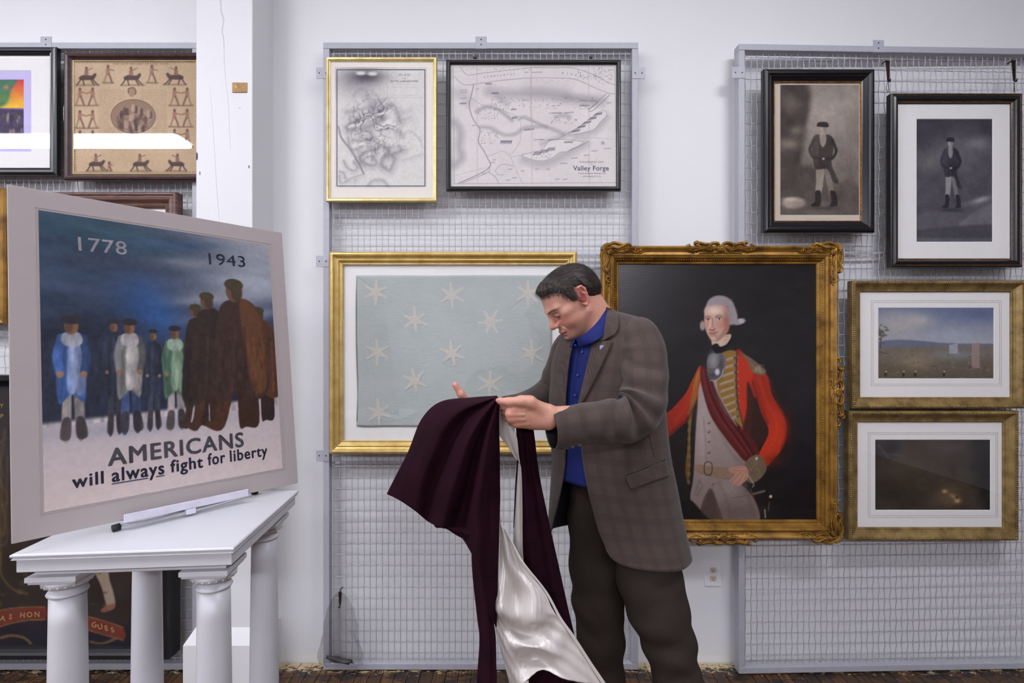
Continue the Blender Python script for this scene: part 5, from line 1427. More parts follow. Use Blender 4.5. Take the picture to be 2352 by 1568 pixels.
link('hook_bend', tube([(q.x, 2.407, q.z - 0.002), (q.x, 2.42, q.z + 0.006), (q.x, 2.446, q.z + 0.002)], 0.0025, 6, 8), M['hook'], hk)
link('hook_tip', tube([(q.x, 2.407, q.z - 0.058), (q.x, 2.398, q.z - 0.07), (q.x, 2.388, q.z - 0.06)], 0.0026, 6, 8), M['hook'], hk)
# ------------------------------------------------------------------ white column pedestal
TZ = CH - 0.468
pe = empty('column_pedestal', (-0.89, 1.41, 0), 'white four-column pedestal table with moulded top under the poster', 'pedestal')
yaw = R(5.0)
FRc = Vector((-0.632, 1.187, 0))                # front right corner of the top
PW, PD = 0.473, 0.462
PM = Matrix.Translation(FRc) @ Matrix.Rotation(yaw, 4, 'Z')       # local: x to -PW (left), y to PD (back)
def ped(name, x0, x1, y0, y1, z0, z1, bev=0.002, seg=2, mat=None):
    return link(name, box_mesh(name, x0, x1, y0, y1, z0, z1, bev, seg, PM), mat or M['white_paint'], pe)
# top built as a stack of mouldings
def slab_profile(name, layers):
    """layers: (inset, z) polyline lofted around the rectangle"""
    rows = []
    for ins, z in layers:
        rows.append([PM @ Vector(p) for p in ((-PW + ins, ins, z), (-ins, ins, z), (-ins, PD - ins, z), (-PW + ins, PD - ins, z))])
    co = np.array([[tuple(v) for v in r] for r in rows])
    me = grid_mesh(name, co, closed_u=True, sm=False, cap_ends=True)
    bm = bmesh.new(); bm.from_mesh(me); bmesh.ops.recalc_face_normals(bm, faces=bm.faces); bm.to_mesh(me); bm.free()
    return link(name, me, M['white_paint'], pe)
slab_profile('table_top', [(0.0035, TZ), (0.001, TZ - 0.0015), (0.0, TZ - 0.004), (0.001, TZ - 0.0075), (0.004, TZ - 0.009), (0.004, TZ - 0.0105), (0.002, TZ - 0.012), (0.002, TZ - 0.0135), (0.008, TZ - 0.0145)])
slab_profile('apron', [(0.0085, TZ - 0.0145), (0.0085, TZ - 0.042), (0.010, TZ - 0.0435), (0.030, TZ - 0.0435)])
slab_profile('lower_apron', [(0.030, TZ - 0.0435), (0.030, TZ - 0.058), (0.033, TZ - 0.060), (0.05, TZ - 0.060)])
zc = TZ - 0.060
for (lx, ly) in ((-PW + 0.070, 0.072), (-0.076, 0.072), (-PW + 0.066, PD - 0.078), (-0.076, PD - 0.078)):
    ce = PM @ Vector((lx, ly, 0))
    def at(prof, name, nseg=40):
        me = lathe(prof, nseg, (ce.x, ce.y, 0), name)
        return link(name, me, M['white_paint'], pe)
    ab = link('abacus', box_mesh('abacus', lx - 0.054, lx + 0.054, ly - 0.054, ly + 0.054, zc - 0.012, zc - 0.0002, 0.0015, 2, PM), M['white_paint'], pe)
    link('abacus_fillet', box_mesh('abacus_fillet', lx - 0.050, lx + 0.050, ly - 0.050, ly + 0.050, zc - 0.018, zc - 0.0121, 0.0015, 2, PM), M['white_paint'], ab)
    cap = at([(0.030, zc - 0.0181), (0.047, zc - 0.0185), (0.050, zc - 0.022), (0.0495, zc - 0.027), (0.046, zc - 0.033), (0.041, zc - 0.037), (0.030, zc - 0.0372)], 'capital')
    # small egg shapes round the capital
    bm = bmesh.new()
    for i in range(20):
        an = i * math.pi / 10
        r = bmesh.ops.create_icosphere(bm, subdivisions=1, radius=0.0052)
        for v in r['verts']: v.co = Vector((ce.x + 0.046 * math.cos(an) + v.co.x * 0.8, ce.y + 0.046 * math.sin(an) + v.co.y * 0.8, zc - 0.0295 + v.co.z))
    tag(link('egg_moulding', bm_mesh('egg_moulding', bm, True), M['white_paint'], cap), kind='stuff')
    zs = zc - 0.0373
    at([(0.020, zs), (0.0350, zs), (0.0350, zs - 0.012), (0.0385, zs - 0.014), (0.0405, zs - 0.0175), (0.0385, zs - 0.021), (0.0355, zs - 0.0225), (0.020, zs - 0.0226)], 'neck_ring')
    zn = zs - 0.0227
    at([(0.02, zn)] + [(0.0352 + 0.0075 * (1 - (1 - t) ** 1.6), zn - t * (zn - 0.135)) for t in np.linspace(0, 1, 14)] + [(0.02, 0.135)], 'column_shaft', 48)
    at([(0.02, 0.1349), (0.047, 0.1349), (0.052, 0.125), (0.050, 0.112), (0.055, 0.105), (0.058, 0.092), (0.055, 0.081), (0.02, 0.0801)], 'column_base')
slab_profile('base_plinth', [(0.010, 0.080), (0.004, 0.074), (0.0, 0.066), (0.0, 0.0)])
M['chip_dark'] = plain('paint_chip', srgb(52, 48, 50), 0.8)
for (a, b, y_) in ((330, 1327, 1.6), (345, 1335, 1.6)):
    pass

# ------------------------------------------------------------------ poster on its easel
PT = Vector((-1.0634047, 1.1871478, 1.1439323 + 0.001))
PR = Euler((0, 0, 0)).to_matrix()
PR = Matrix.Rotation(0.89463408, 3, 'Z') @ Matrix.Rotation(-0.14276751, 3, 'X') @ Matrix.Rotation(0.00907079, 3, 'Y')
PU, PN, PV = PR.col[0].copy(), PR.col[1].copy(), PR.col[2].copy()      # along the poster, away from the viewer, up
PMAT = Matrix.Translation(PT) @ PR.to_4x4()
po = empty('poster_board', PMAT @ Vector((0.28, 0, -0.054)), 'big mounted poster with dark sky and bold lettering, leaning on the pedestal easel', 'poster')
b0, b1, c0, c1 = -0.054, 0.607, -0.055, 0.762
link('board', box_mesh('board', b0, b1, 0.0, 0.006, c0, c1, 0.0008, 1, PMAT), M['board'], po)
def on_poster(px, py):
    d = Vector(((px - CX) / F, 1, -(py - CY) / F)); o = Vector((0, 0, CH))
    t = (PT - o).dot(PN) / d.dot(PN); X = o + d * t - PT
    return (X.dot(PU) * 1000, (0.711 - X.dot(PV)) * 1000)
op = lambda *pts: [on_poster(a, b) for a, b in pts]
cv = Canvas(0, 0, 559, 711, 2.0, (52, 62, 84))
W_, H_ = 559, 711
# stormy sky that clears to the right, over pale ground (a plain stand-in scene)
cv.poly([(-20, -20), (580, -20), (580, 500), (-20, 500)], (40, 58, 82), 4, 1, False, (60, 66, 88), ((0, 0), (560, 300)))
cv.glow(560, 20, 260, 70, (176, 176, 182), 0.95, 0.1); cv.glow(500, 130, 170, 60, (150, 156, 168), 0.85, -0.1); cv.glow(430, 90, 150, 34, (98, 108, 130), 0.6, -0.15)
for (a, b, rx, ry, c_, al, ro) in [(120, 30, 160, 50, (34, 66, 78), 0.8, 0.2), (330, 90, 90, 18, (150, 152, 160), 0.7, -0.1), (380, 190, 120, 14, (148, 142, 152), 0.7, -0.15), (350, 250, 110, 20, (118, 118, 136), 0.7, -0.1), (90, 190, 120, 14, (70, 82, 108), 0.7, 0.1), (300, 40, 140, 16, (62, 88, 122), 0.7, -0.1), (500, 230, 90, 20, (146, 158, 176), 0.7, -0.2), (160, 110, 130, 20, (48, 54, 74), 0.7, 0.0), (60, 300, 120, 60, (30, 34, 50), 0.8, 0), (300, 320, 140, 40, (54, 58, 80), 0.7, 0), (220, 210, 70, 60, (34, 78, 140), 0.7, 0.5), (250, 260, 50, 40, (40, 96, 164), 0.5, 0.6)]:
    cv.glow(a, b, rx, ry, c_, al, ro)
cv.glow(500, 105, 130, 75, (166, 170, 180), 0.9, -0.05); cv.glow(440, 180, 150, 24, (146, 150, 162), 0.6, -0.1)
cl = vnoise(cv.h, cv.w, 14, 3, 77, 5) - 0.5
cv.a += cl[..., None] * np.array([70, 72, 78]) * np.clip(1 - cv.Y / 420, 0, 1)[..., None]
cv.poly([(-20, 335), (200, 340), (580, 345), (580, 520), (-20, 530)], (38, 42, 58), 30, 0.9)
cv.poly([(-20, 512), (150, 506), (330, 498), (580, 486), (580, 730), (-20, 730)], (186, 176, 178), 14, 1, False, (206, 190, 186), ((0, 500), (0, 700)))
cv.glow(200, 540, 240, 20, (150, 150, 162), 0.7)
def standing(px, top, bot, s, coat, coat2, leg, scarf=None):
    """an anonymous upright figure in a long coat"""
    q = op
    X, Y, B = px, top, bot
    hgt = B - Y
    f = lambda *p: q(*[(X + a * s, Y + b * hgt) for a, b in p])
    cv.poly(f((-14, .60), (-2, .60), (-3, .98), (-17, .98)), leg, 4); cv.poly(f((4, .60), (18, .60), (22, .96), (9, .97)), tuple(c * .82 for c in leg), 4)
    cv.poly(f((-15, .17), (13, .17), (24, .30), (25, .48), (21, .70), (0, .64), (-22, .72), (-27, .50), (-25, .30)), coat, 4)
    cv.poly(f((0, .18), (13, .18), (23, .31), (23, .60), (6, .62)), coat2, 8, 0.85)
    for i in range(4): cv.line(f((-14 + i * 9, .30), (-16 + i * 10.5, .50), (-18 + i * 12, .67)), 4, tuple(min(255, c * (1.25 if i % 2 else 0.7)) for c in coat), 5, 0.55)
    for sg in (-1, 1):
        cv.line(f((sg * 17, .20), (sg * 25, .34), (sg * 21, .47)), 13 * s, tuple(c * (1.12 if sg < 0 else .7) for c in coat), 4, .9)
        h_ = f((sg * 20, .49))[0]; cv.ell(h_[0], h_[1], 5 * s, 6 * s, (140, 104, 80), 3)
    cv.poly(f((-6, .24), (4, .24), (8, .60), (-8, .61)), tuple(min(255, c * 1.35 + 10) for c in coat2), 6, .55)
    cv.poly(f((-15, .84), (-2, .84), (-3, .99), (-20, .99)), (58, 50, 50), 4, .8); cv.poly(f((8, .83), (21, .83), (27, .97), (9, .98)), (44, 38, 40), 4, .8)
    if scarf: cv.poly(f((-15, .17), (12, .17), (18, .24), (4, .28), (-16, .25)), scarf, 4, 0.95)
    e_ = f((-1, .115))[0]; cv.ell(e_[0], e_[1], 10 * s, 15 * s, (130, 92, 66), 4); cv.ell(e_[0] - 4 * s, e_[1] + 1, 6 * s, 13 * s, (70, 50, 44), 6, .6)
    t_ = f((-1, .065))[0]; cv.ell(t_[0], t_[1], 15 * s, 8 * s, (40, 38, 44), 4)
standing(262, 720, 995, 0.8, (40, 44, 58), (34, 38, 52), (60, 62, 74)); standing(352, 745, 985, 0.7, (44, 48, 64), (36, 40, 56), (66, 70, 84))
standing(165, 715, 1010, 1.35, (58, 86, 138), (128, 136, 158), (158, 150, 146), (160, 160, 168))
standing(298, 722, 992, 1.15, (116, 116, 114), (160, 152, 148), (70, 84, 126), (170, 166, 168))
standing(402, 738, 985, 1.0, (74, 100, 82), (120, 140, 116), (160, 152, 150), (140, 158, 140))
# a dark group of cloaked walkers on the right, no badges or gear
for (X_, top_, bot_, sc_, c1_, c2_, lg_) in ((452, 690, 985, 1.15, (44, 32, 30), (58, 40, 34), (60, 40, 32)), (480, 665, 990, 1.5, (50, 36, 30), (40, 30, 28), (70, 44, 32)),
                                       (598, 700, 972, 1.35, (92, 56, 34), (70, 44, 32), (56, 36, 30)), (545, 640, 990, 2.1, (58, 40, 32), (104, 64, 36), (72, 44, 30))):
    f = lambda *p: op(*[(X_ + a * sc_, top_ + b * (bot_ - top_)) for a, b in p])
    cv.poly(f((-16, .60), (-2, .60), (-14, .97), (-34, .97), (-32, .93), (-24, .91)), lg_, 4); cv.poly(f((2, .60), (18, .60), (24, .94), (10, .97), (2, .95)), tuple(c * .8 for c in lg_), 4)
    cv.poly(f((-14, .15), (10, .14), (24, .24), (30, .45), (34, .72), (20, .79), (2, .74), (-16, .81), (-30, .74), (-26, .45), (-22, .26)), c1_, 5)
    cv.poly(f((2, .16), (12, .15), (25, .26), (30, .46), (32, .70), (18, .74), (8, .45)), c2_, 12, 0.8)
    for i_ in range(4): cv.line(f((-12 + i_ * 10, .32), (-15 + i_ * 12, .52), (-20 + i_ * 14, .74)), 5, tuple(min(255, c * (1.5 if i_ % 2 else 0.7)) for c in c1_), 7, 0.5)
    x_, y_ = f((-4, .085))[0]; cv.ell(x_, y_, 11 * sc_, 15 * sc_, (104, 72, 52), 4); cv.ell(x_ + 4 * sc_, y_ + 2, 8 * sc_, 14 * sc_, (60, 44, 36), 6, .7); cv.ell(x_ + 1, y_ - 10 * sc_, 13 * sc_, 9 * sc_, (66, 58, 36), 4)
cv.noise(14, 70, 60, 4, 3); n_ = vnoise(cv.h, cv.w, 22, 60, 14, 3) - 0.5; cv.a *= (1 + 0.55 * n_ * ((cv.Y > 300) & (cv.Y < 520)))[..., None]
# (the walkers' outlines stay anonymous)
def poster_place(X, Y):
    u, v = X / 1000.0, 0.711 - Y / 1000.0
    pu, pv, pn = np.array(PU), np.array(PV), np.array(PN)
    return np.array(PT) + u[..., None] * pu + v[..., None] * pv - 0.0008 * pn
link('printed_sheet', cv.mesh('printed_sheet', poster_place, M['poster']), None, po)
# thin cut line of the mount around the print
rl = [(-0.006, -0.004), (0.565, -0.004), (0.565, 0.717), (-0.006, 0.717)]
for (a, b) in zip(rl, rl[1:] + rl[:1]):
    link('mount_edge', box_mesh('mount_edge', min(a[0], b[0]) - 0.0006, max(a[0], b[0]) + 0.0006, -0.0010, 0.0, min(a[1], b[1]) - 0.0006, max(a[1], b[1]) + 0.0006, 0, 1, PMAT), M['mat_lilac'] if False else plain('mount_edge', srgb(176, 164, 160), 0.7), po)
def poster_text(body, x0, y0, x1, y1, mat, bold, cap=0.73, **kw):
    """lettering on the poster between two photograph points on its baseline, fitted to that length"""
    a = on_poster(x0, y0); b = on_poster(x1, y1)
    return a, b
def fit_text(body, x0, y0, x1, y1, hpx0, mat, bold=0.0, spacing=1.0, name='lettering'):
    a, b = on_poster(x0, y0), on_poster(x1, y1)
    hgt = abs(on_poster(x0, y0 - hpx0)[1] - a[1])
    L = math.hypot(b[0] - a[0], b[1] - a[1])
    ang = -math.atan2(b[1] - a[1], b[0] - a[0])
    cu = bpy.data.curves.new('t', 'FONT'); cu.body = body; cu.size = 1; cu.space_character = spacing; cu.resolution_u = 4
    ob = bpy.data.objects.new('t', cu); C.objects.link(ob)
    me = bpy.data.meshes.new_from_object(ob.evaluated_get(bpy.context.evaluated_depsgraph_get()))
    bpy.data.objects.remove(ob); bpy.data.curves.remove(cu)
    if bold > 0:                                     # heavier strokes: the same letters laid over themselves, slightly shifted
        bm = bmesh.new()
        for (dx, dy) in ((0, 0), (1, 0), (-1, 0), (0, 1), (0, -1), (.7, .7), (-.7, .7), (.7, -.7), (-.7, -.7)):
            n0 = len(bm.verts); bm.from_mesh(me); bm.verts.ensure_lookup_table()
            for v in bm.verts[n0:]: v.co.x += dx * bold; v.co.y += dy * bold * 0.7
        bm.to_mesh(me); bm.free()
    n = len(me.vertices); co = np.zeros(n * 3); me.vertices.foreach_get('co', co); co = co.reshape(-1, 3)
    xa, xb = co[:, 0].min(), co[:, 0].max()
    capH = 0.729
    sx, sy = L / 1000 / (xb - xa), hgt / 1000 / capH
    me.transform(PMAT @ Matrix.Translation((a[0] / 1000, -0.0014, 0.711 - a[1] / 1000)) @ Matrix.Rotation(-ang, 4, 'Y') @ Matrix.Rotation(R(90), 4, 'X') @ Matrix.Diagonal((sx, sy, 1, 1)) @ Matrix.Translation((-xa, 0, 0)))
    me.materials.clear(); me.materials.append(mat)
    return link(name, me, None, po)
k = crop(0, 420, 1.9125)
fit_text('1778', *k((345, 297))[0], *k((558, 316))[0], 33, M['print_white'], 0.006, 1.06)
fit_text('1943', *k((918, 357))[0], *k((1078, 370))[0], 27, M['print_slate'], 0.004, 1.06)
fit_text('AMERICANS', *k((472, 1243))[0], *k((1072, 1156))[0], 41, M['print_grey'], 0.034, 1.12)
fit_text('will', *k((316, 1341))[0], *k((456, 1318))[0], 31, M['print_navy'], 0.030, 1.14)
fit_text('always', *k((490, 1313))[0], *k((722, 1276))[0], 32, M['print_navy'], 0.030, 1.12)
fit_text('fight', *k((748, 1271))[0], *k((892, 1248))[0], 29, M['print_navy'], 0.030, 1.12)
fit_text('for', *k((912, 1240))[0], *k((990, 1227))[0], 28, M['print_navy'], 0.030, 1.12)
fit_text('liberty', *k((1010, 1224))[0], *k((1175, 1196))[0], 27, M['print_navy'], 0.030, 1.12)
for (p0, p1) in (((490, 1322), (650, 1296)), ((684, 1290), (722, 1284))):
    a, b = on_poster(*k(p0)[0]), on_poster(*k(p1)[0])
    q0 = PMAT @ Vector((a[0] / 1000, -0.0013, 0.711 - a[1] / 1000)); q1 = PMAT @ Vector((b[0] / 1000, -0.0013, 0.711 - b[1] / 1000))
    ribbon([q0, (q0 + q1) / 2, q1], [0.0032, 0.0032], M['print_navy'], 'underline', po, tuple(-PN), 0.0002)

# easel: a clear ledge and slim rods with black rubber feet
ea = empty('poster_easel', P(425, 1170, 1.40), 'low clear table easel with black rubber feet holding the poster', 'easel')
LZ = c0 - 0.0005
link('ledge', box_mesh('ledge', 0.145, 0.445, -0.014, 0.016, LZ - 0.004, LZ, 0.001, 1, PMAT), M['acrylic'], ea)
link('ledge_lip', box_mesh('ledge_lip', 0.145, 0.445, -0.0175, -0.0142, LZ - 0.004, LZ + 0.016, 0.001, 1, PMAT), M['acrylic'], ea)
M['rod'] = plain('white_rod', srgb(206, 204, 214), 0.3)
feet = [Vector((-0.9770, 1.288, TZ)), Vector((-0.7875, 1.600, TZ))]
mid = PMAT @ Vector((0.29, 0.012, LZ - 0.010))
for ft in feet:
    d = (Vector((mid.x, mid.y, 0)) - Vector((ft.x, ft.y, 0))).normalized()
    link('foot_rod', tube([ft + Vector((0, 0, 0.012)) + d * 0.006, (ft + mid) / 2 + Vector((0, 0, 0.002)), mid], 0.0035, 8, 10), M['rod'], ea)
    link('rubber_foot', tube([ft + Vector((0, 0, 0.0085)) - d * 0.007, ft + Vector((0, 0, 0.010)) + d * 0.009], 0.0085, 10), M['black_rubber'], ea)
link('clip', box_mesh('clip', 0.282, 0.306, -0.018, -0.004, LZ - 0.019, LZ - 0.0045, 0.002, 2, PMAT), M['acrylic'], ea)
back = PMAT @ Vector((0.29, 0.02, 0.34)); bf = Vector((mid.x - PU.y * 0.0, mid.y, TZ)) + Vector((PN.x, PN.y, 0)).normalized() * 0.14
link('upright', tube([mid, PMAT @ Vector((0.29, 0.014, 0.0)), PMAT @ Vector((0.29, 0.014, 0.36))], 0.0035, 8, 12), M['rod'], ea)
link('back_leg', tube([PMAT @ Vector((0.29, 0.016, 0.33)), Vector((bf.x, bf.y, TZ + 0.005))], 0.0035, 8, 8), M['rod'], ea)
# ------------------------------------------------------------------ small implicit-surface modeller for the body
def sd_ell(p, c, r, rot=None):
    q = p - np.asarray(c)
    if rot is not None: q = q @ rot
    r = np.asarray(r)
    k0 = np.sqrt(((q / r) ** 2).sum(-1)); k1 = np.sqrt(((q / (r * r)) ** 2).sum(-1)) + 1e-9
    return k0 * (k0 - 1) / k1
def sd_cone(p, a, b, ra, rb):
    a = np.asarray(a, float); b = np.asarray(b, float)
    ba = b - a; q = p - a
    t = np.clip((q @ ba) / (ba @ ba + 1e-12), 0, 1)
    return np.sqrt(((q - t[:, None] * ba) ** 2).sum(-1)) - (ra + (rb - ra) * t)
def smin(a, b, k):
    h_ = np.clip(0.5 + 0.5 * (b - a) / k, 0, 1)
    return b * (1 - h_) + a * h_ - k * h_ * (1 - h_)
def smax(a, b, k): return -smin(-a, -b, k)

class Body:
    """prims: ('add'|'cut', function, centre, reach, blend)"""
    def __init__(s): s.pr = []
    def ell(s, c, r, k=0.01, cut=False, rot=None):
        s.pr.append((cut, lambda p: sd_ell(p, c, r, rot), np.asarray(c, float), max(r), k))
    def cone(s, a, b, ra, rb, k=0.01, cut=False):
        a, b = np.asarray(a, float), np.asarray(b, float)
        s.pr.append((cut, lambda p: sd_cone(p, a, b, ra, rb), (a + b) / 2, np.linalg.norm(b - a) / 2 + max(ra, rb), k))
    def chain(s, pts, rad, k=0.008, cut=False):
        for i in range(len(pts) - 1): s.cone(pts[i], pts[i + 1], rad[i], rad[i + 1], k, cut)
    def eval(s, p):
        d = np.full(len(p), 0.2)
        for cut, fn, c, reach, k in s.pr:
            m = ((p - c) ** 2).sum(-1) < (reach + 0.05 + k) ** 2
            if not m.any(): continue
            v = fn(p[m])
            d[m] = smax(d[m], -v, k) if cut else smin(d[m], v, k)
        return d
    def bounds(s):
        lo = np.min([c - r for cut, f, c, r, k in s.pr if not cut], 0); hi = np.max([c + r for cut, f, c, r, k in s.pr if not cut], 0)
        return lo - 0.02, hi + 0.02

def polygonise(field, lo, hi, h, sub=6):
    """surface nets on a sparse lattice: coarse pass first, fine cells only near the surface"""
    H = h * sub
    n = np.ceil((hi - lo) / H).astype(int) + 1
    gx = [lo[i] + np.arange(n[i] + 1) * H for i in range(3)]
    G = np.stack(np.meshgrid(*gx, indexing='ij'), -1)
    Dc = field(G.reshape(-1, 3)).reshape(G.shape[:3])
    mn = Dc; mx = Dc
    A = np.abs(Dc)
    near = np.full(np.array(Dc.shape) - 1, 1e9)
    for a in (0, 1):
        for b in (0, 1):
            for c in (0, 1):
                near = np.minimum(near, A[a:a + near.shape[0], b:b + near.shape[1], c:c + near.shape[2]])
    act = np.argwhere(near < H * 1.05)
    N = n * sub + 1
    dense = np.zeros(N, bool)
    for dx in range(act.shape[0]): 
        i, j, k = act[dx] * sub
        dense[i:i + sub + 1, j:j + sub + 1, k:k + sub + 1] = True
    idx = np.argwhere(dense)
    D = np.full(N, 1.0, np.float32)
    pts = lo + idx * h
    out = np.empty(len(pts), np.float32)
    for s0 in range(0, len(pts), 400000): out[s0:s0 + 400000] = field(pts[s0:s0 + 400000])
    D[tuple(idx.T)] = out
    # sign of far lattice points from the coarse field
    far = ~dense
    if far.any():
        ci = np.argwhere(far)
        cc = np.minimum(np.round(ci / sub).astype(int), n)
        D[tuple(ci.T)] = np.where(Dc[tuple(cc.T)] < 0, -1, 1)
    S_ = D < 0
    c8 = [S_[a:N[0] - 1 + a, b:N[1] - 1 + b, c:N[2] - 1 + c] for a in (0, 1) for b in (0, 1) for c in (0, 1)]
    cnt = sum(x.astype(np.int8) for x in c8)
    cell = (cnt > 0) & (cnt < 8)
    ids = np.full(cell.shape, -1, np.int64)
    ce = np.argwhere(cell); ids[cell] = np.arange(len(ce))
    acc = np.zeros((len(ce), 3)); num = np.zeros(len(ce))
    cor = [(a, b, c) for a in (0, 1) for b in (0, 1) for c in (0, 1)]
    for i in range(8):
        for j in range(i + 1, 8):
            if sum(abs(cor[i][t] - cor[j][t]) for t in range(3)) != 1: continue
            va = D[ce[:, 0] + cor[i][0], ce[:, 1] + cor[i][1], ce[:, 2] + cor[i][2]]; vb = D[ce[:, 0] + cor[j][0], ce[:, 1] + cor[j][1], ce[:, 2] + cor[j][2]]
            m = (va < 0) != (vb < 0)
            t = va[m] / (va[m] - vb[m])
            acc[m] += np.array(cor[i]) + (np.array(cor[j]) - np.array(cor[i])) * t[:, None]; num[m] += 1
    V = lo + (ce + acc / num[:, None]) * h
    faces = []
    for ax in range(3):
        o1, o2 = [(1, 2), (2, 0), (0, 1)][ax]
        sa = [slice(None)] * 3; sb = [slice(None)] * 3; sa[ax] = slice(0, -1); sb[ax] = slice(1, None)
        e1 = S_[tuple(sa)]; e2 = S_[tuple(sb)]
        ed_ = np.argwhere(e1 != e2)
        ok = (ed_[:, o1] > 0) & (ed_[:, o2] > 0) & (ed_[:, o1] < N[o1] - 1) & (ed_[:, o2] < N[o2] - 1)
        ed_ = ed_[ok]
        inside = e1[tuple(ed_.T)]
        def cid(d1, d2):
            q = ed_.copy(); q[:, o1] += d1; q[:, o2] += d2
            return ids[tuple(q.T)]
        f = np.stack([cid(-1, -1), cid(0, -1), cid(0, 0), cid(-1, 0)], -1)
        f[~inside] = f[~inside][:, ::-1]
        faces.append(f[(f >= 0).all(1)])
    return V, np.concatenate(faces)

def net_mesh(name, V, Fc):
    me = bpy.data.meshes.new(name)
    me.vertices.add(len(V)); me.vertices.foreach_set('co', V.astype(np.float32).ravel())
    me.loops.add(len(Fc) * 4); me.loops.foreach_set('vertex_index', Fc.astype(np.int32).ravel())
    me.polygons.add(len(Fc)); me.polygons.foreach_set('loop_start', np.arange(0, len(Fc) * 4, 4)); me.polygons.foreach_set('loop_total', np.full(len(Fc), 4))
    me.update(calc_edges=True); me.validate(verbose=False); smooth(me)
    return me
def colour_layer(me, col, name='print'):
    c = np.clip(col, 0, 255) / 255.0
    lin = np.where(c <= 0.04045, c / 12.92, ((c + 0.055) / 1.055) ** 2.4)
    at = me.color_attributes.new(name, 'FLOAT_COLOR', 'POINT')
    at.data.foreach_set('color', np.concatenate([lin, np.ones((len(lin), 1))], 1).astype(np.float32).ravel())

# ------------------------------------------------------------------ the man
person = empty('person', (0.36, 1.75, 0), 'man in a brown plaid jacket and blue shirt looking down at a velvet cloth', 'person')
# head frame: x forward, y to his left (towards the viewer), z up
al, pi_ = R(18), R(38)
fh = np.array([-math.cos(al), -math.sin(al), 0]); lf = np.array([math.sin(al), -math.cos(al), 0]); up0 = np.array([0, 0, 1.0])
hf = fh * math.cos(pi_) - up0 * math.sin(pi_); hu = fh * math.sin(pi_) + up0 * math.cos(pi_)
HR = np.stack([hf, lf, hu], 1)                       # local -> world
ear_l = np.array([-0.006, 0.080, 0.006])
ear_w = np.array(P(1340, 678, 1.63))
HO = ear_w - HR @ ear_l
HS = 0.93
def hw(p): return HO + HR @ (np.asarray(p, float) * HS)
def to_head(pw): return (pw - HO) @ HR / HS

B = Body()
HB = Body()                                        # head in its own frame
E_ = HB.ell; K_ = HB.cone
E_((-0.012, 0, 0.034), (0.092, 0.077, 0.074), 0.02)
E_((0.034, 0, 0.040), (0.060, 0.067, 0.057), 0.03)
E_((0.042, 0, -0.020), (0.052, 0.058, 0.066), 0.03)
E_((0.042, 0, -0.060), (0.050, 0.053, 0.040), 0.03)
for s in (-1, 1):
    K_((0.004, s * 0.054, -0.048), (0.070, s * 0.022, -0.090), 0.019, 0.018, 0.025)
    E_((0.058, s * 0.037, -0.034), (0.030, 0.026, 0.032), 0.02)
    E_((0.052, s * 0.049, -0.004), (0.032, 0.019, 0.015), 0.02)
    K_((0.095, s * 0.008, 0.0165), (0.080, s * 0.044, 0.0205), 0.0105, 0.011, 0.018)
E_((0.083, 0, -0.088), (0.021, 0.024, 0.017), 0.016)
E_((0.036, 0, -0.088), (0.048, 0.040, 0.026), 0.03)
E_((0.084, 0, -0.064), (0.018, 0.027, 0.020), 0.014)
for s in (-1, 1):                                   # eye sockets, then the lids over the eyeballs
    E_((0.1035, s * 0.033, -0.004), (0.018, 0.017, 0.0120), 0.014, True)
    E_((0.0795, s * 0.0325, -0.0045), (0.0145, 0.0155, 0.0130), 0.004)
    K_((0.0925, s * 0.022, -0.0135), (0.0865, s * 0.045, -0.0130), 0.0028, 0.0024, 0.004)      # lower lid
    K_((0.0955, s * 0.020, 0.0015), (0.0865, s * 0.047, 0.0010), 0.0022, 0.0022, 0.005)        # lid crease
K_((0.0965, 0, 0.008), (0.1145, 0, -0.026), 0.0085, 0.0108, 0.012)
E_((0.1150, 0, -0.0310), (0.0122, 0.0118, 0.0105), 0.008)
for s in (-1, 1):
    E_((0.1045, s * 0.0125, -0.0345), (0.0110, 0.0075, 0.0085), 0.006)
    E_((0.1120, s * 0.0068, -0.0425), (0.0060, 0.0035, 0.0045), 0.003, True)
    K_((0.0985, s * 0.019, -0.036), (0.084, s * 0.032, -0.060), 0.0022, 0.0016, 0.007, True)    # nasolabial fold
for z, r, xo in ((-0.0635, 0.0052, 0.0), (-0.0745, 0.0060, -0.0015)):                            # lips
    HB.chain([(0.0915 + xo, -0.0240, -0.0695), (0.1005 + xo, -0.0120, z), (0.1030 + xo, 0, z + 0.0005), (0.1005 + xo, 0.0120, z), (0.0915 + xo, 0.0240, -0.0695)], [0.0032, r, r, r, 0.0032], 0.004)
HB.chain([(0.0950, -0.0260, -0.0705), (0.1085, -0.010, -0.0692), (0.1100, 0, -0.0692), (0.1085, 0.010, -0.0692), (0.0950, 0.0260, -0.0705)], [0.0018, 0.0022, 0.0022, 0.0022, 0.0018], 0.002, True)
K_((0.1035, -0.012, -0.0825), (0.1035, 0.012, -0.0825), 0.004, 0.004, 0.009, True)
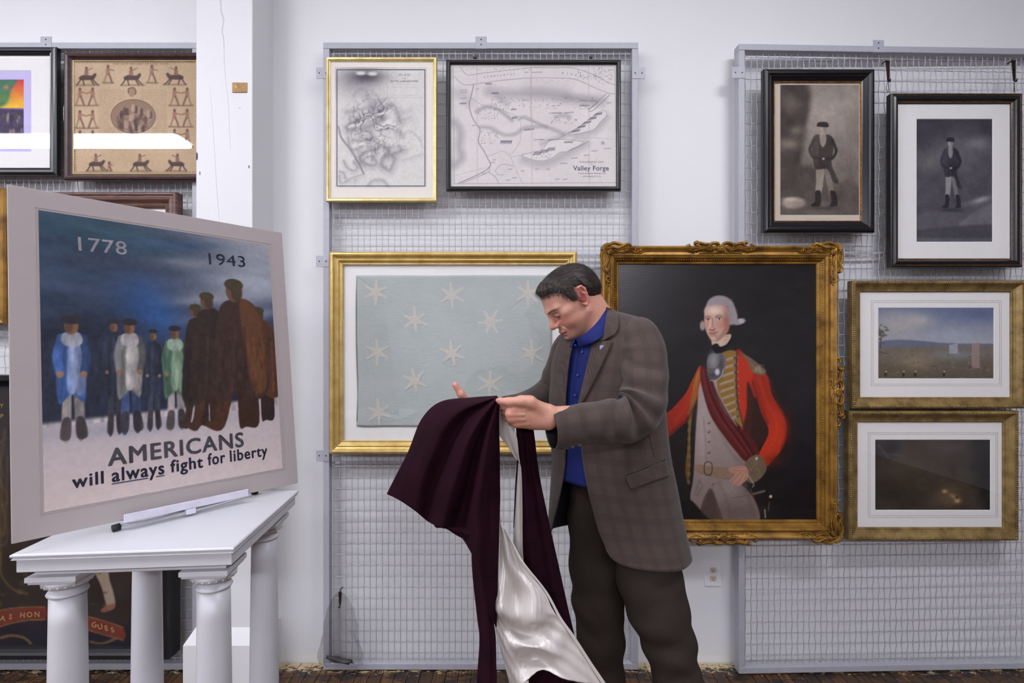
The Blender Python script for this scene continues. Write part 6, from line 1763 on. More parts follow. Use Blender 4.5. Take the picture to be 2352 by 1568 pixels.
for s in (-1, 1):                                   # ears
    rt = np.array(Euler((0, R(14), s * R(-20))).to_matrix())
    E_((-0.008, s * 0.0765, 0.006), (0.0165, 0.0058, 0.0290), 0.006, False, rt)
    oc = [(0.006, 0.0770, -0.018), (0.000, 0.0790, -0.027), (-0.010, 0.0815, -0.018), (-0.020, 0.0860, 0.004), (-0.0235, 0.0875, 0.022), (-0.0175, 0.0875, 0.036), (-0.005, 0.0850, 0.0385), (0.006, 0.0805, 0.030), (0.0085, 0.0775, 0.014), (0.002, 0.0765, 0.007)]
    HB.chain([(a, s * b, c) for a, b, c in oc], [0.0050, 0.0058, 0.0046, 0.0040, 0.0042, 0.0042, 0.0040, 0.0036, 0.0034, 0.0028], 0.0025)
    HB.chain([(-0.0095, s * 0.0835, -0.004), (-0.013, s * 0.0845, 0.010), (-0.008, s * 0.0845, 0.024)], [0.0028, 0.0030, 0.0024], 0.003)
    E_((-0.0035, s * 0.0860, 0.0020), (0.0075, 0.0060, 0.0110), 0.003, True)
    E_((-0.0120, s * 0.0900, 0.0260), (0.0040, 0.0050, 0.0100), 0.003, True)
lo_h, hi_h = np.array([-0.13, -0.11, -0.13]), np.array([0.14, 0.11, 0.15])
def head_field(pw):
    q = to_head(pw)
    return HB.eval(q) * HS
# neck, trunk core and arms up to the hands
nb = P(1392, 775, 1.735); ns = hw((-0.030, 0, -0.030))
B.cone(ns, nb, 0.060, 0.066, 0.03)
B.cone(hw((0.028, 0, -0.070)), P(1358, 790, 1.725), 0.040, 0.034, 0.03)
B.cone(nb, P(1420, 1080, 1.75), 0.075, 0.095, 0.03)
sh_l, el_l, wr_l = P(1470, 810, 1.63), P(1470, 945, 1.525), P(1262, 957, 1.425)
sh_r, el_r, wr_r = P(1320, 815, 1.86), P(1268, 915, 1.93), P(1142, 944, 1.72)
B.cone(nb, sh_l, 0.05, 0.045, 0.03); B.cone(sh_l, el_l, 0.036, 0.030, 0.02); B.cone(el_l, wr_l, 0.030, 0.0275, 0.02)
B.cone(nb, sh_r, 0.05, 0.045, 0.03); B.cone(sh_r, el_r, 0.042, 0.036, 0.02); B.cone(el_r, wr_r, 0.036, 0.027, 0.02)
def hp(px, py, y): return np.array(P(px, py, y))
# left hand: the cloth pinched between the thumb on top and the curled fingers behind
kn = [hp(1176, 938, 1.394), hp(1172, 950, 1.392), hp(1176, 962, 1.397), hp(1186, 973, 1.406)]
wrv = np.array(wr_l)
for i, (k_, r_) in enumerate(zip(kn, (0.0135, 0.0135, 0.0125, 0.0115))):
    w0 = wrv + np.array([-0.004, -0.003, (1.5 - i) * 0.011])
    B.cone(w0, k_, 0.0195, r_, 0.012)
    B.cone(w0 * 0.35 + k_ * 0.65 + np.array([0, -0.0160, 0.001]), k_ + np.array([0.003, -0.0085, 0]), 0.0034, 0.0048, 0.003)   # tendon
    B.ell(k_ + np.array([0, -0.003, 0]), (0.0125, 0.0115, 0.0090), 0.005)
B.ell(hp(1222, 955, 1.428), (0.040, 0.018, 0.036), 0.015)                                       # palm
idx_ = [(kn[0], hp(1153, 933, 1.418), hp(1150, 930, 1.442), hp(1156, 926, 1.446)), (kn[1], hp(1160, 947, 1.428), hp(1176, 948, 1.449), hp(1192, 948, 1.444)),
        (kn[2], hp(1164, 959, 1.432), hp(1181, 960, 1.452), hp(1196, 960, 1.446)), (kn[3], hp(1174, 971, 1.434), hp(1190, 972, 1.450), hp(1204, 971, 1.444))]
for ch, r_ in zip(idx_, (0.0095, 0.0097, 0.0092, 0.0082)):
    B.chain(ch, [r_ * 1.12, r_, r_ * 0.92, r_ * 0.8], 0.004)
B.chain([hp(1246, 941, 1.416), hp(1218, 925, 1.396), hp(1198, 921, 1.388), hp(1170, 923, 1.384), hp(1149, 921, 1.384)], [0.020, 0.0165, 0.0142, 0.0112, 0.0098], 0.008)
B.ell(hp(1143, 919, 1.378), (0.006, 0.003, 0.006), 0.003)
B.ell(hp(1214, 919, 1.394), (0.016, 0.013, 0.011), 0.010)
# right hand under the cloth, thumb up
wq = np.array(wr_r)
rk = [hp(1068, 930, 1.655), hp(1062, 942, 1.650), hp(1064, 954, 1.655), hp(1070, 965, 1.664)]
for i, k_ in enumerate(rk): B.cone(wq + np.array([0, 0, (1.5 - i) * 0.012]), k_, 0.021, 0.0125, 0.014)
for k_, ln in zip(rk, (1.0, 1.1, 1.03, 0.82)):
    B.chain([k_, k_ + np.array([-0.045 * ln, -0.018, -0.004]), k_ + np.array([-0.060 * ln, -0.036, -0.026 * ln]), k_ + np.array([-0.058 * ln, -0.040, -0.048 * ln])], [0.0105, 0.0098, 0.0088, 0.0078], 0.004)
B.chain([hp(1112, 936, 1.69), hp(1076, 924, 1.655), hp(1059, 905, 1.640), hp(1045.5, 884, 1.634)], [0.019, 0.0145, 0.0112, 0.0096], 0.010)
def body_field(p):
    d = B.eval(p)
    q = to_head(p)
    m = ((q > lo_h - 0.02) & (q < hi_h + 0.02)).all(1)
    if m.any(): d[m] = smin(d[m], HB.eval(q[m]), 0.012)
    return d
lo, hi = B.bounds()
hc = np.array([hw((a, b, c)) for a in (lo_h[0], hi_h[0]) for b in (lo_h[1], hi_h[1]) for c in (lo_h[2], hi_h[2])])
lo = np.minimum(lo, hc.min(0)); hi = np.maximum(hi, hc.max(0))
V, Fc = polygonise(body_field, lo, hi, 0.0024, 6)
q = to_head(V)
skin = np.zeros((len(V), 3)); skin[:] = (204, 148, 128)
inh = (q[:, 2] > -0.14) & (np.abs(q[:, 1]) < 0.11) & (q[:, 0] > -0.14) & (q[:, 0] < 0.15) & (q[:, 2] < 0.16)
def blend(mask, col, a):
    a = np.clip(mask, 0, 1)[:, None] * a * inh[:, None]
    skin[:] = skin * (1 - a) + np.array(col) * a
def gauss(c, r): return np.exp(-(((q - np.array(c)) / np.array(r)) ** 2).sum(1))
blend(np.clip((q[:, 0] - 0.0) / 0.05, 0, 1) * np.clip((0.075 - np.abs(q[:, 2] - 0.03)) / 0.03, 0, 1), (212, 160, 140), 0.6)
for s in (-1, 1):
    blend(gauss((0.075, s * 0.042, -0.024), (0.03, 0.02, 0.022)), (212, 128, 116), 0.7)
    blend(gauss((-0.006, s * 0.084, 0.006), (0.03, 0.012, 0.045)), (214, 120, 110), 0.65)
blend(gauss((0.118, 0, -0.032), (0.016, 0.018, 0.014)), (212, 128, 118), 0.7)
beard = np.clip((-0.046 - q[:, 2]) / 0.016, 0, 1) * np.clip((q[:, 0] - 0.012) / 0.03, 0, 1) * np.clip((q[:, 2] + 0.125) / 0.02, 0, 1)
blend(beard, (158, 118, 104), 0.55)
mz = -0.0692 - 0.0008 * (np.abs(q[:, 1]) / 0.02) ** 2
lip = np.clip(1 - np.abs(q[:, 2] - mz) / 0.0085, 0, 1) * (np.abs(q[:, 1]) < 0.0245) * (q[:, 0] > 0.085)
blend(np.clip(lip * 2.5, 0, 1), (182, 104, 98), 0.75)
blend(np.clip(1.6 - np.abs(q[:, 2] - mz) / 0.0016, 0, 1) * (np.abs(q[:, 1]) < 0.025) * (q[:, 0] > 0.085), (92, 48, 46), 0.9)
for s in (-1, 1):
    bz = 0.0180 + 0.004 * np.sin(np.clip((s * q[:, 1] - 0.012) / 0.040, 0, 1) * 2.6)
    br = np.clip(1.5 - np.abs(q[:, 2] - bz) / 0.0031, 0, 1) * np.clip((s * q[:, 1] - 0.007) / 0.006, 0, 1) * np.clip((0.064 - s * q[:, 1]) / 0.016, 0, 1) * (q[:, 0] > 0.05)
    blend(br, (70, 50, 42), 0.9)
    ey = np.clip(1.5 - np.abs(q[:, 2] + 0.0088 - 0.0012 * np.cos((s * q[:, 1] - 0.0325) / 0.012 * 1.4)) / 0.0030, 0, 1) * np.clip(1.4 - np.abs(s * q[:, 1] - 0.0335) / 0.0115, 0, 1) * (q[:, 0] > 0.074)
    blend(gauss((0.092, s * 0.030, -0.004), (0.016, 0.016, 0.008)), (170, 112, 98), 0.35)
    blend(ey, (34, 24, 22), 0.97)
    blend(gauss((0.112, s * 0.0068, -0.044), (0.006, 0.004, 0.005)), (84, 40, 38), 0.9)
    blend(gauss((-0.003, s * 0.081, 0.004), (0.009, 0.006, 0.012)), (150, 76, 70), 0.7)
hand = (V[:, 0] < 0.14) & ~inh
kd = np.min([np.linalg.norm(V - k_ - np.array([0, -0.012, 0]), axis=1) for k_ in kn], 0)
a = (np.exp(-(kd / 0.012) ** 2) * 0.5 * hand)[:, None]; skin = skin * (1 - a) + np.array((222, 140, 124)) * a
a = (0.6 * hand * np.clip(0.5 + (V[:, 0] - 0.02) * 0, 0, 1))[:, None]; skin = skin * (1 - a * 0.5) + np.array((226, 178, 150)) * a * 0.5
tt = np.linalg.norm(V - hp(1045.5, 884, 1.634), axis=1); a = (np.exp(-(tt / 0.03) ** 2) * 0.55)[:, None]; skin = skin * (1 - a) + np.array((226, 140, 138)) * a
me = net_mesh('body', V, Fc); colour_layer(me, skin)
def skin_mat():
    t = NT('skin')
    a = t.n('ShaderNodeAttribute'); a.attribute_name = 'print'
    c = t.coord()
    t.base(t.mix(1.0, a.outputs['Color'], t.ramp(t.noise(c, 180, 3), [(0.3, (0.93, 0.90, 0.88, 1)), (0.7, (1.04, 1.03, 1.02, 1))]), 'MULTIPLY'))
    t.set(Roughness=0.48)
    t.b.inputs['Subsurface Weight'].default_value = 0.08
    t.b.inputs['Subsurface Radius'].default_value = (0.01, 0.004, 0.002)
    t.b.inputs['Subsurface Scale'].default_value = 0.5
    t.bump(t.noise(c, 420, 2), 0.12, 0.001)
    return t.m
M['skin'] = skin_mat()
body = link('body', me, M['skin'], person)

# hair: a thick cap shaped by the hairline, with short strands combed back over it
hx = np.array([-0.13, -0.105, -0.085, -0.05, -0.030, -0.024, 0.004, 0.012, 0.020, 0.033, 0.042, 0.052, 0.066, 0.082, 0.12])
hz = np.array([-0.064, -0.060, -0.052, -0.036, -0.010, 0.040, 0.046, 0.022, 0.006, 0.010, 0.040, 0.064, 0.072, 0.073, 0.073])
SK = Body()
SK.ell((-0.012, 0, 0.034), (0.093, 0.078, 0.075), 0.02); SK.ell((0.034, 0, 0.040), (0.060, 0.068, 0.057), 0.03); SK.ell((-0.055, 0, -0.005), (0.045, 0.055, 0.050), 0.03)
def hair_field(qp):
    d = SK.eval(qp)
    line = np.interp(qp[:, 0], hx, hz)
    mid = np.clip(1 - np.abs(qp[:, 1]) / 0.05, 0, 1)
    line = line + 0.006 * mid * (qp[:, 0] > 0.05)
    up_ = qp[:, 2] - line
    thick = 0.0025 + 0.0095 * np.clip(up_ / 0.045, 0, 1)
    thick = thick + 0.012 * np.clip((qp[:, 0] - 0.035) / 0.05, 0, 1) * np.clip(up_ / 0.02, 0, 1)
    wave = 0.0016 * np.sin(qp[:, 1] * 420 + 3 * np.sin(qp[:, 0] * 40) + qp[:, 2] * 60) * np.sin(qp[:, 0] * 90 + qp[:, 1] * 70)
    return smax(d - thick - wave, -(up_ + 0.002 * np.sin(qp[:, 0] * 500 + qp[:, 1] * 300)), 0.004)
HVl, HF = polygonise(hair_field, np.array([-0.14, -0.11, -0.08]), np.array([0.14, 0.11, 0.17]), 0.0028, 6)
rs = np.random.default_rng(5)
sel = rs.choice(len(HVl), 9000, replace=True)
root = HVl[sel]
root = root[~((root[:, 0] > -0.045) & (root[:, 0] < 0.012) & (root[:, 2] < 0.056) & (np.abs(root[:, 1]) > 0.05))]
cen = np.array([0.0, 0, 0.02])
nrm = root - cen; nrm /= np.linalg.norm(nrm, axis=1)[:, None]
flow = np.stack([np.where(root[:, 0] > 0.04, 0.5, -0.75), root[:, 1] * 4, np.where(root[:, 2] < 0.07, -0.9, 0.05 - (root[:, 0] > 0.05) * 0.35)], -1) + rs.normal(0, 0.16, root.shape)
flow -= nrm * (flow * nrm).sum(1)[:, None]; flow /= np.linalg.norm(flow, axis=1)[:, None]
sd = np.cross(nrm, flow)
ln = rs.uniform(0.010, 0.021, len(root))[:, None] * np.clip(0.35 + (root[:, 2:3] + 0.03) / 0.10, 0.35, 1.15); wd_ = rs.uniform(0.0003, 0.0007, len(root))[:, None]
p0 = root - nrm * 0.001; p1 = root + flow * ln * 0.5 + nrm * 0.0018; p2 = root + flow * ln + nrm * rs.uniform(-0.0020, 0.0022, len(root))[:, None]
SV = np.stack([p0 - sd * wd_, p0 + sd * wd_, p1 - sd * wd_ * 0.8, p1 + sd * wd_ * 0.8, p2], 1)
allV = np.concatenate([HVl, SV.reshape(-1, 3)])
nb_ = len(HVl); si = nb_ + np.arange(len(root)) * 5
quads = np.concatenate([HF, np.stack([si, si + 1, si + 3, si + 2], -1)])
tris = np.stack([si + 2, si + 3, si + 4], -1)
me = mesh_from('hair', HO + HS * allV @ HR.T, [tuple(f) for f in quads.tolist()] + [tuple(f) for f in tris.tolist()], True)
grey = lambda v: np.clip((0.055 - v[:, 2]) / 0.05, 0, 1) * np.clip((v[:, 0] + 0.03) / 0.05, 0, 1)
hc_ = np.zeros((len(allV), 3)); hc_[:] = (46, 37, 33)
gq = grey(allV); jt = np.concatenate([rs.uniform(0, 1, nb_), np.repeat(rs.uniform(0, 1, len(root)), 5)])
hc_ = hc_ * (1 - 0.6 * gq[:, None]) + np.array((112, 104, 100)) * 0.6 * gq[:, None]; hc_ += ((jt - 0.5) * 44)[:, None]
fr = np.clip((allV[:, 0] - 0.07) / 0.04, 0, 1)[:, None] * 0.5; hc_ = hc_ * (1 - fr) + np.array((84, 68, 58)) * fr
me2 = me
if len(me2.vertices) == len(hc_): colour_layer(me2, hc_)
def hair_mat():
    t = NT('dark_hair'); a = t.n('ShaderNodeAttribute'); a.attribute_name = 'print'
    t.base(a.outputs['Color']); t.set(Roughness=0.5); t.b.inputs['Specular IOR Level'].default_value = 0.35
    t.bump(t.noise(t.coord(), 500, 2), 0.3, 0.001)
    return t.m
link('hair', me, hair_mat(), person)
# ------------------------------------------------------------------ clothes
def plaid():
    t = NT('brown_plaid_wool')
    uv = t.n('ShaderNodeUVMap'); uv.uv_map = 'UVMap'
    sp = t.n('ShaderNodeSeparateXYZ'); t.l(uv.outputs[0], sp.inputs[0])
    def bands(s, period, lo_, hi_):
        f = t.math('FRACT', t.math('DIVIDE', s, period))
        return t.math('MULTIPLY', t.math('GREATER_THAN', f, lo_), t.math('LESS_THAN', f, hi_))
    def fine(s, period): return t.math('GREATER_THAN', t.math('SINE', t.math('MULTIPLY', s, 2 * math.pi / period)), 0.1)
    su, sv = sp.outputs['X'], sp.outputs['Y']
    a = t.math('MULTIPLY', bands(su, 0.046, 0.0, 0.42), fine(su, 0.0047))
    b = t.math('MULTIPLY', bands(sv, 0.056, 0.0, 0.40), fine(sv, 0.0047))
    lines = t.math('MAXIMUM', a, b)
    weave = t.noise(t.mapping(uv.outputs[0], (900, 900, 1)), 1.0, 2)
    base_ = t.ramp(weave, [(0.35, srgb(64, 53, 49)), (0.65, srgb(92, 79, 74))])
    col = t.mix(t.math('MULTIPLY', lines, 0.34), base_, srgb(40, 33, 31))
    t.base(col); t.set(Roughness=0.95)
    t.b.inputs['Specular IOR Level'].default_value = 0.15
    t.b.inputs['Sheen Weight'].default_value = 0.15
    t.bump(t.mix(0.5, weave, t.noise(t.coord(), 28, 3)), 0.35, 0.003)
    return t.m
M['plaid'] = plaid()
M['lining'] = plain('black_lining', srgb(22, 20, 26), 0.6)
M['shirt'] = plain('blue_shirt_cotton', srgb(20, 33, 96), 0.8, 0, 0.12, 120, 0.3, 30, 0.3, 0.006)
M['trouser'] = plain('dark_brown_wool', srgb(58, 50, 45), 0.95, 0, 0.12, 300, 0.3, 24, 0.15, 0.006)
M['leather'] = plain('black_leather', srgb(26, 22, 20), 0.35)
M['horn'] = plain('horn_button', srgb(84, 74, 60), 0.35)

# trunk sections: height in the photograph, silhouette left and right, near and far front edges, distance, turn of the chest
ROWS = [(716, 1340, 1418, 1391, 1342, 1.735), (722, 1330, 1440, 1389, 1334, 1.735), (732, 1318, 1474, 1381, 1324, 1.735), (748, 1304, 1498, 1374, 1319, 1.735), (775, 1288, 1514, 1364, 1316, 1.735), (810, 1273, 1523, 1354, 1310, 1.735), (850, 1265, 1528, 1344, 1304, 1.735),
        (900, 1262, 1530, 1333, 1300, 1.735), (950, 1263, 1532, 1331, 1299, 1.735), (1000, 1265, 1537, 1333, 1299, 1.735), (1050, 1267, 1545, 1340, 1297, 1.735), (1100, 1267, 1556, 1350, 1291, 1.735), (1150, 1265, 1566, 1364, 1281, 1.735), (1200, 1262, 1577, 1378, 1271, 1.735), (1252, 1259, 1590, 1398, 1264, 1.735)]
BETA, RATIO = R(50), 0.62
fd = np.array([-math.cos(BETA), -math.sin(BETA)]); sdv = np.array([-math.sin(BETA), math.cos(BETA)])
TH = np.linspace(0, 2 * math.pi, 1440, endpoint=False)
def ring(py, L, Rr, yc, grow=0.0):
    z = px_z(py, yc)
    cx_ = px_x((L + Rr) / 2, yc); s_ = (Rr - L) / 2 * yc / F / 0.86
    for _ in range(12):
        x_ = cx_ + s_ * (RATIO * np.cos(TH) * fd[0] + np.sin(TH) * sdv[0]); y_ = yc + s_ * (RATIO * np.cos(TH) * fd[1] + np.sin(TH) * sdv[1])
        px = CX + x_ * F / y_
        l_, r_ = px.min(), px.max()
        cx_ += ((L + Rr) / 2 - (l_ + r_) / 2) * yc / F; s_ *= (Rr - L) / (r_ - l_)
    s_ += grow
    x_ = cx_ + s_ * (RATIO * np.cos(TH) * fd[0] + np.sin(TH) * sdv[0]); y_ = yc + s_ * (RATIO * np.cos(TH) * fd[1] + np.sin(TH) * sdv[1])
    return x_, y_, z, px
class Trunk:
    def __init__(s, grow=0.0):
        s.grow = grow; s.z = []; s.x = []; s.y = []; s.near = []; s.far = []
        for (py, L, Rr, en, ef, yc) in ROWS:
            x_, y_, z, px = ring(py, L, Rr, yc, grow)
            iL, iR = int(np.argmin(px)), int(np.argmax(px))
            # the camera-facing arc runs from the left to the right silhouette
            seq = [(iL + k) % 1440 for k in range(1440)]
            if y_[seq[200]] > y_[iL]: seq = [(iL - k) % 1440 for k in range(1440)]
            n_front = seq.index(iR)
            fr = np.array(seq[:n_front + 1])
            s.z.append(z); s.x.append(x_[seq]); s.y.append(y_[seq])
            s.near.append(int(np.argmin(np.abs(px[fr] - en)))); s.far.append(int(np.argmin(np.abs(px[fr] - ef))))
    def surface_y(s, px, py):
        """distance of the near side of the trunk at a place in the photograph"""
        best = None
        z_rows = np.array(s.z)
        y = 1.62
        for _ in range(8):
            z = px_z(py, y); x = px_x(px, y)
            i = int(np.clip(np.searchsorted(-z_rows, -z) - 1, 0, len(z_rows) - 2))
            t = np.clip((z_rows[i] - z) / (z_rows[i] - z_rows[i + 1]), 0, 1)
            xr = s.x[i] * (1 - t) + s.x[i + 1] * t; yr = s.y[i] * (1 - t) + s.y[i + 1] * t
            fr = slice(0, 760)
            j = np.argmin(np.abs(xr[fr] / yr[fr] - x / y) + (yr[fr] > 1.80) * 0.0)
            y = 0.5 * y + 0.5 * yr[fr][j]
        return y
TR = Trunk(0.0)
def on_trunk(pts, off): return [P(a, b, TR.surface_y(a, b) - off) for a, b in pts]

jk = empty('jacket', (0.36, 1.735, 0.86)); jk.parent = person; jk.matrix_parent_inverse = parent_world(person).inverted()
# jacket body: from the near front edge round the back to the far front edge
nu, nvv = 170, 120
rows = []
for i in range(len(ROWS)):
    n0, f0 = TR.near[i], TR.far[i]
    idx = np.concatenate([np.linspace(n0, 1440 + f0, nu)])
    ii = np.floor(idx).astype(int); fr = (idx - ii)[:, None]
    pts = np.stack([TR.x[i], TR.y[i], np.full(1440, TR.z[i])], -1)
    rows.append(pts[ii % 1440] * (1 - fr) + pts[(ii + 1) % 1440] * fr)
G = np.stack([catmull(np.stack(rows)[:, j], nvv) for j in range(nu)], 1)
# cloth relief: soft vertical drape below the waist, creases round the waist and the back
cxz = G.mean(1, keepdims=True); rad = G - cxz; rad[..., 2] = 0; rad /= np.linalg.norm(rad, axis=-1, keepdims=True)
uu = np.linspace(0, 1, nu)[None, :]; vv_ = np.linspace(0, 1, nvv)[:, None]
disp = 0.004 * np.sin(uu * 34 + 2 * vv_) * np.clip((vv_ - 0.45) * 2, 0, 1) + 0.003 * np.sin(vv_ * 40 + 6 * uu) * np.sin(uu * 9) * np.exp(-((vv_ - 0.55) / 0.12) ** 2)
G = G + rad * disp[..., None]
# rounded lower front corners
for j in range(nu):
    d_edge = min(j, nu - 1 - j) / (nu * 0.09)
    if d_edge < 1:
        lift = 0.040 * (1 - math.sqrt(max(0, 1 - (1 - d_edge) ** 2)))
        for k_ in range(16): G[nvv - 16 + k_, j, 2] += lift * ((k_ + 1) / 16) ** 1.5
arc = np.concatenate([np.zeros((nvv, 1)), np.cumsum(np.linalg.norm(np.diff(G, axis=1), axis=-1), 1)], 1)
arc = arc[60:61].repeat(nvv, 0)
uvj = np.stack([arc, -G[..., 2]], -1)
def solid(o, th, inner=None):
    so = o.modifiers.new('cloth', 'SOLIDIFY'); so.thickness = th; so.offset = -1
    if inner is not None:
        o.data.materials.append(inner); so.material_offset = 1; so.material_offset_rim = 0
    return o
def outward(me):
    bm = bmesh.new(); bm.from_mesh(me); bmesh.ops.recalc_face_normals(bm, faces=bm.faces); bm.to_mesh(me); bm.free(); return me
def facing(me, flip):
    if flip: me.flip_normals()
    return me
jb = grid_mesh('jacket_body', G, uv=uvj)
nv0 = np.array(jb.polygons[nu * 60 + 20].normal); c0_ = np.array(jb.polygons[nu * 60 + 20].center) - cxz[60, 0]
if nv0 @ c0_ < 0: jb.flip_normals()
solid(link('jacket_body', jb, M['plaid'], jk), 0.003, M['lining'])

# sleeves: tubes with oval sections that follow the arm
def sleeve(name, ctrl, n=90, sides=56, folds=(), parent=None):
    """ctrl: (px, py, y, half height, half depth)"""
    c = np.array([list(P(a, b, y)) + [rh, rd] for a, b, y, rh, rd in ctrl])
    c = catmull(c, n)
    p = c[:, :3]; t = np.gradient(p, axis=0); t /= np.linalg.norm(t, axis=1)[:, None]
    view = np.array([0, 1.0, 0])
    rows = []; L = np.concatenate([[0], np.cumsum(np.linalg.norm(np.diff(p, axis=0), axis=1))])
    ang = np.linspace(0, 2 * math.pi, sides, endpoint=False)
    for i in range(n):
        s_ = np.cross(t[i], view); s_ /= np.linalg.norm(s_); dpt = np.cross(s_, t[i])
        r = np.ones(sides)
        for (l0, w0, amp, ph, k_, skew) in folds:
            r += amp * np.exp(-((L[i] - l0 + skew * np.sin(ang)) / w0) ** 2) * (0.4 + 0.6 * np.cos(ang * k_ - ph))
        rows.append(p[i] + (np.cos(ang) * r * c[i, 3])[:, None] * s_ + (np.sin(ang) * r * c[i, 4])[:, None] * dpt)
    g = np.array(rows)
    uv = np.stack([np.broadcast_to(ang / (2 * math.pi) * 0.39, (n, sides)), np.broadcast_to(L[:, None], (n, sides))], -1)
    me = grid_mesh(name, g, closed_u=True, uv=uv)
    if np.array(me.polygons[5].normal) @ (np.array(me.polygons[5].center) - p[0]) < 0: me.flip_normals()
    return solid(link(name, me, M['plaid'], parent or jk), 0.003, M['lining']), g
fo = [(0.08, 0.016, 0.06, 4.0, 1, 0.05), (0.13, 0.013, -0.07, 4.2, 1, 0.06), (0.175, 0.018, 0.09, 4.4, 1, 0.05), (0.22, 0.012, -0.12, 4.0, 1, 0.045), (0.25, 0.013, 0.15, 3.9, 1, 0.04), (0.278, 0.010, -0.22, 3.9, 1, 0.035), (0.303, 0.011, 0.20, 3.9, 1, 0.03), (0.330, 0.009, -0.22, 4.0, 1, 0.03), (0.354, 0.012, 0.17, 4.1, 1, 0.035), (0.385, 0.010, -0.14, 4.3, 1, 0.04), (0.415, 0.016, 0.10, 4.6, 1, 0.05), (0.46, 0.014, -0.07, 4.9, 1, 0.05), (0.50, 0.02, 0.04, 4.4, 1, 0.03)]
sl, sg = sleeve('sleeve', [(1452, 744, 1.668, 0.030, 0.030), (1466, 766, 1.640, 0.060, 0.056), (1479, 815, 1.606, 0.069, 0.062), (1481, 880, 1.562, 0.068, 0.060), (1476, 930, 1.530, 0.067, 0.060), (1446, 962, 1.508, 0.066, 0.056), (1400, 968, 1.485, 0.063, 0.052), (1350, 972, 1.462, 0.058, 0.048), (1300, 980, 1.440, 0.056, 0.044), (1266, 986, 1.424, 0.056, 0.042)], folds=fo)
sleeve('sleeve', [(1330, 770, 1.850, 0.045, 0.050), (1310, 800, 1.868, 0.062, 0.060), (1290, 850, 1.895, 0.060, 0.058), (1268, 893, 1.915, 0.056, 0.052), (1240, 918, 1.880, 0.055, 0.050), (1205, 935, 1.810, 0.054, 0.046), (1160, 944, 1.745, 0.050, 0.042)], folds=[(0.08, 0.02, 0.05, 1.5, 1, 0.03), (0.14, 0.015, 0.08, 1.2, 1, 0.02), (0.18, 0.015, 0.08, 1.8, 1, 0.02), (0.22, 0.015, -0.06, 1.5, 1, 0.02)])
# cuff buttons
for (a, b) in ((1291, 1026), (1303, 1025), (1316, 1022), (1328, 1019)):
    q = P(a, b, 1.432)
    dd = np.linalg.norm(sg.reshape(-1, 3) - np.array(q), axis=1); c_ = sg.reshape(-1, 3)[np.argmin(dd)]
    bm = bmesh.new(); bmesh.ops.create_uvsphere(bm, u_segments=12, v_segments=6, radius=0.0068)
    for v in bm.verts: v.co = Vector((c_[0] + v.co.x, c_[1] - 0.001 + v.co.y * 0.5, c_[2] + v.co.z * 0.8))
    link('button', bm_mesh('button', bm, True), M['horn'], sl)

def patch(name, rows_px, off, mat, parent, nu=24, nv=24, th=0.003, bulge=0.0, edge_off=None, uvs=True):
    """a cloth piece lying on the trunk; rows of places in the photograph, off = height above the jacket"""
    g = surf([np.array(r, float) for r in rows_px], nu, nv)
    out = np.zeros((nv, nu, 3))
    for j in range(nv):
        for i in range(nu):
            a, b = g[j, i]
            s_, t_ = i / (nu - 1), j / (nv - 1)
            o_ = off + bulge * math.sin(math.pi * s_)
            if edge_off is not None: o_ += edge_off * s_
            out[j, i] = P(a, b, TR.surface_y(a, b) - o_)
    # smooth the distance so that the piece lies evenly
    for _ in range(3):
        y = out[..., 1]; yp_ = np.pad(y, 1, mode='edge'); out[..., 1] = (yp_[:-2, 1:-1] + yp_[2:, 1:-1] + yp_[1:-1, :-2] + yp_[1:-1, 2:] + 2 * y) / 6
    uv = np.stack([out[..., 0] + out[..., 1] * 0.5 + 0.01, -out[..., 2] - 0.4 * out[..., 0]], -1)
    me = grid_mesh(name, out, uv=uv)
    n_ = np.array(me.polygons[0].normal)
    if n_[1] > 0: me.flip_normals()
    o = link(name, me, mat, parent)
    so = o.modifiers.new('cloth', 'SOLIDIFY'); so.thickness = th; so.offset = 0
    return o
# near lapel and collar
lap = [[(1366, 786), (1386, 783), (1407, 783)], [(1358, 806), (1378, 806), (1398, 804)], [(1350, 835), (1368, 838), (1383, 836)], [(1342, 868), (1354, 872), (1366, 872)], [(1334, 902), (1341, 906), (1348, 906)], [(1329, 926), (1331, 929), (1334, 930)]]
patch('lapel', lap, 0.006, M['plaid'], jk, 26, 40, 0.004, 0.004, 0.002)
col_ = [[(1393, 705), (1405, 709), (1418, 720)], [(1389, 718), (1404, 722), (1421, 735)], [(1382, 738), (1400, 745), (1419, 754)], [(1373, 762), (1391, 768), (1411, 768)], [(1366, 783), (1384, 782), (1397, 776)]]
patch('collar', col_, 0.007, M['plaid'], jk, 26, 36, 0.004, 0.006, 0.0)
# far lapel, seen as a narrow strip
patch('lapel', [[(1303, 776), (1312, 776), (1319, 778)], [(1290, 800), (1302, 800), (1313, 802)], [(1284, 840), (1296, 842), (1306, 845)], [(1284, 880), (1295, 885), (1301, 890)], [(1296, 918), (1298, 922), (1300, 926)]], 0.006, M['plaid'], jk, 18, 36, 0.004, 0.003)
# pocket flap, welt and seams
patch('pocket_flap', [[(1437, 1094), (1470, 1082), (1505, 1068), (1536, 1056)], [(1441, 1108), (1474, 1096), (1509, 1083), (1540, 1072)], [(1449, 1124), (1480, 1112), (1513, 1100), (1543, 1090)]], 0.006, M['plaid'], jk, 40, 14, 0.003, 0.002)
M['seam'] = plain('dark_seam', srgb(36, 30, 28), 0.9)
for pts, wdt in (([(1436, 1092), (1480, 1076), (1530, 1055)], 0.002), ([(1489, 990), (1496, 1020), (1503, 1050)], 0.0014)):
    ribbon([v for v in on_trunk(pts, 0.005)], [wdt, wdt], M['seam'], 'seam', jk)
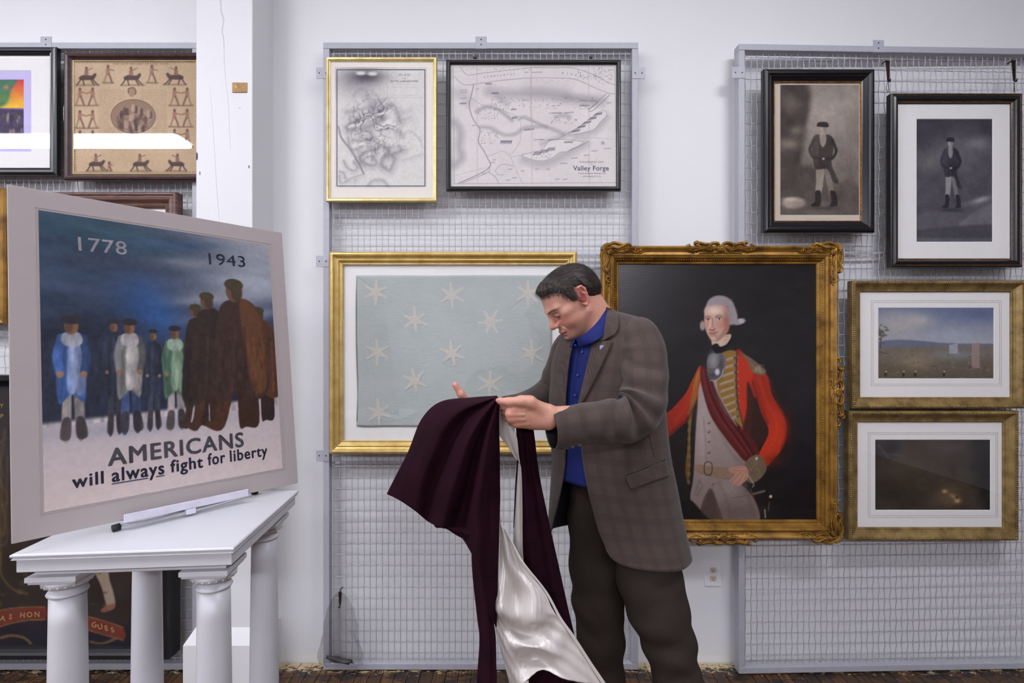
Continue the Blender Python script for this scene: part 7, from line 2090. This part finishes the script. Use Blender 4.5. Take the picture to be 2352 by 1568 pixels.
# lapel pin
q = on_trunk([(1382, 797)], 0.013)[0]
pn = empty('lapel_pin', q); pn.parent = jk; pn.matrix_parent_inverse = parent_world(jk).inverted()
bm = bmesh.new(); box(bm, q.x - 0.0068, q.x + 0.0068, q.y - 0.0015, q.y + 0.001, q.z - 0.0068, q.z + 0.0068, 0.0015, 2)
pinb = link('pin', bm_mesh('pin', bm), plain('pin_blue', srgb(70, 80, 140), 0.3), jk)
bpy.data.objects.remove(pn)
bm = bmesh.new()
for i in range(4):
    for j in range(4):
        if (i + j) % 2 == 0: box(bm, q.x - 0.006 + i * 0.003, q.x - 0.0033 + i * 0.003, q.y - 0.0019, q.y - 0.0015, q.z - 0.006 + j * 0.003, q.z - 0.0033 + j * 0.003)
tag(link('pin_pattern', bm_mesh('pin_pattern', bm), plain('pin_white', srgb(226, 226, 240), 0.3), pinb), kind='stuff')

# shirt: closed trunk a little inside the jacket, with collar and buttons
TS = Trunk(-0.014)
rows = [np.stack([TS.x[i], TS.y[i], np.full(1440, TS.z[i] - 0.004)], -1)[::18] for i in range(1, 12)]
g = np.stack([catmull(np.stack(rows)[:, j], 70) for j in range(80)], 1)
cs = g.mean(1, keepdims=True)
uu = np.linspace(0, 2 * math.pi, 80)[None, :]; v2 = np.linspace(0, 1, 70)[:, None]
dr = g - cs; dr[..., 2] = 0; dr /= np.linalg.norm(dr, axis=-1, keepdims=True)
g = g + dr * (0.003 * np.sin(14 * uu + 4 * v2) * np.sin(9 * v2 + uu))[..., None]
me = grid_mesh('shirt', g, closed_u=True, cap_ends=True)
sh = link('shirt', outward(me), M['shirt'], person)
def free_patch(name, rows3, mat, parent, nu=24, nv=16, th=0.002):
    gg = surf([np.array([tuple(P(*q)) for q in r]) for r in rows3], nu, nv)
    me = grid_mesh(name, gg)
    if np.array(me.polygons[0].normal)[1] > 0: me.flip_normals()
    o = link(name, me, mat, parent)
    so = o.modifiers.new('cloth', 'SOLIDIFY'); so.thickness = th; so.offset = 0
    return o
# collar stands round the neck, higher at the back
free_patch('shirt_collar', [[(1398, 706, 1.725), (1391, 712, 1.668), (1374, 737, 1.640), (1352, 760, 1.632), (1334, 772, 1.642), (1322, 776, 1.668)],
                            [(1406, 716, 1.735), (1397, 728, 1.655), (1380, 753, 1.622), (1360, 773, 1.614), (1342, 783, 1.630), (1326, 786, 1.664)],
                            [(1410, 730, 1.745), (1402, 748, 1.650), (1384, 772, 1.612), (1366, 784, 1.606), (1352, 790, 1.622), (1330, 796, 1.662)]], M['shirt'], sh, 36, 14)
free_patch('shirt_collar', [[(1322, 776, 1.672), (1316, 776, 1.71), (1314, 772, 1.75)], [(1318, 786, 1.664), (1311, 786, 1.71), (1309, 780, 1.75)], [(1313, 797, 1.662), (1307, 796, 1.71), (1305, 790, 1.75)]], M['shirt'], sh, 14, 10)
ribbon([P(a, b, TR.surface_y(a, b) + 0.004) for a, b in ((1331, 795), (1325, 830), (1319, 870), (1314, 925))], [0.002, 0.002], plain('navy_edge', srgb(16, 26, 84), 0.8), 'placket', sh)
M['navy_button'] = plain('navy_button', srgb(40, 58, 130), 0.3)
for (a, b) in ((1337, 809), (1321, 793), (1327, 862), (1321, 908)):
    q = P(a, b, TR.surface_y(a, b) + 0.004)
    bm = bmesh.new(); bmesh.ops.create_uvsphere(bm, u_segments=12, v_segments=6, radius=0.0048)
    for v in bm.verts: v.co = Vector((q.x + v.co.x, q.y + v.co.y * 0.4, q.z + v.co.z))
    link('button', bm_mesh('button', bm, True), M['navy_button'], sh)

# trousers: one continuous surface
TB = Body()
def tp(px, py, y): return np.array(P(px, py, y))
near_leg = [tp(1478, 1130, 1.70), tp(1483, 1230, 1.680), tp(1492, 1330, 1.665), tp(1512, 1400, 1.66), tp(1538, 1480, 1.665), tp(1556, 1560, 1.67), tp(1580, 1680, 1.68), tp(1604, 1812, 1.69)]
far_leg = [tp(1378, 1110, 1.80), tp(1368, 1190, 1.815), tp(1369, 1300, 1.825), tp(1374, 1380, 1.83), tp(1380, 1470, 1.83), tp(1385, 1560, 1.83), tp(1390, 1660, 1.83), tp(1394, 1738, 1.83)]
TB.chain(near_leg, [0.088, 0.096, 0.097, 0.091, 0.078, 0.070, 0.066, 0.064], 0.03)
TB.chain(far_leg, [0.085, 0.092, 0.088, 0.085, 0.078, 0.069, 0.065, 0.063], 0.03)
TB.cone(near_leg[0], far_leg[0], 0.090, 0.090, 0.05)
TB.ell(tp(1420, 1085, 1.745), (0.115, 0.105, 0.10), 0.05)
def trouser_field(p):
    d = TB.eval(p)
    z = p[:, 2]; x = p[:, 0]
    nl = np.linalg.norm(p[:, :2] - np.array([0.505, 1.665]), axis=1)
    w = 0.0022 * np.sin(z * 72 + x * 40 + 2 * np.sin(x * 21)) * np.exp(-((z - 0.56) / 0.13) ** 2)
    w += 0.0010 * np.sin(z * 34 - x * 55 + p[:, 1] * 30) + 0.0035 * np.sin(z * 46 + x * 70) * np.exp(-((z - 0.14) / 0.08) ** 2)
    return smax(d - w, 0.052 - z, 0.004)
V2, F2 = polygonise(trouser_field, np.array([0.18, 1.5, 0.03]), np.array([0.80, 2.02, 1.30]), 0.0065, 5)
V2 = V2[:, :]
tm = net_mesh('trousers', V2, F2)
tr_ = link('trousers', tm, M['trouser'], person)
for leg, yy in ((near_leg, 1.69), (far_leg, 1.83)):
    SB = Body(); a = leg[-1]; s0 = np.array([a[0], a[1], 0.0])
    SB.cone(s0 + [0.03, 0, 0.045], s0 + [-0.10, -0.02, 0.040], 0.042, 0.040, 0.02); SB.cone(s0 + [-0.10, -0.02, 0.036], s0 + [-0.175, -0.032, 0.034], 0.038, 0.030, 0.02); SB.cone(s0 + [0.0, 0, 0.06], s0 + [0.0, 0, 0.12], 0.045, 0.045, 0.02)
    V3, F3 = polygonise(lambda p: smax(SB.eval(p), 0.004 - p[:, 2], 0.003), s0 + np.array([-0.25, -0.12, -0.01]), s0 + np.array([0.12, 0.09, 0.20]), 0.006, 5)
    so_ = link('shoe', net_mesh('shoe', V3, F3), M['leather'], person)
    link('sole', box_mesh('sole', s0[0] - 0.20, s0[0] + 0.065, s0[1] - 0.052, s0[1] + 0.034, 0.0, 0.011, 0.01, 2), M['black'], so_)

# ------------------------------------------------------------------ the velvet cloth with its satin lining
def velvet():
    t = NT('burgundy_velvet'); c = t.coord()
    f = t.noise(c, 14, 4)
    t.base(t.ramp(f, [(0.3, srgb(25, 6, 14)), (0.7, srgb(38, 10, 23))]))
    t.set(Roughness=0.85)
    t.b.inputs['Specular IOR Level'].default_value = 0.1
    t.b.inputs['Sheen Weight'].default_value = 0.16; t.b.inputs['Sheen Roughness'].default_value = 0.35; t.b.inputs['Sheen Tint'].default_value = srgb(130, 40, 90)
    t.bump(t.noise(c, 700, 2), 0.2, 0.001)
    return t.m
def satin():
    t = NT('silver_satin'); c = t.coord()
    t.base(t.ramp(t.noise(c, 6, 3), [(0.3, srgb(206, 198, 193)), (0.7, srgb(218, 211, 206))]))
    t.set(Roughness=0.38, Metallic=0.18)
    t.b.inputs['Anisotropic'].default_value = 0.4
    t.bump(t.noise(t.mapping(c, (30, 30, 14)), 1.0, 3, 0.5, 0.8), 0.25, 0.01)
    return t.m
M['velvet'] = velvet(); M['satin'] = satin()
ve = empty('velvet_cloth', P(1120, 1840, 1.45), 'burgundy velvet cloth with silver satin lining, gathered up in both hands', 'cloth')
def drape(name, rows, mat, nu=70, nv=70, th=0.003, lining=None, ripple=None):
    gg = surf([np.array([tuple(P(*q)) for q in r]) for r in rows], nu, nv)
    if ripple is not None: gg = gg + ripple(np.linspace(0, 1, nu)[None, :, None], np.linspace(0, 1, nv)[:, None, None])
    me = grid_mesh(name, gg)
    nn = np.zeros(len(me.polygons) * 3); me.polygons.foreach_get('normal', nn)
    if nn.reshape(-1, 3)[:, 1].sum() > 0: me.flip_normals()
    o = link(name, me, mat, ve)
    so = o.modifiers.new('cloth', 'SOLIDIFY'); so.thickness = th; so.offset = -1
    if lining is not None: me.materials.append(lining); so.material_offset = 1; so.material_offset_rim = 0
    return o
# main fall: rows fan out from the pinch; each row runs from the left border to the right hand column
yd = lambda *a: a
front = [
    [(1142, 908, 1.440), (1142, 909, 1.425), (1143, 911, 1.410), (1144, 912, 1.400), (1145, 913, 1.394), (1145, 914, 1.396), (1146, 915, 1.400), (1147, 917, 1.402), (1148, 919, 1.408)],
    [(1085, 912, 1.520), (1098, 915, 1.465), (1110, 921, 1.412), (1119, 927, 1.418), (1127, 933, 1.384), (1133, 937, 1.404), (1138, 940, 1.380), (1143, 942, 1.396), (1147, 944, 1.402)],
    [(1012, 922, 1.560), (1030, 930, 1.485), (1052, 944, 1.420), (1076, 958, 1.432), (1098, 970, 1.376), (1114, 978, 1.412), (1127, 983, 1.366), (1138, 987, 1.400), (1147, 990, 1.402)],
    [(968, 962, 1.580), (986, 970, 1.510), (1014, 986, 1.428), (1044, 1004, 1.450), (1072, 1018, 1.372), (1096, 1030, 1.420), (1116, 1038, 1.360), (1134, 1042, 1.404), (1148, 1044, 1.404)],
    [(938, 1035, 1.580), (958, 1036, 1.515), (990, 1044, 1.445), (1022, 1060, 1.465), (1052, 1080, 1.376), (1080, 1096, 1.428), (1106, 1106, 1.360), (1130, 1111, 1.408), (1148, 1112, 1.406)],
    [(908, 1094, 1.570), (932, 1098, 1.515), (966, 1105, 1.462), (1000, 1116, 1.480), (1034, 1134, 1.388), (1068, 1152, 1.440), (1098, 1163, 1.362), (1126, 1168, 1.410), (1148, 1168, 1.408)],
    [(888, 1134, 1.560), (918, 1149, 1.515), (952, 1172, 1.476), (984, 1198, 1.490), (1014, 1212, 1.420), (1052, 1224, 1.440), (1096, 1300, 1.372), (1123, 1400, 1.384), (1141, 1440, 1.402)],
]
drape('velvet_fall', front, M['velvet'], 120, 110, 0.004)
# the bundle's rolled lower edge and the long column below it
drape('velvet_column', [
    [(1060, 1150, 1.470), (1078, 1152, 1.450), (1094, 1154, 1.430), (1110, 1156, 1.430), (1128, 1156, 1.435), (1146, 1156, 1.435)],
    [(1052, 1221, 1.465), (1072, 1225, 1.428), (1090, 1228, 1.390), (1106, 1230, 1.404), (1124, 1230, 1.429), (1147, 1229, 1.427)],
    [(1081, 1246, 1.441), (1092, 1247, 1.416), (1106, 1248, 1.386), (1120, 1250, 1.398), (1134, 1250, 1.416), (1147, 1250, 1.428)],
    [(1083, 1285, 1.436), (1095, 1286, 1.414), (1110, 1288, 1.388), (1124, 1290, 1.392), (1138, 1290, 1.408), (1145, 1290, 1.430)],
    [(1086, 1330, 1.436), (1098, 1330, 1.414), (1112, 1332, 1.390), (1126, 1332, 1.388), (1136, 1334, 1.404), (1142, 1335, 1.432)],
    [(1096, 1420, 1.441), (1106, 1420, 1.418), (1116, 1420, 1.396), (1124, 1420, 1.394), (1131, 1420, 1.408), (1135, 1420, 1.436)],
    [(1101, 1470, 1.441), (1110, 1470, 1.418), (1118, 1470, 1.398), (1126, 1470, 1.396), (1134, 1470, 1.410), (1139, 1470, 1.438)],
    [(1095, 1570, 1.436), (1106, 1570, 1.411), (1118, 1570, 1.388), (1128, 1570, 1.386), (1136, 1570, 1.402), (1141, 1570, 1.431)],
    [(1088, 1760, 1.446), (1102, 1760, 1.416), (1116, 1760, 1.391), (1128, 1760, 1.389), (1138, 1760, 1.406), (1146, 1760, 1.436)]], M['velvet'], 60, 90, 0.004)
drape('rolled_edge', [
    [(995, 1200, 1.468), (1020, 1204, 1.446), (1050, 1208, 1.428), (1076, 1212, 1.412), (1088, 1214, 1.402)],
    [(998, 1208, 1.452), (1022, 1210, 1.428), (1050, 1218, 1.412), (1076, 1226, 1.400), (1090, 1230, 1.394)],
    [(1002, 1212, 1.462), (1024, 1214, 1.440), (1050, 1230, 1.424), (1076, 1242, 1.412), (1090, 1246, 1.404)]], M['velvet'], 40, 20, 0.004)
# lining that shows under the thumb, and its narrow continuation
drape('satin_fold', [
    [(1146, 920, 1.416), (1152, 925, 1.428), (1160, 934, 1.436), (1168, 940, 1.436)],
    [(1147, 960, 1.418), (1154, 958, 1.440), (1166, 962, 1.446), (1178, 972, 1.440)],
    [(1147, 995, 1.420), (1160, 998, 1.448), (1174, 1002, 1.440), (1187, 1004, 1.436)],
    [(1164, 1020, 1.440), (1172, 1022, 1.450), (1180, 1024, 1.440), (1190, 1026, 1.438)],
    [(1176, 1040, 1.450), (1181, 1043, 1.452), (1186, 1046, 1.446), (1191, 1048, 1.440)],
    [(1187, 1056, 1.452), (1189, 1058, 1.454), (1191, 1060, 1.450), (1193, 1062, 1.444)]], M['satin'], 40, 60, 0.002)
drape('satin_strip', [
    [(1184, 1020, 1.466), (1188, 1020, 1.464), (1191, 1020, 1.462), (1194, 1020, 1.460)],
    [(1187, 1056, 1.462), (1190, 1056, 1.460), (1193, 1056, 1.456), (1196, 1056, 1.454)],
    [(1185, 1110, 1.462), (1189, 1110, 1.458), (1194, 1110, 1.456), (1198, 1110, 1.452)],
    [(1182, 1170, 1.466), (1187, 1172, 1.460), (1194, 1174, 1.460), (1199, 1175, 1.454)],
    [(1179, 1226, 1.468), (1186, 1240, 1.462), (1194, 1252, 1.460), (1200, 1262, 1.456)],
    [(1178, 1260, 1.470), (1186, 1280, 1.464), (1196, 1300, 1.462), (1204, 1316, 1.458)]], M['satin'], 24, 50, 0.002)
drape('strip_edge', [[(1186, 1042, 1.4505), (1188.5, 1043, 1.450)], [(1187, 1058, 1.4535), (1190, 1058, 1.453)], [(1183, 1120, 1.460), (1186, 1120, 1.4585)], [(1179, 1212, 1.4655), (1180.5, 1212, 1.465)]], M['velvet'], 6, 40, 0.002)
# the second velvet fall behind the hand
drape('velvet_back_fall', [
    [(1184, 968, 1.452), (1194, 970, 1.446), (1204, 972, 1.456), (1214, 974, 1.450), (1224, 974, 1.466)],
    [(1187, 1010, 1.456), (1198, 1010, 1.448), (1209, 1010, 1.462), (1219, 1010, 1.452), (1229, 1010, 1.470)],
    [(1192, 1090, 1.460), (1204, 1090, 1.450), (1216, 1090, 1.466), (1228, 1090, 1.456), (1239, 1090, 1.476)],
    [(1196, 1200, 1.466), (1212, 1200, 1.452), (1230, 1202, 1.468), (1248, 1204, 1.460), (1263, 1206, 1.482)],
    [(1200, 1300, 1.472), (1222, 1304, 1.454), (1246, 1306, 1.470), (1268, 1308, 1.464), (1286, 1310, 1.488)],
    [(1212, 1380, 1.478), (1236, 1390, 1.458), (1262, 1394, 1.474), (1286, 1396, 1.468), (1305, 1396, 1.492)],
    [(1240, 1460, 1.484), (1262, 1468, 1.464), (1286, 1472, 1.478), (1306, 1474, 1.472), (1323, 1474, 1.496)],
    [(1270, 1560, 1.490), (1288, 1564, 1.470), (1308, 1566, 1.482), (1324, 1568, 1.478), (1340, 1568, 1.500)],
    [(1290, 1720, 1.500), (1310, 1720, 1.480), (1330, 1720, 1.492), (1345, 1720, 1.486), (1360, 1720, 1.510)]], M['velvet'], 60, 100, 0.004)
# the broad satin panel that swings towards the viewer
drape('satin_panel', [
    [(1147, 1180, 1.418), (1147.5, 1186, 1.420), (1148, 1190, 1.424), (1149, 1194, 1.428), (1150, 1198, 1.432)],
    [(1145, 1225, 1.416), (1152, 1226, 1.430), (1158, 1228, 1.418), (1166, 1232, 1.432), (1172, 1240, 1.424)],
    [(1144, 1280, 1.414), (1156, 1284, 1.436), (1168, 1288, 1.412), (1184, 1290, 1.430), (1199, 1292, 1.416)],
    [(1136, 1350, 1.414), (1156, 1356, 1.404), (1184, 1360, 1.432), (1220, 1362, 1.402), (1250, 1358, 1.420)],
    [(1131, 1396, 1.416), (1150, 1402, 1.382), (1186, 1420, 1.402), (1230, 1426, 1.386), (1268, 1396, 1.416)],
    [(1134, 1420, 1.420), (1160, 1436, 1.420), (1198, 1452, 1.438), (1244, 1446, 1.414), (1284, 1420, 1.418)],
    [(1144, 1470, 1.424), (1176, 1482, 1.404), (1216, 1486, 1.386), (1262, 1486, 1.400), (1312, 1462, 1.420)],
    [(1160, 1530, 1.428), (1190, 1524, 1.420), (1232, 1506, 1.440), (1284, 1520, 1.402), (1348, 1518, 1.424)],
    [(1172, 1580, 1.432), (1202, 1568, 1.400), (1246, 1538, 1.412), (1306, 1562, 1.396), (1384, 1574, 1.428)]], M['satin'], 90, 110, 0.0025, None,
    lambda u, v: np.concatenate([0 * u + 0 * v, 0.0022 * np.sin(17 * u + 11 * v + 3 * np.sin(9 * v)) * np.sin(7 * v + 2 * u) + 0.0010 * np.sin(31 * u - 43 * v + 4 * np.sin(6 * u)) + 0.0005 * np.sin(90 * u + 50 * v), 0 * u + 0 * v], -1))
drape('satin_panel_edge', [[(1150, 1196, 1.428), (1152, 1196, 1.428)], [(1172, 1239, 1.422), (1175, 1239, 1.423)], [(1199, 1291, 1.414), (1204, 1291, 1.416)], [(1250, 1357, 1.418), (1256, 1357, 1.420)], [(1284, 1419, 1.415), (1290, 1418, 1.419)], [(1312, 1461, 1.417), (1320, 1460, 1.421)], [(1348, 1517, 1.421), (1356, 1516, 1.425)], [(1384, 1573, 1.425), (1394, 1572, 1.429)]], M['satin'], 6, 70, 0.003)
drape('satin_tail', [
    [(1172, 1580, 1.432), (1202, 1568, 1.402), (1214, 1562, 1.408)], [(1178, 1660, 1.436), (1204, 1656, 1.410), (1224, 1652, 1.414)], [(1184, 1760, 1.440), (1206, 1756, 1.416), (1230, 1752, 1.420)]], M['satin'], 20, 30, 0.002)
drape('velvet_hem', [
    [(1212, 1548, 1.450), (1240, 1540, 1.452), (1270, 1544, 1.450), (1306, 1556, 1.446)],
    [(1206, 1600, 1.452), (1240, 1600, 1.456), (1276, 1600, 1.454), (1316, 1600, 1.450)],
    [(1200, 1740, 1.458), (1240, 1740, 1.462), (1280, 1740, 1.458), (1326, 1740, 1.455)]], M['velvet'], 30, 30, 0.004)
